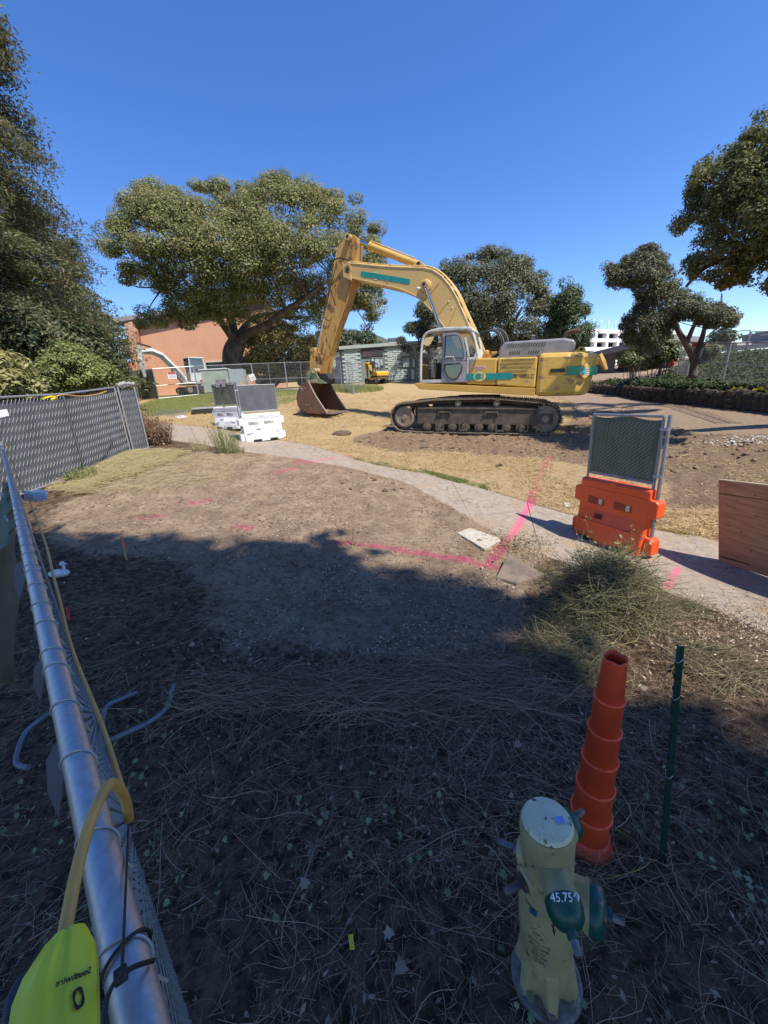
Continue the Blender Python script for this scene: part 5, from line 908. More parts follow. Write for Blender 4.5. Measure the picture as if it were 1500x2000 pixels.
def wb(pl, pr, hpix, lab, screen, mesh, flip, grp):
    a = G(*pl); b = G(*pr); dv = (b-a)[:2]; Ln = np.linalg.norm(dv); dv = dv/Ln; nb = np.array([-dv[1], dv[0]]); nb = nb if nb@a[:2] > 0 else -nb; m = (a+b)/2+np.array([*nb, 0])*.2; print('white', Ln, float(at(*hpix, math.hypot(m[0], m[1]))[2]-m[2]))
    return barrier((m[0], m[1], H(m[0], m[1])), dv, Ln, float(at(*hpix, math.hypot(m[0], m[1]))[2]-H(m[0], m[1])), .5, BWH, lab, grp, screen, mesh, flip)
w1 = wb((482, 864), (556, 857), (500, 752), 'white water barrier with a chain link top, right one of the pair by the path', FABG, True, -1, None)
w2 = wb((418, 834), (466, 844), (430, 750), 'white water barrier with dark screen and two small notices, left one of the pair', FAB, False, 1, None)
T2 = w2; 
for i, x in enumerate((-.25, .08)): 
    for sy in (1, -1): MB().box((x, -.035*sy, w2.children[0].location[2]+1.62), (.20, .006, .27)).build('notice', mat('notice_grey', (.52, .50, .48), .7, c2=(.38, .25, .24), sc=14), w2)
g_ = G(478, 838); tag(MB().box((g_[0]+.05, g_[1]+.3, g_[2]+.85), (.09, .05, 1.75)).build('wooden_post', mat('lumber', (.60, .42, .18), .8, c2=(.5, .33, .14), sc=6, stretch=(1, 1, .2))), 'yellow lumber upright standing between the two white barriers', 'post')
# -- plywood sheet standing on the path
PLY = mat('plywood_face', (.50, .27, .14), .75, c2=(.30, .14, .07), sc=2.4, lo_=.35, hi=.7, bump=.15, bsc=10, stretch=(1, 1, 14)); PLE = mat('plywood_edge', (.62, .50, .32), .8)
a = G(1406, 1094); tl = at(1406, 937, math.hypot(*a[:2])); b = G(1600, 1160); v = (b-a); v[2] = 0; v /= np.linalg.norm(v); hgt = np.linalg.norm(tl-a); up_ = (tl-a)/hgt; nn = np.cross(v, up_); nn /= np.linalg.norm(nn)
py = thing('plywood_panel', 'reddish plywood panel standing on the path at the right edge', 'plywood', a)
wd_ = 2.2; base_drop = [0, (H(*(a+v*wd_)[:2])-a[2])]
def P3(u, t, o): 
    p = a+v*u+up_*t+nn*o; return p+np.array([0, 0, base_drop[1]*u/wd_])
q = MB(); V = [P3(u, t, o) for o in (0, .02) for (u, t) in ((0, -.01), (wd_, -.01), (wd_, hgt*.98), (0, hgt))]; q.add(V, [(0, 1, 2, 3), (4, 5, 6, 7), (0, 1, 5, 4), (1, 2, 6, 5), (3, 0, 4, 7)]); q.build('plywood_sheet', PLY, py, world=True)
q = MB(); V = [P3(u, t, o) for o in (-.001, .021) for (u, t) in ((-.001, hgt), (wd_, hgt*.98), (wd_, hgt*.98+.012), (-.001, hgt+.012))]; q.add(V, [(0, 1, 2, 3), (4, 5, 6, 7), (0, 1, 5, 4), (1, 2, 6, 5), (2, 3, 7, 6), (3, 0, 4, 7)]); q.build('plywood_edge', PLE, py, world=True)
q = MB()
for u, t in ((.10, .9), (.11, .76), (.13, .50), (.10, .98), (.45, .92), (.47, .68), (.27, .12), (.42, .25), (.3, .45), (.75, .55), (.7, .2)):
    s_ = -1 if nn@(a-CAM) > 0 else 1
    q.add([P3(u+.008*math.cos(x), t*hgt*.95+.008*math.sin(x), (-.002 if s_ < 0 else .022)) for x in np.linspace(0, 6.28, 8, endpoint=False)], [tuple(range(8))])
q.build('nail_holes', mat('hole_dark', (.02, .01, .008), .9), py, world=True, kind='stuff')
q = MB(); q.add([P3(u, t, -.002 if nn@(a-CAM) > 0 else .022) for u, t in ((.01, .075), (.42, .085), (.40, .07), (.01, .06))], [(0, 1, 2, 3)]); q.add([P3(u, t, -.002 if nn@(a-CAM) > 0 else .022) for u, t in ((0, hgt*.845), (1.1, hgt*.84), (1.1, hgt*.834), (0, hgt*.838))], [(0, 1, 2, 3)]); q.build('split', mat('hole_dark', (.02, .01, .008), .9), py, world=True)
# -- cross fence at left
def panel(p0, p1, h, lab, cell=.08, scr=FABG, backoff=.03, grp=None, midpost=False, r=.0033, h2=None, rail=True, mesh=True):
    p0 = np.array(p0, float); p1 = np.array(p1, float); T = thing('chain_link_fence', lab, 'fence panel', p0, None, grp); h2 = h2 or h; U = p1-p0; Lw = np.linalg.norm(U[:2]); U = U/np.linalg.norm(U); up_ = np.array([0, 0, 1.0])
    for p, hh_ in ((p0, h), (p1, h2)): MB().tube([p+up_*-.02, p+up_*hh_], .022, 10).build('post', GALV, T, world=True, smooth=True)
    if midpost: m = (p0+p1)/2; MB().tube([m, m+up_*(h+h2)/2], .018, 8).build('brace', GALV, T, world=True, smooth=True)
    MB().tube([p0+up_*h, p1+up_*h2], .021, 10).build('top_rail', GALV, T, world=True, smooth=True); MB().tube([p0+up_*.04, p1+up_*.04], .021, 10).build('bottom_rail', GALV, T, world=True, smooth=True)
    if mesh: q = MB(); hexmesh(q, p0+up_*.04, U, up_, Lw*1.0, min(h, h2)-.05, cell, r); q.build('chain_mesh', WIRE, T, world=True, kind='stuff')
    N_ = np.cross(U, up_); N_ = N_/np.linalg.norm(N_); N_ = N_ if N_@(p0-CAM) > 0 else -N_
    if scr is not None:
        q = MB(); V = [p0+U*Lw*i/20+up_*(.06+(h+(h2-h)*i/20-.13)*j/5)+N_*(backoff+.006*math.sin(i*1.3+j)) for i in range(21) for j in range(6)]; q.add(V, [(i*6+j, i*6+j+1, i*6+j+7, i*6+j+6) for i in range(20) for j in range(5)]); q.build('windscreen', scr, T, world=True, smooth=2)
    return T
def pb(x, y, x2, y2): g = G(x, y); return g, float(at(x2, y2, math.hypot(g[0], g[1]))[2]-g[2])
a, ha = pb(60, 985, -2, 797); b, hb = pb(168, 925, 110, 770); c, hc2 = pb(256, 886, 208, 757); d = c+np.array([.75, 1.55, 0]); d[2] = H(d[0], d[1]); print('cross fence h', ha, hb, hc2)
e = b+(b-c)*1.9; e[2] = H(e[0], e[1])+.1
CWIRE = WIRE
panel(b, c, hb, 'slate backed chain link panel at left, the middle one ending at the corner post', h2=hc2); panel(e, b, ha+.1, 'slate backed chain link panel running out of the picture at the left', h2=hb)
dd = at(283, 845, 12.6); hd2 = 1.6; d = np.array([dd[0], dd[1], H(dd[0], dd[1])]); hd2 = float(at(258, 752, math.hypot(d[0], d[1]))[2]-d[2]); panel(c+np.array([.05, .05, 0]), d, hc2, 'slate backed chain link panel turning away behind the brown bush', h2=hd2)
tc_ = thing('rope', 'yellow rope and tape draped along the top rail of the left fence panels', 'rope', b+np.array([0, 0, hb])); P = [at(95, 776, 9.4), at(110, 774, 9.4), at(125, 771, 9.6), at(160, 774, 10.2), at(190, 770, 10.7), at(208, 764, 11.1)]; MB().tube(smoothline(P, 5), .012, 6).build('rope_line', CY, tc_, world=True); MB().tube(smoothline([at(84, 779, 9.1), at(97, 775, 9.3), at(108, 777, 9.4), at(100, 781, 9.3)], 4), .02, 5).build('tape_bow', mat('tag_yellow', (.75, .62, .03), .6), tc_, world=True)
sg = thing('notice_sheet', 'small white notice on the left chain link panel at the picture edge', 'notice', at(5, 810, 8.2)); MB().add([at(-8, 802, 8.0), at(13, 799, 8.15), at(18, 812, 8.1), at(-6, 817, 7.95)], [(0, 1, 2, 3)]).build('sheet', mat('sign_white', (.75, .76, .76), .6), sg, world=True, solid=.004)
tb = thing('debris_roll', 'rolled debris and yellow rope lying on top of the turning fence panel', 'rolled netting', c+np.array([0, 0, hc2])); P = [c+np.array([.05, .05, hc2+.03]), (c+d)/2+np.array([0, 0, (hc2+hd2)/2+.06]), d+np.array([0, 0, hd2+.02])]; MB().tube(smoothline(P, 6), [.05+.02*math.sin(i*2.2) for i in range(13)], 8).build('roll', mat('grey_roll', (.25, .23, .22), .9, c2=(.4, .38, .36), sc=8), tb, world=True, smooth=2)
# ------------------------------------------------------------------ middle distance: fences, machines, buildings
WW = mat('weld_wire', (.40, .40, .40), .5, .5)
def wpanel(p0, p1, h, lab, grp='welded mesh fence panels across the lawn', legs=True, scr=None, nv=26, nh=20, lean=0.0):
    p0 = np.array(p0, float); p1 = np.array(p1, float); T = thing('wire_fence_panel', lab, 'fence panel', p0, None, grp); U = p1-p0; Lw = np.linalg.norm(U); U = U/Lw; up_ = np.array([0, 0, 1.0])
    for f in (0, .5, 1): MB().tube([p0+U*(Lw*f+.02*(1-2*f))+up_*.02, p0+U*(Lw*f+.02*(1-2*f))+up_*h], .022 if f != .5 else .016, 8).build('post', GALV, T, world=True, smooth=True)
    for z in (h, h*.45, .06): MB().tube([p0+up_*z, p1+up_*z], .02 if z != h*.45 else .016, 8).build('rail', GALV, T, world=True, smooth=True)
    q = MB()
    for i in range(1, nv): q.tube([p0+U*Lw*i/nv+up_*.06, p0+U*Lw*i/nv+up_*h], .0022, 3, cap=False)
    for j in range(1, nh): q.tube([p0+up_*(.06+(h-.06)*j/nh), p1+up_*(.06+(h-.06)*j/nh)], .0045, 3, cap=False)
    q.build('wire_mesh', WW, T, world=True, kind='stuff')
    if scr: N_ = np.cross(U, up_); N_ = N_ if N_@(p0-CAM) > 0 else -N_; q = MB(); V = [p0+N_*.04+up_*.06, p1+N_*.04+up_*.06, p1+N_*.04+up_*(h-.03), p0+N_*.04+up_*(h-.03)]; q.add(V, [(0, 1, 2, 3)]); q.build('windscreen', scr, T, world=True)
    return T
def gd(px, py, d): # ground under view column px at plan distance d
    v = ray(px, py); x, y = v[0]*d, v[1]*d; return np.array([x, y, H(x, y)])
SGW = mat('sign_white', (.75, .76, .76), .6); SGR = mat('sign_red', (.50, .05, .04), .6)
line = [(215, 740, 33), (268, 740, 32.0), (305, 755, 29.5), (385, 755, 30), (497, 755, 29.5), (560, 745, 29), (620, 745, 28.5), (668, 745, 28.0)]
pts = [gd(a, b, c) for a, b, c in line]
labs = ['green screened fence panel at the far left, left of the white excavator arm', 'green screened fence panel behind the arm of the white excavator', 'wire fence panel in front of the white excavator, with a red and white sign', 'wire fence panel in front of the large oak trunk', 'wire fence panel right of the oak trunk', 'wire fence panel just left of the big excavator bucket', 'wire fence panel directly behind the big excavator bucket']
GSC = mat('sage_screen', (.20, .25, .22), .9, c2=(.15, .19, .17), sc=2)
for i in range(7): wpanel(pts[i], pts[i+1], 1.85, labs[i], scr=GSC if i < 2 else None, nv=26 if i != 3 else 34)
e2 = gd(690, 745, 25.5); e3 = gd(712, 745, 30); wpanel(e2, e3, 1.8, 'wire fence panel end on at right of the bucket by tall grass'); wpanel(gd(676, 745, 27.5), e2, 1.8, 'short wire fence panel angled beside the bucket')
def sign(px, py, d, w_, h, lab, red=True, tilt=0.0, body=SGW):
    c = at(px, py, d); T = thing('fence_sign', lab, 'sign', c); u = np.array([c[1], -c[0], 0]); u /= np.linalg.norm(u); up_ = np.array([0, 0, 1.0]); n = -np.array([c[0], c[1], 0]); n /= np.linalg.norm(n)
    u2 = u*math.cos(tilt)+up_*math.sin(tilt); v2 = -u*math.sin(tilt)+up_*math.cos(tilt)
    def r(a0, a1, b0, b1, o, m, nm): q = MB(); q.add([c+u2*a+v2*b+n*o for o in (o, o+.006) for a, b in ((a0, b0), (a1, b0), (a1, b1), (a0, b1))], [(0, 1, 2, 3), (4, 5, 6, 7), (0, 1, 5, 4), (1, 2, 6, 5), (2, 3, 7, 6), (3, 0, 4, 7)]); return q.build(nm, m, T, world=True)
    r(-w_/2, w_/2, -h/2, h/2, .03, body, 'board')
    if red: r(-w_*.46, w_*.46, h*.18, h*.46, .038, SGR, 'header')
    q = MB()
    for k in range(3): b = h*(.05-.16*k); q.add([c+u2*a+v2*bb+n*.038 for a, bb in ((-w_*.36, b), (w_*.36, b), (w_*.36, b-.06*h), (-w_*.36, b-.06*h))], [(0, 1, 2, 3)])
    q.build('print_line', mat('print_grey', (.35, .35, .35), .7), T, world=True, kind='stuff'); return T
s_ = sign(336, 733, 29.3, .5, .42, 'red and white warning sign on the wire fence by the white excavator')
s_ = sign(493, 737, 29.0, .36, .42, 'white tag tied to the wire fence right of the oak trunk', False, .3)
s_ = sign(639, 718, 27.6, .42, .46, 'red and white sign on the fence right of the bucket link')
text('DANGER', .10, SGW, s_, frame(TM[s_.name].inverted()@Vector(at(639, 713, 27.52)), (1, -.0, 0), (0, 0, 1)), ext=.002)
# small excavators
def minidigger(base, yaw, col, sec, dark, lab, S=1.0, boom=None, cabk=True, name='small_excavator'):
    T = thing(name, lab, 'excavator', base, Matrix.Rotation(yaw, 3, 'Z'))
    for s in (1, -1):
        q = MB(); q.prism([(-1.3*S, .18*S), (-1.2*S, .02*S), (1.2*S, .02*S), (1.35*S, .2*S), (1.35*S, .42*S), (1.2*S, .58*S), (-1.2*S, .58*S), (-1.35*S, .42*S)], (s*.78-.2)*S, (s*.78+.2)*S); q.build('track', dark, T, bev=.05*S)
        for x in (-1.05, 1.05, -.5, 0, .5): MB().lathe([(.2*S if abs(x) > 1 else .09*S, -.22*S), (.2*S if abs(x) > 1 else .09*S, .22*S)], (x*S, s*.78*S, (.3 if abs(x) > 1 else .14)*S), (0, 1, 0), 12).build('roller', IDL, T)
    q = MB(); q.prism([(1.1*S, .7*S), (1.1*S, .85*S), (.3*S, .9*S), (-.2*S, 1.55*S), (-1.2*S, 1.55*S), (-1.35*S, 1.3*S), (-1.35*S, .85*S), (-1.1*S, .7*S)], -.95*S, .95*S); q.build('house', col, T, bev=.08*S)
    q = MB(); q.prism([(-1.37*S, .8*S), (-1.37*S, 1.0*S), (.2*S, 1.0*S), (.2*S, .8*S)], -.965*S, .965*S); q.build('trim', sec, T)
    x0, x1, z0, z1 = -.35*S, .85*S, .9*S, 2.55*S
    for x in (x0, x1*.97):
        for y in (.1*S, .92*S): MB().tube([(x, y, z0), (x-(0 if x < 0 else .12*S), y, z1)], .05*S, 6).build('cab_pillar', dark if not cabk else col, T)
    MB().box(((x0+x1)/2-.05*S, .51*S, z1), (1.2*S, .95*S, .09*S)).build('cab_roof', dark if not cabk else col, T, bev=.03)
    if cabk: MB().box(((x0+x1)/2, .51*S, (z0+z1)/2), (1.05*S, .8*S, 1.6*S)).build('cab_glass', glass('cab_tint', (.25, .3, .3), .4), T); MB().box(((x0+x1)/2, .93*S, 1.2*S), (1.1*S, .04, .6*S)).build('cab_door', col, T)
    MB().box((.15*S, .5*S, 1.3*S), (.5*S, .5*S, .7*S)).build('seat', DKI, T, bev=.05)
    bo = boom or ([(1.0, 1.0), (1.35, 2.3), (2.1, 3.2), (3.3, 3.5)], [(3.4, 3.65), (3.5, 1.4)])
    def arm(pl, w0, w1, m, nm, y=-.0): P = smoothline([(a*S, 0, b*S) for a, b in pl], 1); n = len(P); return MB().tube([(p[0], y, p[2]) for p in P], [(w0+(w1-w0)*i/(n-1)-.0)*S*(1.2 if 0 < i < n-1 else 1) for i in range(n)], 4).build(nm, m, T, bev=.01)
    arm(bo[0], .22, .17, col, 'boom'); arm(bo[1], .20, .13, col, 'stick'); P = bo[0]; MB().tube([(P[0][0]*S+.3*S, 0, P[0][1]*S-.1*S), (P[1][0]*S+.35*S, 0, P[1][1]*S-.05*S)], .07*S, 8).build('boom_cylinder', dark, T)
    a, b = P[-2], bo[1][0]; MB().tube([(a[0]*S, 0, a[1]*S+.28*S), (b[0]*S, 0, b[1]*S+.15*S)], .06*S, 8).build('arm_cylinder', dark, T); e = bo[1][-1]
    q = MB(); pf_ = [(-.05, .15), (.25, .05), (.38, -.25), (.30, -.55), (.0, -.72), (-.35, -.62), (-.30, -.55), (0, -.55), (.2, -.42), (.24, -.2), (.1, 0)]; q.prism([(e[0]*S+x*S, e[1]*S+z*S-.05*S) for x, z in pf_], -.4*S, .4*S); q.build('bucket', dark, T, bev=.01); return T
WPT = mat('machine_white', (.62, .64, .62), .5, c2=(.45, .47, .46), sc=2); RED = mat('machine_red', (.50, .04, .03), .5)
b0 = gd(385, 745, 31.8); f0 = gd(291, 770, 30.6); yw = math.atan2(f0[1]-b0[1], f0[0]-b0[0]); dist_ = float(np.linalg.norm((f0-b0)[:2])); S_ = .92
tb_ = dist_/S_
minidigger(b0, yw, WPT, RED, DKI, 'white excavator with red trim parked behind the wire fence, arm folded down', S_, ([(.8, .9), (1.4, 1.8), (2.2, 2.75), (tb_-.8, 3.0), (tb_-.15, 2.95)], [(tb_-.05, 3.35), (tb_+.02, 2.4), (tb_-.05, 1.25)]))
CATY = mat('small_yellow', (.66, .38, .03), .45, c2=(.58, .33, .03), sc=3); b1 = gd(737, 742, 40); minidigger(b1, math.atan2(-.5, .55)+math.pi*.93, CATY, DKI, BLK, 'little yellow excavator parked before the green tiled building, black arm raised', .74, ([(1.0, 1.0), (1.5, 2.3), (1.9, 2.75), (2.5, 2.8)], [(2.5, 2.85), (2.3, 2.1), (2.2, .8)]), cabk=False)
# black machinery and truck behind the fence
tk = gd(545, 720, 40); T = thing('white_truck', 'white pickup cab showing above the fence left of the big bucket', 'truck', tk, Matrix.Rotation(.1, 3, 'Z')); q = MB(); q.prism([(-2.2, .5), (-2.2, 1.15), (-1.0, 1.25), (-.5, 1.85), (.9, 1.85), (1.1, 1.2), (2.9, 1.15), (2.9, .5)], -.9, .9); q.build('body', WPT, T, bev=.06); MB().prism([(-.85, 1.28), (-.42, 1.75), (.8, 1.75), (.92, 1.28)], -.91, .91).build('side_window', glass('cab_tint', (.25, .3, .3), .4), T)
for x in (-1.4, 2.0):
    for y in (-.9, .9): w_ = MB().lathe([(.2, -.12), (.38, -.12), (.38, .12), (.2, .12)], (x, y, .38), (0, 1, 0), 16).build('wheel', BLK, T)
tk = gd(590, 720, 36); T = thing('loader_arm', 'black folded digger arm with a red cap resting above the fence', 'digger arm', tk); u = np.array([1, .05, 0])
def row(x, y, d=36): return at(x, y, d)
q = MB(); q.tube([row(541, 712), row(552, 702), row(566, 700), row(560, 712)], [.35, .45, .45, .3], 6); q.tube([row(562, 706), row(585, 700), row(602, 712)], [.3, .28, .14], 5); q.tube([row(552, 714), row(575, 716), row(600, 716)], .28, 5); q.build('arm', BLK, T, world=True); MB().tube([row(580, 697), row(592, 702), row(602, 703)], [.12, .2, .05], 6).build('red_cap', RED, T, world=True); MB().tube([row(592, 702), row(560, 720), row(560, 738)], .15, 5).build('post', BLK, T, world=True)
bx = gd(440, 758, 31.2); T = thing('skip_bin', 'pale green open bin behind the wire fence by the window', 'bin', bx, Matrix.Rotation(.1, 3, 'Z')); GB = mat('bin_green', (.38, .44, .40), .7, c2=(.30, .36, .33), sc=2)
q = MB(); q.box((-.6, 0, .8), (2.0, 1.2, 1.5)); q.build('bin_body', GB, T, bev=.02); q = MB(); q.box((-.6, 0, 1.58), (2.1, 1.3, .06)); q.build('rim', SGW, T); q = MB(); q.box((.95, .3, .8), (1.0, 1.0, 1.45)); q.build('bin_side', mat('bin_blue', (.36, .42, .44), .7), T, bev=.02)
bx = gd(424, 745, 38); T = thing('cardboard_boxes', 'tan boxes stacked below the window of the orange building', 'boxes', bx); MB().box((0, 0, 1.1), (1.2, .8, .7)).build('box', mat('tan_box', (.55, .43, .24), .8), T); MB().box((0, 0, .4), (1.3, .9, .7)).build('box', mat('tan_box', (.55, .43, .24), .8), T)
# dark boards and wire sheet on the lawn
c = G(404, 806); T = thing('board_stack', 'dark boards under a silvery sheet lying on the lawn left of the white barriers', 'boards', c, Matrix.Rotation(.35, 3, 'Z'))
for k in range(3): MB().box((.03*k, .02*k, .05+.085*k), (1.25, .95, .07)).build('board', DKI if k < 2 else mat('silver_sheet', (.38, .40, .42), .5), T, bev=.005)
c = [G(x, y) for x, y in ((300, 812), (318, 802), (372, 804), (352, 816))]; T = thing('mesh_sheet', 'flat wire mesh panel lying on the dry lawn by the path', 'mesh sheet', c[0]); q = MB()
for i in range(13): a = c[0]+(c[3]-c[0])*i/12; b = c[1]+(c[2]-c[1])*i/12; q.tube([a+[0, 0, .04], b+[0, 0, .04]], .006, 3)
for i in range(9): a = c[0]+(c[1]-c[0])*i/8; b = c[3]+(c[2]-c[3])*i/8; q.tube([a+[0, 0, .04], b+[0, 0, .04]], .006, 3)
q.build('wires', GALVR, T, world=True, kind='stuff'); flat('white_board', [(340,814),(356,811),(366,815),(350,818)], 0, SGW, 'small white board lying at the corner of the mesh sheet', 'board', .02, .0)
flat('black_scrap', [(968,908),(976,906),(982,911),(972,914)], 0, BLK, 'small black scrap on the straw beyond the path', 'scrap', .03, .0); flat('white_scrap', [(1102,984),(1112,984),(1114,991),(1103,991)], 0, SGW, 'white paper scrap on the straw left of the orange barrier', 'scrap', .01, .01)
# ---- orange stucco building
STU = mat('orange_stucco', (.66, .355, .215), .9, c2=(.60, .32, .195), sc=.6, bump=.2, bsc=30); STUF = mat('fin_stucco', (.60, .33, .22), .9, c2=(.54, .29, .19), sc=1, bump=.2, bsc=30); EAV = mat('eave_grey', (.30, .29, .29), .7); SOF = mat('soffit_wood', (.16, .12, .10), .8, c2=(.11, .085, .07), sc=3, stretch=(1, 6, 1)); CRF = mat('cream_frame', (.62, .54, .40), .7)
P0 = gd(300, 740, 46); 
def wpt(px, py, pn_, pp): return onplane(px, py, pp, pn_)
A = at(297, 742, 52); B = at(520, 735, 48.5); U = (B-A); U[2] = 0; U /= np.linalg.norm(U); Nw = np.array([U[1], -U[0], 0]); Nw = Nw if Nw@(CAM-A) > 0 else -Nw
gA = H(A[0], A[1]); T = thing('orange_building', 'orange stucco building with flared corner fin and deep eaves behind the oak', 'building', (A[0], A[1], gA-1)); TI = TM[T.name].inverted()
def W(px, py, o=0.0): return onplane(px, py, A+Nw*o, Nw)
def poly3(P, th, m, nm, par=None, bev=0): 
    par = par or T
    P = [np.array(p) for p in P]; n = len(P); q = MB(); q.add(P+[p-Nw*th for p in P], [tuple(range(n)), tuple(range(2*n-1, n-1, -1))]+[(i, (i+1) % n, n+(i+1) % n, n+i) for i in range(n)]); return q.build(nm, m, par, world=True, bev=bev)
# wall with window opening: assembled round the hole
wx0, wx1, wy0, wy1 = 401, 470, 708, 760
rw = lambda a, b, c_, d: [W(a, b), W(c_, b), W(c_, d), W(a, d)]
TL = W(282, 652); BLc = W(297, 800); R1 = W(560, 620); R2 = W(560, 800)
wl = W(wx0, wy0); wr = W(wx1, wy0); wb_ = W(wx0, wy1)
zt = wl[2]; up_ = np.array([0, 0, 1.0]); sw0 = (wl-A)@U; sw1 = (wr-A)@U; sL = (TL-A)@U; sB = (BLc-A)@U; sR = sw1+3.5; z0 = gA-1.5; ztopL = W(283, 620)[2]; 
def S3(s, z, o=0.0): p = A+U*s+Nw*o; return np.array([p[0], p[1], z])
ztR = ztopL+.3
poly3([S3(sB, z0), S3(sw0, z0), S3(sw0, ztR), S3(sL-.35, ztR)], .4, STU, 'wall'); poly3([S3(sw0, zt), S3(sw1, zt), S3(sw1, ztR), S3(sw0, ztR)], .4, STU, 'wall'); poly3([S3(sw1, z0), S3(sR, z0), S3(sR, ztR), S3(sw1, ztR)], .4, STU, 'wall')
wi = bpy.data.objects.new('window', None); COL.objects.link(wi); wi.parent = T
def wpart(P, th, m, nm): return poly3(P, th, m, nm, wi)
for (a, b, c_, d) in ((sw0-.12, sw1+.12, zt-.02, zt+.14), (sw0-.14, sw0+.02, z0, zt+.0), (sw1-.02, sw1+.12, z0, zt)): wpart([S3(a, c_, .06), S3(b, c_, .06), S3(b, d, .06), S3(a, d, .06)], .2, CRF, 'frame')
wpart([S3(sw0, z0, -.35), S3(sw1, z0, -.35), S3(sw1, zt, -.35), S3(sw0, zt, -.35)], .03, mat('dark_glass', (.03, .045, .05), .1), 'pane')
for k in range(1, 4): s = sw0+(sw1-sw0)*k/4.4; wpart([S3(s-.07, z0, -.25), S3(s+.07, z0, -.25), S3(s+.07, zt-.9, -.25), S3(s-.07, zt-.9, -.25)], .08, mat('mullion_blue', (.48, .56, .56), .5), 'mullion')
# recessed dark porch and flared fin at the left corner
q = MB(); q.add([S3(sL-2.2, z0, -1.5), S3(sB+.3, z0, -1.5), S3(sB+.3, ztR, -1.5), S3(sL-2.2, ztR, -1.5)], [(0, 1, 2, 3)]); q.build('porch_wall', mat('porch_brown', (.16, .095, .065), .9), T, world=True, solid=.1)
fL0, fL1, fR0, fR1 = W(243, 632, .9), W(262, 728, .9), W(262, 640, .9), W(269, 740, .9)
poly3([fL0, W(246, 650, .9), W(263, 730, .9), W(263, 790, .9), W(270, 790, .9), W(269, 740, .9), W(264, 645, .9), W(256, 628, .9)], 2.6, STUF, 'corner_fin')
q = MB(); a, b, c_, d = W(215, 624, 1.6), W(297, 605, 1.6), S3(sR, ztopL+1.9, 1.6), W(224, 632, 1.6); bk = -Nw*12
e_ = [W(215, 622, .8), W(265, 614, .8), S3(sR, ztR+1.3, .5)]; lo_ = [W(220, 630, .8), W(266, 623, .8), S3(sR, ztR+.9, .5)]
q.add(e_+lo_+[p+bk for p in e_]+[p+bk for p in lo_], [(0, 1, 4, 3), (1, 2, 5, 4), (0, 1, 7, 6), (1, 2, 8, 7), (3, 4, 10, 9), (4, 5, 11, 10), (0, 3, 9, 6)]); q.build('roof', EAV, T, world=True); 
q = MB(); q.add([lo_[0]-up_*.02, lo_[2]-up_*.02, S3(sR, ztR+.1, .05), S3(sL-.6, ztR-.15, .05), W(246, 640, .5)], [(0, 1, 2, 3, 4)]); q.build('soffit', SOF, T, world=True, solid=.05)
q = MB(); q.add([S3(sR, z0), S3(sR, ztR), S3(sR, ztR, -12), S3(sR, z0, -12)], [(0, 1, 2, 3)]); q.build('side_wall', STU, T, world=True)
# balcony and red roof bits left of the fin
c = at(252, 690, 52); T = thing('red_roof_house', 'small house with red tile roof and balcony glimpsed left of the orange building', 'house', (c[0], c[1], H(c[0], c[1]))); q = MB(); q.add([at(236, 700, 52), at(262, 712, 50), at(258, 722, 49), at(238, 722, 51)], [(0, 1, 2, 3)]); q.build('roof', mat('red_tiles', (.42, .13, .10), .8, c2=(.34, .1, .08), sc=6), T, world=True, solid=.2)
q = MB(); q.add([at(238, 722, 51.3), at(262, 722, 51.3), at(262, 760, 51.3), at(238, 760, 51.3)], [(0, 1, 2, 3)]); q.build('wall', STU, T, world=True, solid=.3); q = MB(); q.add([at(232, 662, 54), at(256, 662, 54), at(258, 700, 54), at(232, 700, 54)], [(0, 1, 2, 3)]); q.build('upper_wall', mat('upper_dark', (.12, .11, .12), .8), T, world=True, solid=.3)
q = MB(); [q.tube([at(x, 676, 53), at(x, 688, 53)], .04, 4) for x in range(236, 256, 3)]; q.tube([at(234, 676, 53), at(256, 676, 53)], .05, 4); q.build('balcony_rail', CRF, T, world=True, kind='stuff'); q = MB(); q.tube([at(232, 690, 53), at(258, 690, 53)], .15, 4); q.build('balcony_edge', CRF, T, world=True)
# ---- green tiled building
A = at(667, 745, 46.5); B = at(1000, 742, 47.5); U = (B-A); U[2] = 0; U /= np.linalg.norm(U); Nw = np.array([U[1], -U[0], 0]); Nw = Nw if Nw@(CAM-A) > 0 else -Nw
gA = H(A[0], A[1]); TLt = mat('green_tile', (.50, .58, .55), .55, c2=(.40, .47, .45), sc=9, lo_=.45, hi=.55); TRM = mat('pale_trim', (.50, .56, .55), .6); T = thing('tiled_building', 'low flat roofed building with pale green tiles behind the excavator', 'building', (A[0], A[1], gA)); zt = W(667, 678)[2]; z0 = gA-1
def sx(px, py=700): return float((W(px, py)-A)@U)
def zz(px, py): return float(W(px, py)[2])
def rect(x0, x1, y0, y1, o, th, m, nm, par=None): # px columns (at y 700), rows
    s0, s1 = sx(x0), sx(x1); a, b = (zz((x0+x1)/2, y1) if y1 < 760 else z0), zz((x0+x1)/2, y0); return poly3([S3(s0, a, o), S3(s1, a, o), S3(s1, b, o), S3(s0, b, o)], th, m, nm, par or T)
LG = 24; s0, s1 = sx(667), sx(667)+LG; q = MB(); q.add([S3(s0, z0), S3(s1, z0), S3(s1, zt-.1), S3(s0, zt-.1), S3(s0, z0, -9), S3(s1, z0, -9), S3(s1, zt-.1, -9), S3(s0, zt-.1, -9)], [(0, 1, 2, 3), (4, 5, 6, 7), (0, 3, 7, 4), (1, 2, 6, 5), (3, 2, 6, 7)]); q.build('wall', mat('tile_grout', (.22, .28, .27), .8), T, world=True)
tile_me = None; nt_ = 0; tw, th_ = .60, .22; rows_ = int((zt-.35-gA)/th_)
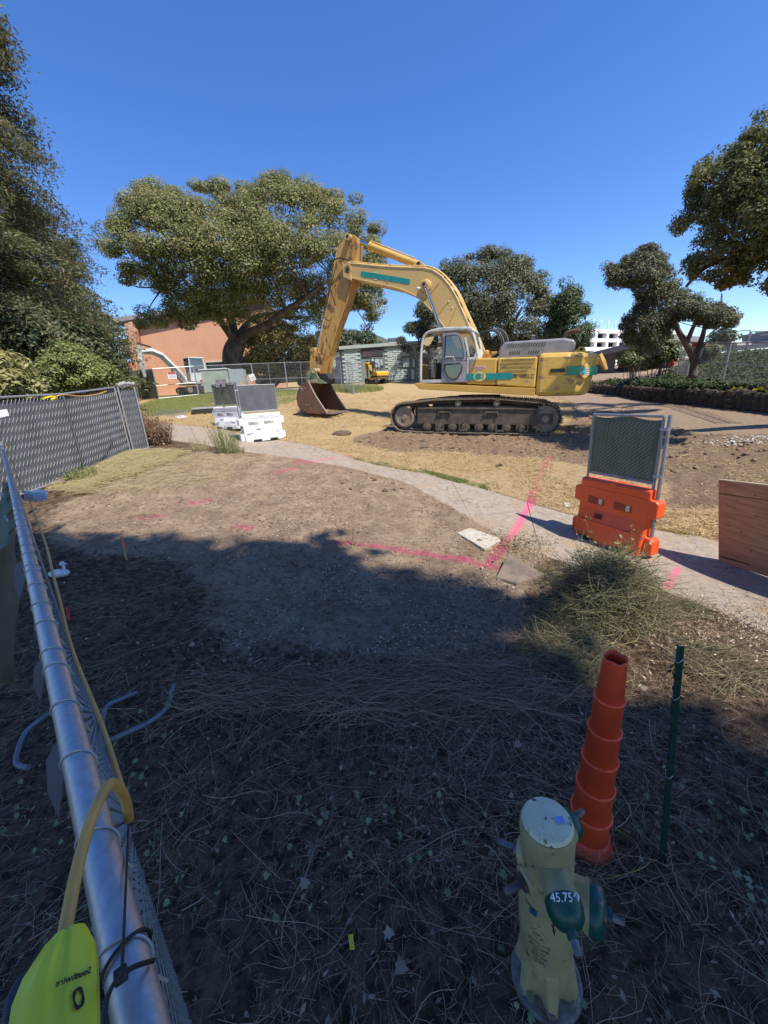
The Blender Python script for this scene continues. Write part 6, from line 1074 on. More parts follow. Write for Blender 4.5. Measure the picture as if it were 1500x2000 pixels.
blocked = [(707, 748, 680, 760), (785, 811, 698, 718), (797, 812, 720, 745), (803, 811, 684, 697), (826, 834, 700, 718)]
small = MB(); Bz = [(sx(a), sx(b), zz(a, d), zz(a, c_)) for a, b, c_, d in blocked]
for r_ in range(rows_):
    for k in range(int(LG/tw)):
        s = s0+.05+tw*(k+.5*(r_ % 2))+random.uniform(-.02, .02); z = gA+.1+th_*r_
        if s+tw > s1 or any(s+tw*.9 > b0 and s < b1 and z+th_ > b2 and z < b3 for b0, b1, b2, b3 in Bz): continue
        o = random.uniform(.015, .05); a = [S3(s, z, o+.02), S3(s+tw-.03, z, o+.02), S3(s+tw-.03, z+th_-.02, o), S3(s, z+th_-.02, o)]
        small.add(a+[p-Nw*.05 for p in a], [(0, 1, 2, 3), (0, 1, 5, 4), (1, 2, 6, 5), (2, 3, 7, 6), (3, 0, 4, 7)])
small.build('wall_tiles', TLt, T, world=True, kind='stuff')
poly3([S3(s0-.15, zt-.25, .25), S3(s1, zt-.25, .25), S3(s1, zt+.08, .25), S3(s0-.15, zt+.08, .25)], 9.5, TRM, 'roof_edge')
LB = mat('light_glass', (.48, .60, .62), .25); DB = mat('slate_panel', (.07, .085, .11), .6); 
g1 = rect(707, 748, 681, 698, .06, .1, mat('dark_louver', (.06, .065, .08), .6), 'louver_panel'); 
for k in range(6): z = zz(727, 697)+.1+k*.16; poly3([S3(sx(726), z, .10), S3(sx(748), z, .10), S3(sx(748), z+.07, .10), S3(sx(726), z+.07, .10)], .05, mat('louver_blade', (.14, .15, .18), .6), 'louver_blade', g1)
rect(709, 726, 683, 697, .09, .05, mat('louver_red', (.10, .07, .075), .8), 'louver_infill', g1)
for (a, b, c_, d, m) in ((725, 732, 699, 706, LB), (732, 742, 699, 718, LB), (742, 748, 699, 714, LB), (727, 732, 707, 717, DB), (743, 748, 714, 718, DB), (729, 733, 721, 742, LB), (733, 741, 721, 742, LB), (744, 749, 721, 735, LB), (744, 750, 735, 744, DB), (786, 791, 699, 717, LB), (791, 800, 699, 717, LB), (804, 811, 701, 717, LB), (805, 810, 684, 693, LB), (797, 799, 721, 742, LB), (801, 809, 721, 742, LB), (826, 833, 701, 718, DB), (834, 841, 701, 718, LB), (828, 841, 722, 742, DB)):
    w_ = rect(a, b, c_, d, .07, .06, m, 'window' if m is LB else 'panel')
    if m is LB:
        sa, sb, za, zb = sx(a), sx(b), zz(a, d), zz(a, c_); q = MB()
        for P in ((S3(sa, za, .09), S3(sb, za, .09)), (S3(sa, zb, .09), S3(sb, zb, .09)), (S3(sa, za, .09), S3(sa, zb, .09)), (S3(sb, za, .09), S3(sb, zb, .09))): q.tube(P, .035, 4)
        q.build('frame', mat('slate_frame', (.20, .23, .24), .6), w_, world=True)
q = MB(); q.add([S3(s0, z0, .02), S3(s0-.9, z0, -1.6), S3(s0-.9, zt-.9, -1.6), S3(s0, zt-.9, .02)], [(0, 1, 2, 3)]); q.build('blue_wing', mat('blue_panel', (.16, .24, .42), .6), T, world=True, solid=.1); poly3([S3(s0-.12, z0, .06), S3(s0+.08, z0, .06), S3(s0+.08, zt-.3, .06), S3(s0-.12, zt-.3, .06)], .3, DB, 'corner_post')
poly3([S3(s0-3.6, z0, -2.0), S3(s0-.9, z0, -2.0), S3(s0-.9, zt-1.1, -2.0), S3(s0-3.6, zt-1.1, -2.0)], .3, TRM, 'back_wing')
# ---- white parking structure at right
A = at(1170, 700, 85); B = at(1300, 690, 104); U = (B-A); U[2] = 0; U /= np.linalg.norm(U); Nw = np.array([U[1], -U[0], 0]); Nw = Nw if Nw@(CAM-A) > 0 else -Nw; gA = H(A[0], A[1])
PW = mat('parking_white', (.78, .79, .80), .7, c2=(.70, .71, .73), sc=1); T = thing('parking_structure', 'white concrete parking structure with open bays right of the trees', 'building', (A[0], A[1], gA)); zt = W(1170, 643)[2]; nfl = 4; flh = (zt-W(1170, 662)[2])/1.05; flh = 2.15*1.45*flh/flh if False else (W(1168, 643)[2]-W(1165, 678)[2])/2.0; s0 = sx(1085, 660); s1 = sx(1300, 660)+6; bay = (sx(1187, 655)-sx(1164.5, 655))
for f in range(5):
    z = zt-f*flh; poly3([S3(s0, z-flh*.42, 0), S3(s1, z-flh*.42, 0), S3(s1, z, 0), S3(s0, z, 0)], .5, PW, 'parapet'); poly3([S3(s0, z-flh*.42, -.5), S3(s1, z-flh*.42, -.5), S3(s1, z-flh*.30, -.5), S3(s0, z-flh*.30, -.5)], 14, mat('deck_grey', (.38, .38, .38), .9), 'deck')
k0 = sx(1164.5, 655); n0 = int((s0-k0)/bay)
for k in range(n0, n0+int((s1-s0)/bay)+1): s = k0+k*bay; poly3([S3(s-bay*.11, gA-2, .03), S3(s+bay*.11, gA-2, .03), S3(s+bay*.11, zt-.3, .03), S3(s-bay*.11, zt-.3, .03)], .8, PW, 'column')
q = MB(); q.add([S3(s0, gA-2, -14), S3(s1, gA-2, -14), S3(s1, zt-1.2, -14), S3(s0, zt-1.2, -14)], [(0, 1, 2, 3)]); q.build('back_wall', mat('deck_grey', (.38, .38, .38), .9), T, world=True, solid=.3)
for k in range(18): s = s0+(s1-s0)*k/18; MB().tube([S3(s, zt, -1), S3(s, zt+1.3, -1), S3(s+.3, zt+1.8, -1)], .09, 5).build('lamp_pole', PW, T, world=True)
# grey low building in front of it
A = at(1150, 715, 49); B = at(1250, 712, 47); U = (B-A); U[2] = 0; U /= np.linalg.norm(U); Nw = np.array([U[1], -U[0], 0]); Nw = Nw if Nw@(CAM-A) > 0 else -Nw; gA = H(A[0], A[1]); T = thing('grey_house', 'low grey building with overhanging roof at the right of the counterweight', 'building', (A[0], A[1], gA)); z0 = gA-2
a = W(1150, 694); b = W(1262, 672); sA, sB_ = (a-A)@U, (b-A)@U; GW = mat('grey_wall', (.22, .20, .205), .85, c2=(.18, .165, .17), sc=1.5); poly3([S3(sA, z0), S3(sx(1200, 700), z0), S3(sx(1200, 700), b[2]-.3), S3(sA, a[2]-.3)], .3, GW, 'wall'); poly3([S3(sx(1200, 700), z0, -1), S3(sB_+2, z0, -1), S3(sB_+2, b[2], -1), S3(sx(1200, 700), b[2]-.6, -1)], .3, mat('porch_dark', (.05, .045, .045), .9), 'porch_wall')
poly3([S3(sA, a[2]-.45, 1.2), S3(sB_+2, b[2]+.1, 1.2), S3(sB_+2, b[2]+.6, 1.2), S3(sA, a[2]+.05, 1.2)], 9, mat('roof_grey', (.26, .25, .26), .7), 'roof')
# modern pale buildings at far right
A = at(1430, 690, 60); B = at(1520, 690, 52); U = (B-A); U[2] = 0; U /= np.linalg.norm(U); Nw = np.array([U[1], -U[0], 0]); Nw = Nw if Nw@(CAM-A) > 0 else -Nw; gA = H(A[0], A[1]); T = thing('terrace_building', 'long pale terraced building with white ledges behind the right hand fence', 'building', (A[0], A[1], gA)); z0 = gA-2; CRc = mat('ledge_cream', (.60, .57, .52), .8); GRc = mat('ledge_grey', (.20, .19, .18), .8)
def band(x0, x1, ya, yb, yc, yd, o, m, nm, th=6): return poly3([W(x0, yb, o), W(x1, yd, o), W(x1, yc, o), W(x0, ya, o)], th, m, nm)
band(1395, 1560, 691, 712, 676, 700, -.4, GRc, 'wall', 2); band(1392, 1560, 692, 700, 678, 688, .6, mat('ledge_white', (.68, .68, .66), .7), 'ledge', 1.5); band(1398, 1560, 680, 688, 665, 672, .2, CRc, 'upper_ledge', 1.2); band(1370, 1440, 669, 674, 670, 675, .4, CRc, 'canopy', 1.2); band(1398, 1560, 676, 682, 660, 668, -1.5, mat('rail_grey', (.35, .35, .36), .7), 'parapet')
A = A+np.array([10, 20, 0]); T = thing('slate_building', 'blue grey upper building with pale roof in the far right corner', 'building', (A[0], A[1], gA)); band(1450, 1560, 658, 676, 648, 676, 0, mat('slate_wall', (.16, .19, .24), .7), 'wall', 3); band(1446, 1560, 655, 659, 640, 645, .1, GRc, 'roof', .6); band(1475, 1560, 648, 655, 641, 646, -2, mat('pale_roof', (.48, .50, .46), .7), 'roof', .8); poly3([W(1449, 658, .1), W(1462, 656, .1), W(1462, 672, .1), W(1449, 673, .1)], 1, GRc, 'window')
# far cream buildings on the hill
for i, (x, y, d, w_, h, lb) in enumerate([(770, 664, 170, 4, 1.5, 'tiny cream house on the far hill behind the tiled building'), (1072, 655, 120, 16, 7, 'white building part hidden by the oak right of the excavator arm')]):
    c = at(x, y, d); T = thing('far_house', lb, 'house', c, Matrix.Rotation(-.1, 3, 'Z')); MB().box((0, 0, -h/2), (w_, 8, h)).build('wall', CRc if i == 0 else PW, T); MB().box((0, 0, .15), (w_+1, 9, .3)).build('roof', EAV if i == 0 else PW, T)
    for k in range(5): MB().box((-w_*.4+k*w_*.2, -4.02, -h*.4), (w_*.1, .06, h*.3)).build('window', DB, T)
# ---- hills
HM = mat('hill_scrub', (.075, .085, .05), .95, c2=(.13, .12, .07), sc=.06, bump=.3, bsc=2); 
def hill(pts, d, depth, nm, lb):
    P = [at(x, y, d) for x, y in pts]; q = MB(); n = len(P); V = []
    for f, g in ((0, 0), (.35, .55), (.7, .9), (1.0, 1.0), (1.5, .6), (2.2, 0)):
        for p in P: b = np.array([p[0], p[1], 0])*(1-depth/d*(1-f)); V.append((b[0], b[1], H(b[0], b[1])*(1-g)-1+g*p[2]))
    q.add(V, [(r*n+i, r*n+i+1, (r+1)*n+i+1, (r+1)*n+i) for r in range(5) for i in range(n-1)]); return tag(q.build(nm, HM, smooth=2), lb, None, None, 'structure')
hill([(560, 690), (600, 672), (650, 655), (690, 650), (720, 652), (745, 660), (770, 672), (800, 676), (860, 668), (930, 672), (1010, 660), (1090, 668)], 210, 90, 'hills', 'wooded hill rising behind the tiled building')
# ---- stone retaining wall and bank
SW = [(1120, 763, 757), (1180, 770, 752), (1260, 783, 756), (1340, 790, 760), (1420, 799, 763), (1500, 808, 767), (1600, 822, 772)]
base = [G(x, yb) for x, yb, yt in SW]; topz = [float(at(x, yt, math.hypot(b[0], b[1]))[2]) for (x, yb, yt), b in zip(SW, base)]; print('wall h', [round(t-b[2], 2) for t, b in zip(topz, base)], [b.round(1).tolist() for b in base])
T = thing('retaining_wall', 'low dark rubble stone retaining wall curving along the dirt road at right', 'wall', base[3]); STN = mat('wall_stone', (.085, .066, .05), .95, c2=(.04, .032, .026), sc=4, bump=.7, bsc=25); MRT = mat('wall_core', (.045, .038, .032), .95)
BP = smoothline([(*b[:2], b[2], t) for b, t in zip(base, topz)], 10); cl = np.r_[0, np.cumsum(np.hypot(*np.diff(BP[:, :2], axis=0).T))]
q = MB(); n = len(BP); V = []
back = []
for i, p in enumerate(BP):
    r = np.array([p[0], p[1]])/np.hypot(p[0], p[1]); V += [(p[0]+r[0]*.08, p[1]+r[1]*.08, p[2]-.2), (p[0]+r[0]*.08, p[1]+r[1]*.08, p[3]-.04), (p[0]+r[0]*.5, p[1]+r[1]*.5, p[3]-.04), (p[0]+r[0]*.5, p[1]+r[1]*.5, p[2]-.2)]
q.add(V, [(i*4+j, i*4+(j+1) % 4, (i+1)*4+(j+1) % 4, (i+1)*4+j) for i in range(n-1) for j in range(4)]); q.build('wall_core', MRT, T, world=True)
sv = []
for k in range(5): q = MB().ico((0, 0, 0), 1, 2 if k < 2 else 1, .16); o = q.build('stone', STN, T); sv.append(o.data); (COL.objects.unlink(o), bpy.data.objects.remove(o))
TI = TM[T.name].inverted(); cnt = 0; s = 0.0
while s < cl[-1]:
    sc_ = .17 if s > cl[-1]*.35 else .24; w_ = random.uniform(.8, 1.5)*sc_*1.6; i = min(int(np.searchsorted(cl, s)), n-1); p = BP[i]; hgt = p[3]-p[2]; nr = max(2, int(round(hgt/(sc_*1.25)))); r = np.array([p[0], p[1]])/np.hypot(p[0], p[1]); yaw = math.atan2(r[1], r[0])
    for j in range(nr):
        if cnt >= 290: break
        o = bpy.data.objects.new('stone', random.choice(sv)); COL.objects.link(o); o.parent = T; zc = p[2]+(j+.45)*hgt/nr+random.uniform(-.03, .03); M = Matrix.Translation((p[0]+r[0]*.08+random.uniform(-.05, .05), p[1]+r[1]*.08, zc)) @ Matrix.Rotation(yaw+random.uniform(-.2, .2), 4, 'Z') @ Matrix.Rotation(random.uniform(-1.2, 1.2), 4, 'X') @ Matrix.Diagonal((.10*random.uniform(.6, 1.3), w_*.60*random.uniform(.55, 1.15), hgt/nr*.56*random.uniform(.65, 1.3), 1)); o.matrix_local = TI@M; cnt += 1
    s += w_
def ok_bank(): pass
# bank surface behind wall: rises away
bankrows = [(0.1, -.05), (1.2, .15), (3.0, .55), (5.0, .95), (7.5, 1.3), (12, 1.5)]; V = []
for i, p in enumerate(BP):
    r = np.array([.80, .60]) ; k_ = min(1, max(0, (cl[i]-cl[-1]*.18)/(cl[-1]*.45)))
    for o, z in bankrows: x, y = p[0]+r[0]*(o+.3), p[1]+r[1]*(o+.3); V.append((x, y, p[3]+z*(.35+.65*k_)+.12*(fbm(np.array([x]), np.array([y]), .7, 3, 3)[0]-.5)*4*(o > .2)))
m_ = len(bankrows); bankV = np.array(V).reshape(n, m_, 3); q = MB().add(V, [(i*m_+j, i*m_+j+1, (i+1)*m_+j+1, (i+1)*m_+j) for i in range(n-1) for j in range(m_-1)]); tag(q.build('bank', mat('bank_soil', (.11, .075, .055), .95, c2=(.2, .13, .10), sc=1), smooth=2), 'soil bank rising behind the stone wall', None, None, 'structure')
def bankpt(u, v): # u 0..1 along, v 0..1 across
    i = u*(n-1); j = v*(m_-1); i0 = min(int(i), n-2); j0 = min(int(j), m_-2); a, b = i-i0, j-j0; return bankV[i0, j0]*(1-a)*(1-b)+bankV[i0+1, j0]*a*(1-b)+bankV[i0, j0+1]*(1-a)*b+bankV[i0+1, j0+1]*a*b
IV = mat('ivy_dark', (.018, .035, .012), .7, c2=(.07, .10, .03), attr=1, trans=.1, spec=.25)
C = []; 
for k in range(26000):
    u = random.random()**.85; v = random.random()**1.1*.8
    if u < .30 and v > .12+u*.5: continue
    C.append(bankpt(u, v)+np.array([0, 0, random.random()**2*.28+.02]))
C = np.array(C); V, F, A_ = leafquads(C, np.c_[RNG.normal(0, .7, (len(C), 2))-[.2, .5], np.ones(len(C))], RNG.uniform(.04, .08, len(C)), .8); tag(npmesh('ivy', V, F, IV, vals=A_, kind='stuff'), 'dark ivy blanketing the bank above the stone wall', 'ivy')
# right hand fences on the bank
def onb(px, py, d): return at(px, py, d)
for (x0, y0, x1, y1, x2, y2, x3, y3, d0, d1, lb) in [(1340, 735, 1354, 668, 1412, 742, 1428, 670, 21.5, 19.5, 'mesh fence panel on the ivy bank right of the leaning trunk'), (1412, 742, 1428, 670, 1520, 762, 1560, 668, 19.3, 15.5, 'nearest mesh fence panel on the ivy bank at the right edge'), (1362, 700, 1388, 650, 1450, 698, 1466, 645, 30, 29, 'tall mesh fence panel further back on the bank'), (1452, 698, 1468, 648, 1540, 690, 1560, 646, 28.8, 26, 'tall back fence panel at the right edge of the bank'), (1322, 730, 1334, 664, 1342, 735, 1354, 668, 23.5, 21.8, 'narrow fence panel end on beside the leaning trunk')]:
    a, b, c_, d = at(x0, y0, d0), at(x1, y1, d0), at(x2, y2, d1), at(x3, y3, d1); T = thing('bank_fence_panel', lb, 'fence panel', a)
    for P in ((a, b), (c_, d)): MB().tube(P, .028, 8).build('post', GALVR, T, world=True, smooth=True)
    for P in ((b, d), (a+(b-a)*.45, c_+(d-c_)*.45)): MB().tube(P, .02, 6).build('rail', GALVR, T, world=True, smooth=True)
    q = MB(); nn_ = 34 if d0 < 24 else 24
    for i in range(1, nn_): f = i/nn_; q.tube([a+(c_-a)*f, b+(d-b)*f], .004, 3, cap=False)
    for i in range(1, 16): f = i/16; q.tube([a+(b-a)*f, c_+(d-c_)*f], .0035, 3, cap=False)
    q.build('wire_mesh', mat('dark_wire', (.16, .16, .15), .6, .3), T, world=True, kind='stuff')
sg = sign(1361, 683, 21.0, .46, .52, 'red headed warning sign on the ivy bank fence', True, -.2, mat('sign_dull', (.45, .45, .44), .7))
ot = thing('orange_tube', 'orange plastic tube leaning in the shrubs on the bank', 'tube', at(1310, 715, 27)); MB().tube([at(1309, 716, 27), at(1314, 704, 27), at(1318, 694, 27)], [.11, .12, .07], 8).build('tube', OR, ot, world=True, smooth=2)
P = [bankpt(.66+.03*k, .015)+np.array([-.05, -.05, .06+.06*math.sin(k*2.1)]) for k in range(9)]; T = thing('yellow_tape', 'yellow caution tape heaped along the top of the stone wall', 'tape', P[0]); MB().tube(smoothline(P, 4), [.05+.035*math.sin(i*1.7) for i in range(33)], 5).build('tape', mat('tag_yellow', (.75, .62, .03), .6), T, world=True)
p_ = bankpt(.80, .02); T = thing('wall_stake', 'short wooden stake standing behind the stone wall by the yellow tape', 'stake', p_); MB().box((0, 0, .2), (.09, .05, .5), Matrix.Rotation(.15, 3, 'Y')).build('stake', WD, T)
# yellow digger arm beyond the counterweight
T = thing('distant_digger_arm', 'yellow digger arm standing beyond the counterweight', 'digger arm', gd(1178, 712, 38)); MB().tube([at(1166, 712, 38), at(1168, 700, 38), at(1172, 693, 38), at(1176, 705, 38), at(1184, 722, 38)], [.2, .28, .22, .28, .16], 6).build('arm', YEL, T, world=True)
# ------------------------------------------------------------------ trees and planting
def leafmat(n, a, b, tr=.25): return mat(n, a, .55, c2=b, attr=1, trans=tr)
OAKL = leafmat('oak_leaves', (.12, .135, .045), (.42, .41, .165), .4); OAKD = leafmat('oak_leaves_dark', (.05, .058, .03), (.20, .20, .095)); RWL = leafmat('redwood_needles', (.06, .072, .032), (.27, .26, .13), .35); BSH = leafmat('bush_leaves', (.10, .13, .03), (.36, .38, .12)); BSY = leafmat('pale_bush', (.20, .20, .06), (.50, .46, .20)); DKB = leafmat('dark_bush', (.035, .055, .022), (.11, .14, .06)); BRN = leafmat('brown_dry', (.16, .09, .05), (.36, .23, .14), .1); DRL = leafmat('dry_leaves', (.16, .13, .06), (.40, .32, .17))
BRK = mat('oak_bark', (.075, .055, .042), .95, c2=(.16, .125, .10), sc=3, lo_=.45, hi=.6, bump=1.5, bsc=9, stretch=(1, 1, .35)); BRK2 = mat('grey_branch', (.20, .17, .14), .9, c2=(.12, .1, .08), sc=4, bump=.5)
def polyscatter(poly, n, seed=0):
    P = np.array(poly, float); lo, hi = P.min(0), P.max(0); out = []; c = 0
    while c < n:
        q = RNG.uniform(lo, hi, (n*2, 2)); m = inpoly(q[:, 0], q[:, 1], poly); out.append(q[m]); c += m.sum()
    return np.concatenate(out)[:n]
def crown(poly, d, thick, ncl, rcl, per, ls, m, T, gap=.38, flat_=.6, asp=.55, edge=.75, droop=0.0, jit=.35, name='crown', extra=None):
    """leaf clumps through a deep crown volume; returns clump centres"""
    q = polyscatter(poly, ncl*5); P = np.array(poly, float); dist = np.min([polydist(q[:, 0], q[:, 1], [tuple(P[i-1]), tuple(P[i])]) for i in range(len(P))], 0)
    sp = rcl*751/d; ok_ = (dist > sp*RNG.uniform(.25, .85, len(dist))) & (fbm(q[:, 0], q[:, 1], 1.1/sp, 2, len(poly)) > gap); q = q[ok_][:ncl]; dist = dist[ok_][:ncl]; ncl = len(q); dm = dist.max()
    depth = d+thick*np.sqrt(np.clip(dist/dm, 0.02, 1))*RNG.choice([-1, -1, -1, 1], ncl)*RNG.uniform(edge, 1, ncl)
    C = np.array([at(x, y, dd) for (x, y), dd in zip(q, depth)]); r = rcl*RNG.uniform(.6, 1.3, ncl)*np.where(dist < dm*.25, .75, 1)
    n = ncl*per; idx = np.repeat(np.arange(ncl), per); v = RNG.normal(size=(n, 3)); v /= np.linalg.norm(v, axis=1, keepdims=True); rad = RNG.uniform(.35, 1, n)**.5
    off_ = v*rad[:, None]*r[idx][:, None]*np.array([1, 1, flat_]); off_[:, 2] -= droop*np.hypot(off_[:, 0], off_[:, 1])
    Pp = C[idx]+off_; Nn = v*.9+np.array([0, 0, .7])+RNG.normal(0, jit, (n, 3)); V, F, A = leafquads(Pp, Nn, ls*RNG.uniform(.6, 1.3, n), asp)
    A = np.clip(np.repeat(RNG.normal(.45, .22, ncl)[idx], 4)*.6+A*.4, 0, 1); npmesh(name, V, F, m, parent=T, vals=A); return C
def limb(T, P, r0, r1, m=BRK, k=8, nm='limb', n=4, wob=.0): Q = smoothline(P, n); nn = len(Q); return MB().tube(Q, [r0+(r1-r0)*(i/(nn-1))**.8 for i in range(nn)], k).build(nm, m, T, world=True, smooth=2)
def twigsto(T, root, Cs, k, r, m=BRK, nm='branch'):
    q = MB()
    for c in Cs[RNG.choice(len(Cs), min(k, len(Cs)), replace=False)]:
        root_ = root[int(np.argmin([np.linalg.norm(np.array(p)-c) for p in root]))]; mid = (np.array(root_)+c)/2+RNG.normal(0, .08, 3)*np.linalg.norm(c-root_); q.tube(smoothline([root_, mid, c], 3), [r*(1-.12*i) for i in range(7)], 5)
    q.build(nm, m, T, world=True, smooth=2, kind='stuff')
# the big oak
T = thing('oak_tree', 'huge spreading live oak with dark forked trunk before the orange building', 'tree', gd(462, 752, 36))
OP = [(192,440),(215,425),(228,400),(228,372),(250,352),(290,350),(330,345),(350,358),(400,345),(440,350),(480,352),(520,338),(560,334),(600,345),(640,365),(690,375),(722,395),(745,430),(752,470),(755,520),(752,560),(760,610),(748,660),(715,650),(700,620),(670,600),(645,610),(650,650),(620,675),(590,660),(560,640),(520,625),(500,640),(470,635),(440,640),(400,630),(370,648),(330,640),(300,650),(262,640),(270,600),(300,590),(270,570),(240,560),(225,520),(200,500)]
C = crown(OP, 35.5, 6, 760, 1.0, 290, .078, OAKL, T, .29, .62); b = gd(462, 752, 36); f1 = at(462, 672, 36)
limb(T, [b-[0, 0, .3], at(457, 720, 36), at(455, 690, 36), f1], 1.0, .72, nm='trunk', k=14); limb(T, [b+[.9, 0, -.2], b+[.4, -.1, .5], b+[.1, -.1, 1.6]], .5, .2, nm='root_flare')
LB_ = [[f1, at(440, 640, 35.5), at(415, 610, 34.5), at(380, 590, 33.5), at(320, 560, 32.5)], [f1, at(452, 620, 36.5), at(455, 570, 36.5), at(460, 520, 36.5), at(440, 450, 36.5)], [at(455, 690, 36), at(480, 655, 35.5), at(520, 635, 34), at(560, 605, 32.5), at(600, 580, 31.5), at(650, 540, 30.5)], [at(455, 570, 36.5), at(490, 520, 37.5), at(560, 470, 38.5), at(620, 430, 38.5)], [f1, at(475, 640, 37.5), at(510, 615, 39.5), at(590, 600, 41.5), at(680, 590, 42.5)], [at(415, 610, 34.5), at(370, 560, 35.5), at(330, 500, 36.5), at(290, 450, 36.5)]]
for P, r in zip(LB_, (.38, .42, .46, .24, .3, .24)): limb(T, P, r, .08, k=9)
rts = [p for L__ in LB_ for p in L__[1:]]; twigsto(T, rts, C, 90, .06)
# shrub behind the oak (golden)
T = thing('laurel_shrub', 'bushy golden green tree between the oak trunk and the big bucket', 'tree', gd(530, 735, 38)); C = crown([(440,700),(450,655),(490,625),(560,620),(610,640),(650,680),(650,740),(470,740),(455,715)], 38.5, 3, 260, .75, 130, .11, leafmat('golden_leaves', (.20, .17, .06), (.52, .45, .20)), T, .3); twigsto(T, [gd(530, 735, 38)], C, 12, .08)
# oak behind the excavator, two crowns
T = thing('oak_tree', 'broad grey green oak directly behind the excavator boom', 'tree', gd(960, 745, 41)); C = crown([(852,520),(875,500),(905,492),(935,482),(965,478),(1000,482),(1030,500),(1062,520),(1076,545),(1085,590),(1110,620),(1120,665),(1090,690),(1000,690),(930,700),(870,690),(850,640),(845,580)], 40, 5, 400, 1.0, 220, .09, leafmat('grey_oak', (.075, .085, .042), (.23, .235, .12)), T, .38, .7); b = gd(960, 745, 41); limb(T, [b, at(958, 700, 41), at(950, 650, 41), at(935, 600, 40)], .6, .25, nm='trunk'); limb(T, [at(958, 700, 41), at(985, 660, 40), at(1020, 600, 40)], .4, .1); limb(T, [at(958, 700, 41), at(920, 660, 40), at(880, 600, 39)], .35, .1); twigsto(T, [at(950, 650, 41), at(985, 660, 40), at(920, 660, 40), at(935, 600, 40)], C, 70, .05, BRK2)
T = thing('oak_tree', 'darker green rounded oak at the right of the one behind the boom', 'tree', gd(1100, 740, 38)); C = crown([(1078,560),(1095,545),(1120,548),(1135,575),(1148,605),(1155,640),(1150,680),(1125,690),(1090,690),(1080,640)], 38, 3, 140, .8, 190, .085, leafmat('dark_green_oak', (.03, .055, .016), (.13, .18, .055)), T, .38, .7); b = gd(1110, 740, 38); limb(T, [b, at(1108, 690, 38), at(1105, 640, 38)], .35, .15, nm='trunk')
T = thing('low_oak', 'dark scraggly small oak left of the cab against the sky', 'tree', gd(825, 740, 43)); C = crown([(772,668),(785,645),(805,620),(815,590),(835,585),(850,600),(860,650),(855,690),(800,690),(775,680)], 43, 3, 150, .7, 120, .09, OAKD, T, .36, .6); b = gd(825, 740, 43); limb(T, [b, at(828, 700, 43), at(825, 650, 43)], .25, .1, nm='trunk'); twigsto(T, [at(828, 700, 43)], C, 30, .05)
# hedge line hiding the horizon between buildings
for i, (poly, d, lb) in enumerate([([(600,650),(650,640),(720,648),(745,660),(750,690),(600,695)], 75, 'dark wooded clump above the flat roof, left of the cab'), ([(1000,690),(1090,680),(1150,690),(1150,725),(1000,730)], 48, 'low dark shrubs behind the engine hood'), ([(0,600),(120,610),(200,600),(240,640),(246,700),(200,740),(0,740)], 46, 'dark evergreen mass at far left behind the bushes')]):
    T = thing('shrub_clump', lb, 'trees', gd(poly[0][0]+30, 740, d)); crown(poly, d, 4, 120, 1.2*d/60, 70, .18*d/55, DKB, T)
# redwoods at left: drooping tiers
def redwood(px, d, ytop, ybot, wbot, wtop, ncl, T, tilt=0, m=RWL, side=(-1, 1), ls=.15):
    bx = gd(px, 760, d); topp = at(px+tilt, ytop, d); limb(T, [bx, (bx+topp)/2, topp], .55*d/25, .06, BRK, nm='trunk', k=10, n=2)
    C = []; D_ = []
    hgt = topp[2]-bx[2]; nb = ncl
    for k in range(nb):
        t = (k+random.random())/nb; z = bx[2]+.04*hgt+t*hgt*.98; base = bx+(topp-bx)*t; ang = random.uniform(0, 6.283); L_b = (wbot*(1-t)+wtop)*random.uniform(.7, 1.15); ns = max(4, int(L_b/.5))
        for j in range(ns):
            f = (j+1)/ns; rr = L_b*f; dz = L_b*(.10*math.sin(f*2.6))-L_b*.34*f*f; C.append((base[0]+math.cos(ang)*rr, base[1]+math.sin(ang)*rr, z+dz)); D_.append((math.cos(ang), math.sin(ang), -.4))
    C = np.array(C); D_ = np.array(D_); per = 85; idx = np.repeat(np.arange(len(C)), per); n = len(idx); lat = np.stack([-D_[:, 1], D_[:, 0], 0*D_[:, 0]], 1); sp = .62
    P = C[idx]+lat[idx]*RNG.normal(0, .30, (n, 1))+D_[idx]*RNG.normal(0, .30, (n, 1))+np.c_[np.zeros((n, 2)), -np.abs(RNG.normal(0, .28, n))]; V, F, A = leafquads(P, RNG.normal(0, .6, (n, 3))+[0, 0, .8], ls*RNG.uniform(.6, 1.3, n), .27); A = np.clip(np.repeat(RNG.normal(.45, .25, len(C))[idx], 4)*.6+A*.4, 0, 1); npmesh('crown', V, F, m, parent=T, vals=A)
    q = MB()
    for k in range(60): c = C[random.randrange(len(C))]; t = (c[2]-bx[2])/hgt; b = bx+(topp-bx)*min(1, t+.02); q.tube(smoothline([b, (b+c)/2+[0, 0, .1], c], 2), .035, 4)
    q.build('branches', BRK2, T, world=True, kind='stuff')
T = thing('redwood_tree', 'very tall redwood with drooping tiers cut by the left edge', 'tree', gd(-60, 770, 24)); redwood(-45, 24, 10, 800, 5.7, .4, 200, T, ls=.10)
T = thing('redwood_tree', 'slender smaller redwood top standing right of the tall one', 'tree', gd(135, 750, 34)); redwood(135, 34, 470, 760, 3.9, .4, 90, T, 0, ls=.09, m=leafmat('young_redwood', (.055, .075, .035), (.20, .22, .12)))
T = thing('redwood_tree', 'dense redwood mass behind the left bushes', 'tree', gd(40, 760, 30)); redwood(45, 29, 400, 760, 6.2, .6, 120, T, 0, ls=.11)
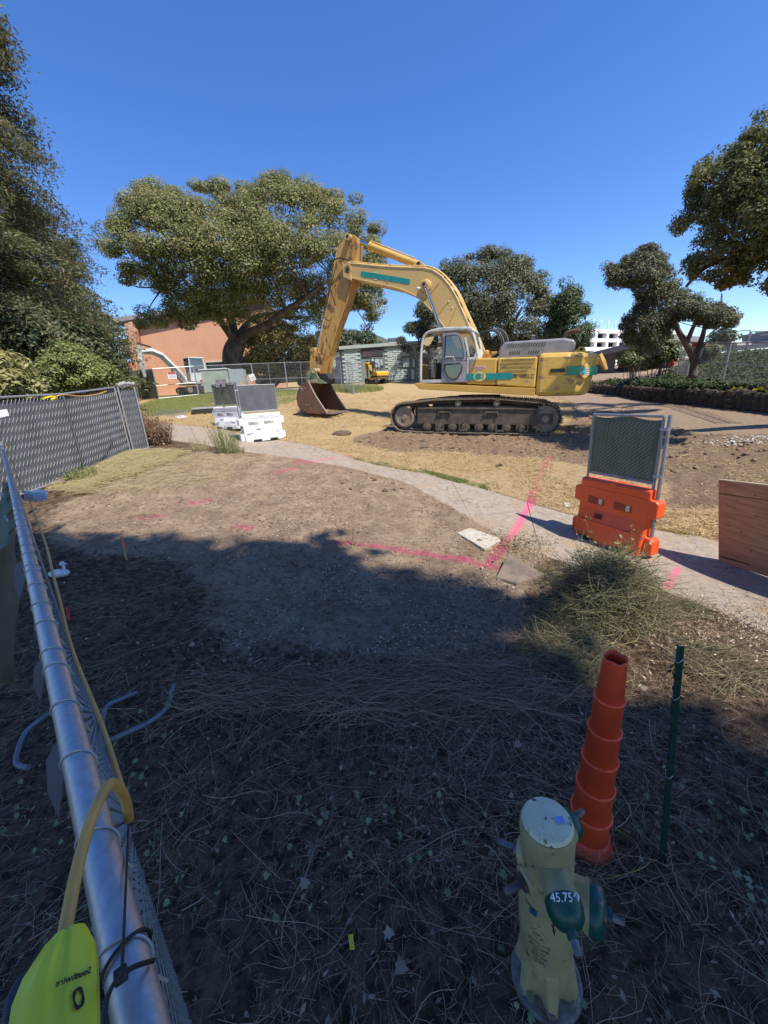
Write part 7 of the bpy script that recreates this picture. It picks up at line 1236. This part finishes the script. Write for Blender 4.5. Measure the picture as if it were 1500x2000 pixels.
# left bushes
def bush(poly, d, th, ncl, r, per, ls, m, lb, nm='shrub', **k): T = thing(nm, lb, 'shrub', gd((poly[0][0]+poly[len(poly)//2][0])/2, 800, d)); C = crown(poly, d, th, ncl, r, per, ls, m, T, **k); twigsto(T, [gd(poly[0][0]+30, 800, d)], C, 20, .03, BRK2); return T
bush([(40,800),(60,740),(90,690),(110,660),(140,665),(180,690),(225,715),(235,745),(210,765),(120,785)], 17, 1.6, 300, .34, 130, .045, BSH, 'bright green rounded shrub rising behind the left fence')
bush([(-40,810),(-40,670),(0,672),(30,700),(50,730),(75,760),(70,790),(0,805)], 14, 1.2, 150, .38, 90, .085, BSY, 'yellowish leafy shrub at the left edge above the fence', asp=.35)
bush([(0,690),(20,600),(80,600),(150,620),(200,650),(240,690),(250,735),(180,740),(120,690),(60,720)], 24, 2.5, 190, .75, 100, .10, DKB, 'dark evergreen shrubs between the redwoods and the green shrub')
bush([(225,745),(235,700),(255,705),(270,735),(262,760)], 30, 1, 24, .5, 60, .09, BSH, 'little shrub at the foot of the corner fin')
# trees at right
T = thing('leaning_tree', 'dark small leaved tree leaning left out of the ivy bank', 'tree', at(1352, 735, 21)); p = [at(1352, 738, 21), at(1355, 705, 21), at(1340, 672, 20.5), at(1322, 640, 20), at(1312, 600, 19.5), at(1290, 560, 19)]; limb(T, p, .17, .05, nm='trunk', k=10); l2 = [at(1355, 705, 21), at(1368, 670, 21), at(1376, 640, 21), at(1380, 600, 20.5)]; limb(T, l2, .15, .04); l3 = [at(1322, 640, 20), at(1280, 590, 19.5), at(1230, 560, 19)]; limb(T, l3, .12, .03); l4 = [at(1340, 672, 20.5), at(1370, 610, 20), at(1410, 590, 20)]; limb(T, l4, .10, .03)
C = crown([(1162,530),(1180,512),(1205,515),(1225,495),(1250,480),(1275,465),(1285,490),(1300,490),(1310,520),(1330,560),(1380,580),(1450,610),(1440,640),(1380,645),(1330,625),(1310,650),(1290,690),(1250,700),(1220,670),(1205,640),(1222,600),(1250,585),(1230,570),(1180,560)], 19.8, 2.4, 760, .27, 95, .036, OAKD, T, .37, .75, .6, jit=.5); twigsto(T, p[2:]+l2[1:]+l3+l4, C, 90, .02)
T = thing('overhanging_oak', 'large dark oak leaning in from the right edge high over the bank', 'tree', gd(1750, 760, 16)); p = [gd(1750, 760, 16), at(1700, 640, 15), at(1640, 520, 14), at(1540, 430, 13.5), at(1440, 380, 13)]; limb(T, p, .4, .08, nm='trunk'); l2 = [at(1640, 520, 14), at(1540, 500, 13), at(1450, 500, 13), at(1380, 520, 12.8), at(1340, 560, 12.8)]; limb(T, l2, .16, .03); l3 = [at(1640, 520, 14), at(1600, 400, 14), at(1520, 300, 14), at(1470, 260, 14)]; limb(T, l3, .2, .03); l4 = [at(1540, 430, 13.5), at(1450, 440, 13), at(1380, 470, 13)]; limb(T, l4, .1, .02)
C = crown([(1640,160),(1560,190),(1500,205),(1460,240),(1425,260),(1410,290),(1375,300),(1350,330),(1345,370),(1318,385),(1320,420),(1308,440),(1318,480),(1335,505),(1330,540),(1370,585),(1410,570),(1450,555),(1480,560),(1500,575),(1600,560),(1700,500),(1750,380),(1720,220)], 13.2, 2.2, 1150, .24, 105, .031, leafmat('near_oak', (.07, .08, .032), (.29, .29, .11), .4), T, .39, .75, .6, jit=.5, edge=.2); twigsto(T, p[2:]+l2+l3+l4, C, 150, .016)
DBS = leafmat('mid_bush', (.06, .08, .02), (.20, .22, .07))
for poly, d, m, lb, n_, lf in [([(1245,700),(1260,660),(1300,645),(1330,665),(1335,700),(1300,725),(1255,722)], 26, DBS, 'light green shrubs behind the leaning tree', 70, .10), ([(1372,690),(1380,665),(1400,668),(1400,700),(1380,712)], 27, DBS, 'small bright shrub between the bank fences', 22, .09), ([(1390,650),(1410,640),(1430,650),(1440,668),(1380,668)], 60, DKB, 'far dark treetop above the terraced building', 20, .2), ([(1205,715),(1215,690),(1250,690),(1262,715)], 30, DBS, 'low shrub by the grey building porch', 24, .1)]:
    bush(poly, d, .8, n_, .45*d/27, 70, lf, m, lb)
# brown dead bush, weeds, dry stems
def standing(nm, px, py, w_, h, n, m, lb, cat, r=(.0015, .004), lean=.35, curl=.4, leafy=0, lm=None, ls=.02, seg=6):
    g_ = G(px, py); T = thing(nm, lb, cat, g_); a = RNG.uniform(0, 6.28, n); rr = RNG.uniform(0, 1, n)**.5*w_*.5; B = np.c_[g_[0]+np.cos(a)*rr, g_[1]+np.sin(a)*rr*.7]; B = np.c_[B, HH(B[:, 0], B[:, 1])-.02]; L = h*RNG.uniform(.5, 1.1, n); D = np.c_[np.cos(a)*lean*RNG.uniform(0, 1, n), np.sin(a)*lean*RNG.uniform(0, 1, n), np.ones(n)]; D /= np.linalg.norm(D, axis=1, keepdims=True)
    V, F, A = twigs(B+D*L[:, None]*.5, D, L, RNG.uniform(*r, n), seg, curl); npmesh('stems', V, F, m, parent=T, vals=A, kind='stuff')
    if leafy:
        k = RNG.integers(0, n, leafy); t = RNG.uniform(.15, 1, leafy); P = B[k]+D[k]*(L[k]*t)[:, None]+RNG.normal(0, .02+w_*.04, (leafy, 3)); V, F, A = leafquads(P, RNG.normal(0, 1, (leafy, 3)), ls*RNG.uniform(.6, 1.3, leafy), .5); npmesh('leaves', V, F, lm or m, parent=T, vals=A, kind='stuff')
    return T
standing('dead_bush', 268, 866, 1.0, .95, 260, BRN, 'brown dried bush left half beside the turning fence panel', 'bush', (.003, .007), .5, .5, 6500, BRN, .026); standing('dead_bush', 308, 868, .75, .72, 200, BRN, 'brown dried bush right half, lower, near the path', 'bush', (.003, .007), .5, .5, 4200, BRN, .026)
ST = mat('pale_stem', (.40, .34, .15), .8, c2=(.62, .52, .30), attr=1)
standing('weed_clump', 445, 886, .6, .85, 170, m_green, 'tall thin green weeds before the white barriers', 'weeds', (.002, .004), .3, .4, 500, m_green, .02); standing('weed_clump', 392, 880, .5, .35, 110, ST, 'pale weed clump left of the tall green weeds', 'weeds', (.002, .004), .3, .4, 300, m_green, .015); standing('weed_clump', 470, 886, .2, .22, 50, m_green, 'short green weeds right of the tall weeds', 'weeds', (.002, .004), .3, .4, 60, m_green, .014)
standing('weed_clump', 155, 938, .6, .28, 160, m_green, 'low green weed at the foot of the slate fence', 'weeds', (.001, .003), .9, .8, 1400, BSH, .02)
standing('weed_clump', 1085, 955, .2, .05, 30, m_green, 'tiny green tuft at the path edge left of the barrier', 'weeds', (.001, .002), .8, .5, 30, m_green, .01); standing('weed_clump', 1330, 1040, .35, .07, 60, m_green, 'flat green weed at the path joint right of the orange barrier', 'weeds', (.001, .002), 1.2, .5, 260, m_green, .012); standing('weed_clump', 1010, 1000, .1, .04, 10, ST, 'dry tuft on the path', 'weeds', (.001, .002), 1, .5) if False else None
hp = G(265, 918); v1 = stems(9000, hp[0]-2.4, hp[0]+2.2, hp[1]-2.0, hp[1]+1.5, lambda x, y: (((x-hp[0])/2.3)**2+((y-hp[1])/1.5)**2 < 1) & ((~barein(x, y)) | (RNG.uniform(0, 1, len(x)) < .12)), .12, .5, .0015, .003, .10, 1.0, 6, .3)
tag(npmesh('dry_grass', v1[0], v1[1], ST, vals=v1[2], kind='stuff'), 'mat of bleached dry grass below the brown bush', 'dry grass')
# brush pile and its live shoots
BPm = mat('brush_stems', (.055, .048, .024), .9, c2=(.32, .29, .155), attr=1)
def mound(px, py, rx, ry, h, n, lb, r=(.0012, .003), L=(.25, .8), m=BPm, dirs=None, off=(0, 0)):
    g_ = G(px, py); a = RNG.uniform(0, 6.28, n); rr = RNG.uniform(0, 1, n)**.55; x = g_[0]+np.cos(a)*rr*rx; y = g_[1]+np.sin(a)*rr*ry; z = HH(x, y)+h*(1-rr**2)*RNG.uniform(.15, 1, n)**.6; tdir = np.stack([-np.sin(a)+RNG.normal(0, .5, n), np.cos(a)+RNG.normal(0, .5, n), RNG.normal(0, .25+h*.6, n)], 1)
    V, F, A = twigs(np.c_[x, y, z], tdir, RNG.uniform(*L, n), RNG.uniform(*r, n), 9, 1.1, .35); return tag(npmesh('brush_pile', V, F, m, vals=A, kind='stuff'), lb, 'brush')
mound(1180, 1195, .50, .42, .58, 3400, 'mound of grey green cut brush behind the orange cone'); mound(1105, 1275, .28, .40, .16, 700, 'tail of cut stems spilling down left of the cone'); mound(1060, 1130, .25, .22, .10, 420, 'dry leafy brush by the broken slab', m=BPm, L=(.1, .35))
mound(1330, 1195, .28, .18, .08, 220, 'straggling edge of the brush near the path at right', L=(.2, .6)); mound(1400, 1300, .25, .25, .06, 140, 'brush stems sliding down the small soil hump at right')
g_ = G(1180, 1200); n = 5200; a = RNG.uniform(0, 6.28, n); rr = RNG.uniform(0, 1, n)**.6; x = g_[0]+np.cos(a)*rr*.55; y = g_[1]+np.sin(a)*rr*.45; z = HH(x, y)+.62*(1-rr**2)*RNG.uniform(.4, 1.05, n); V, F, A = leafquads(np.c_[x, y, z], RNG.normal(0, 1, (n, 3))+[0, 0, .5], RNG.uniform(.006, .016, n), .6); tag(npmesh('brush_leaves', V, F, DRL, vals=A, kind='stuff'), 'small curled leaves in the brush mound', 'leaves')
for px, py, h, n_, lb in ((1165, 1165, .85, 18, 'leafy live shoot rising before the orange barrier'), (1215, 1180, .65, 13, 'second leafy shoot out of the brush, nearer the barrier foot'), (1130, 1175, .5, 10, 'small leafy shoot at the left of the brush mound')):
    standing('leafy_shoot', px, py, .28, h, n_, BPm, lb, 'plant', (.0015, .003), .5, .8, int(900*h), leafmat('shoot_leaves', (.14, .20, .05), (.38, .42, .17)), .02)
g_ = G(1010, 1065); n = 900; x = g_[0]+RNG.normal(0, .28, n); y = g_[1]+RNG.normal(0, .25, n); z = HH(x, y)+RNG.uniform(.005, .06, n); V, F, A = leafquads(np.c_[x, y, z], RNG.normal(0, .7, (n, 3))+[0, 0, 1], RNG.uniform(.012, .03, n), .35); tag(npmesh('dry_leaf_drift', V, F, DRL, vals=A, kind='stuff'), 'drift of pale dry leaves by the concrete slab', 'leaves')
g_ = G(1440, 1230); n = 1600; x = g_[0]+RNG.normal(0, .5, n); y = g_[1]+RNG.normal(0, .35, n); z = HH(x, y)+RNG.uniform(.005, .04, n); V, F, A = leafquads(np.c_[x, y, z], RNG.normal(0, .6, (n, 3))+[0, 0, 1], RNG.uniform(.008, .022, n), .35); tag(npmesh('wood_chip_drift', V, F, m_chip, vals=A, kind='stuff'), 'orange brown chips along the near edge of the path at right', 'chips')
# tree behind the camera whose crown shades the foreground
EDGE = [(0,965),(60,975),(150,985),(215,1005),(300,1012),(330,1035),(400,1015),(425,1060),(480,1092),(540,1085),(600,1062),(650,1085),(665,1130),(760,1125),(800,1150),(900,1140),(960,1190),(985,1225),(890,1228),(905,1280),(1000,1300),(1060,1325),(1130,1365),(1200,1385),(1300,1395),(1380,1420),(1440,1465),(1500,1510),(1600,1580)]
EG = np.array([G(*p)[:2] for p in EDGE]); sh = SD[:2]/SD[2]
T = thing('shade_tree', 'tall evergreen behind the camera that shades the foreground', 'tree', (9, -12, H(9, -12)))
cl_ = []; 
while len(cl_) < 3200:
    x, y = random.uniform(-9, 11), random.uniform(-9, 5.5)
    if inpoly(np.array([x]), np.array([y]), list(map(tuple, EG))+[(14, 0), (14, -12), (-12, -12), (-12, 3.5)])[0]: cl_.append((x, y))
cl_ = np.array(cl_); gz = HH(cl_[:, 0], cl_[:, 1]); hh_ = RNG.uniform(15, 26, len(cl_)); C = np.c_[cl_[:, 0]+sh[0]*hh_, cl_[:, 1]+sh[1]*hh_, gz+hh_]
per = 16; idx = np.repeat(np.arange(len(C)), per); P = C[idx]+RNG.normal(0, .26, (len(idx), 3)); V, F, A = leafquads(P, RNG.normal(0, .5, (len(idx), 3))+SD*1.2, RNG.uniform(.14, .26, len(idx)), .6); npmesh('crown', V, F, RWL, parent=T, vals=A)
c2_ = np.c_[RNG.uniform(-16, 24, 1500), RNG.uniform(-26, -9, 1500)]; h2_ = RNG.uniform(10, 26, 1500); C = np.c_[c2_[:, 0]+sh[0]*h2_, c2_[:, 1]+sh[1]*h2_+4, h2_]; idx = np.repeat(np.arange(1500), 9); V, F, A = leafquads(C[idx]+RNG.normal(0, .5, (len(idx), 3)), RNG.normal(0, .6, (len(idx), 3))+[0, .4, 1], RNG.uniform(.3, .5, len(idx)), .6); npmesh('crown', V, F, RWL, parent=T, vals=A)  # unseen outer leaves added to block sky light from the foreground
limb(T, [(9, -12, H(9, -12)), (9.2, -12.3, 12), (9, -12.5, 27)], .7, .25, nm='trunk')
for a in range(8): limb(T, [(9.1, -12.4, 14+a*1.2), (9+5*math.cos(a*.8), -12+4*math.sin(a*.8), 17+a*.9)], .15, .05, nm='limb')
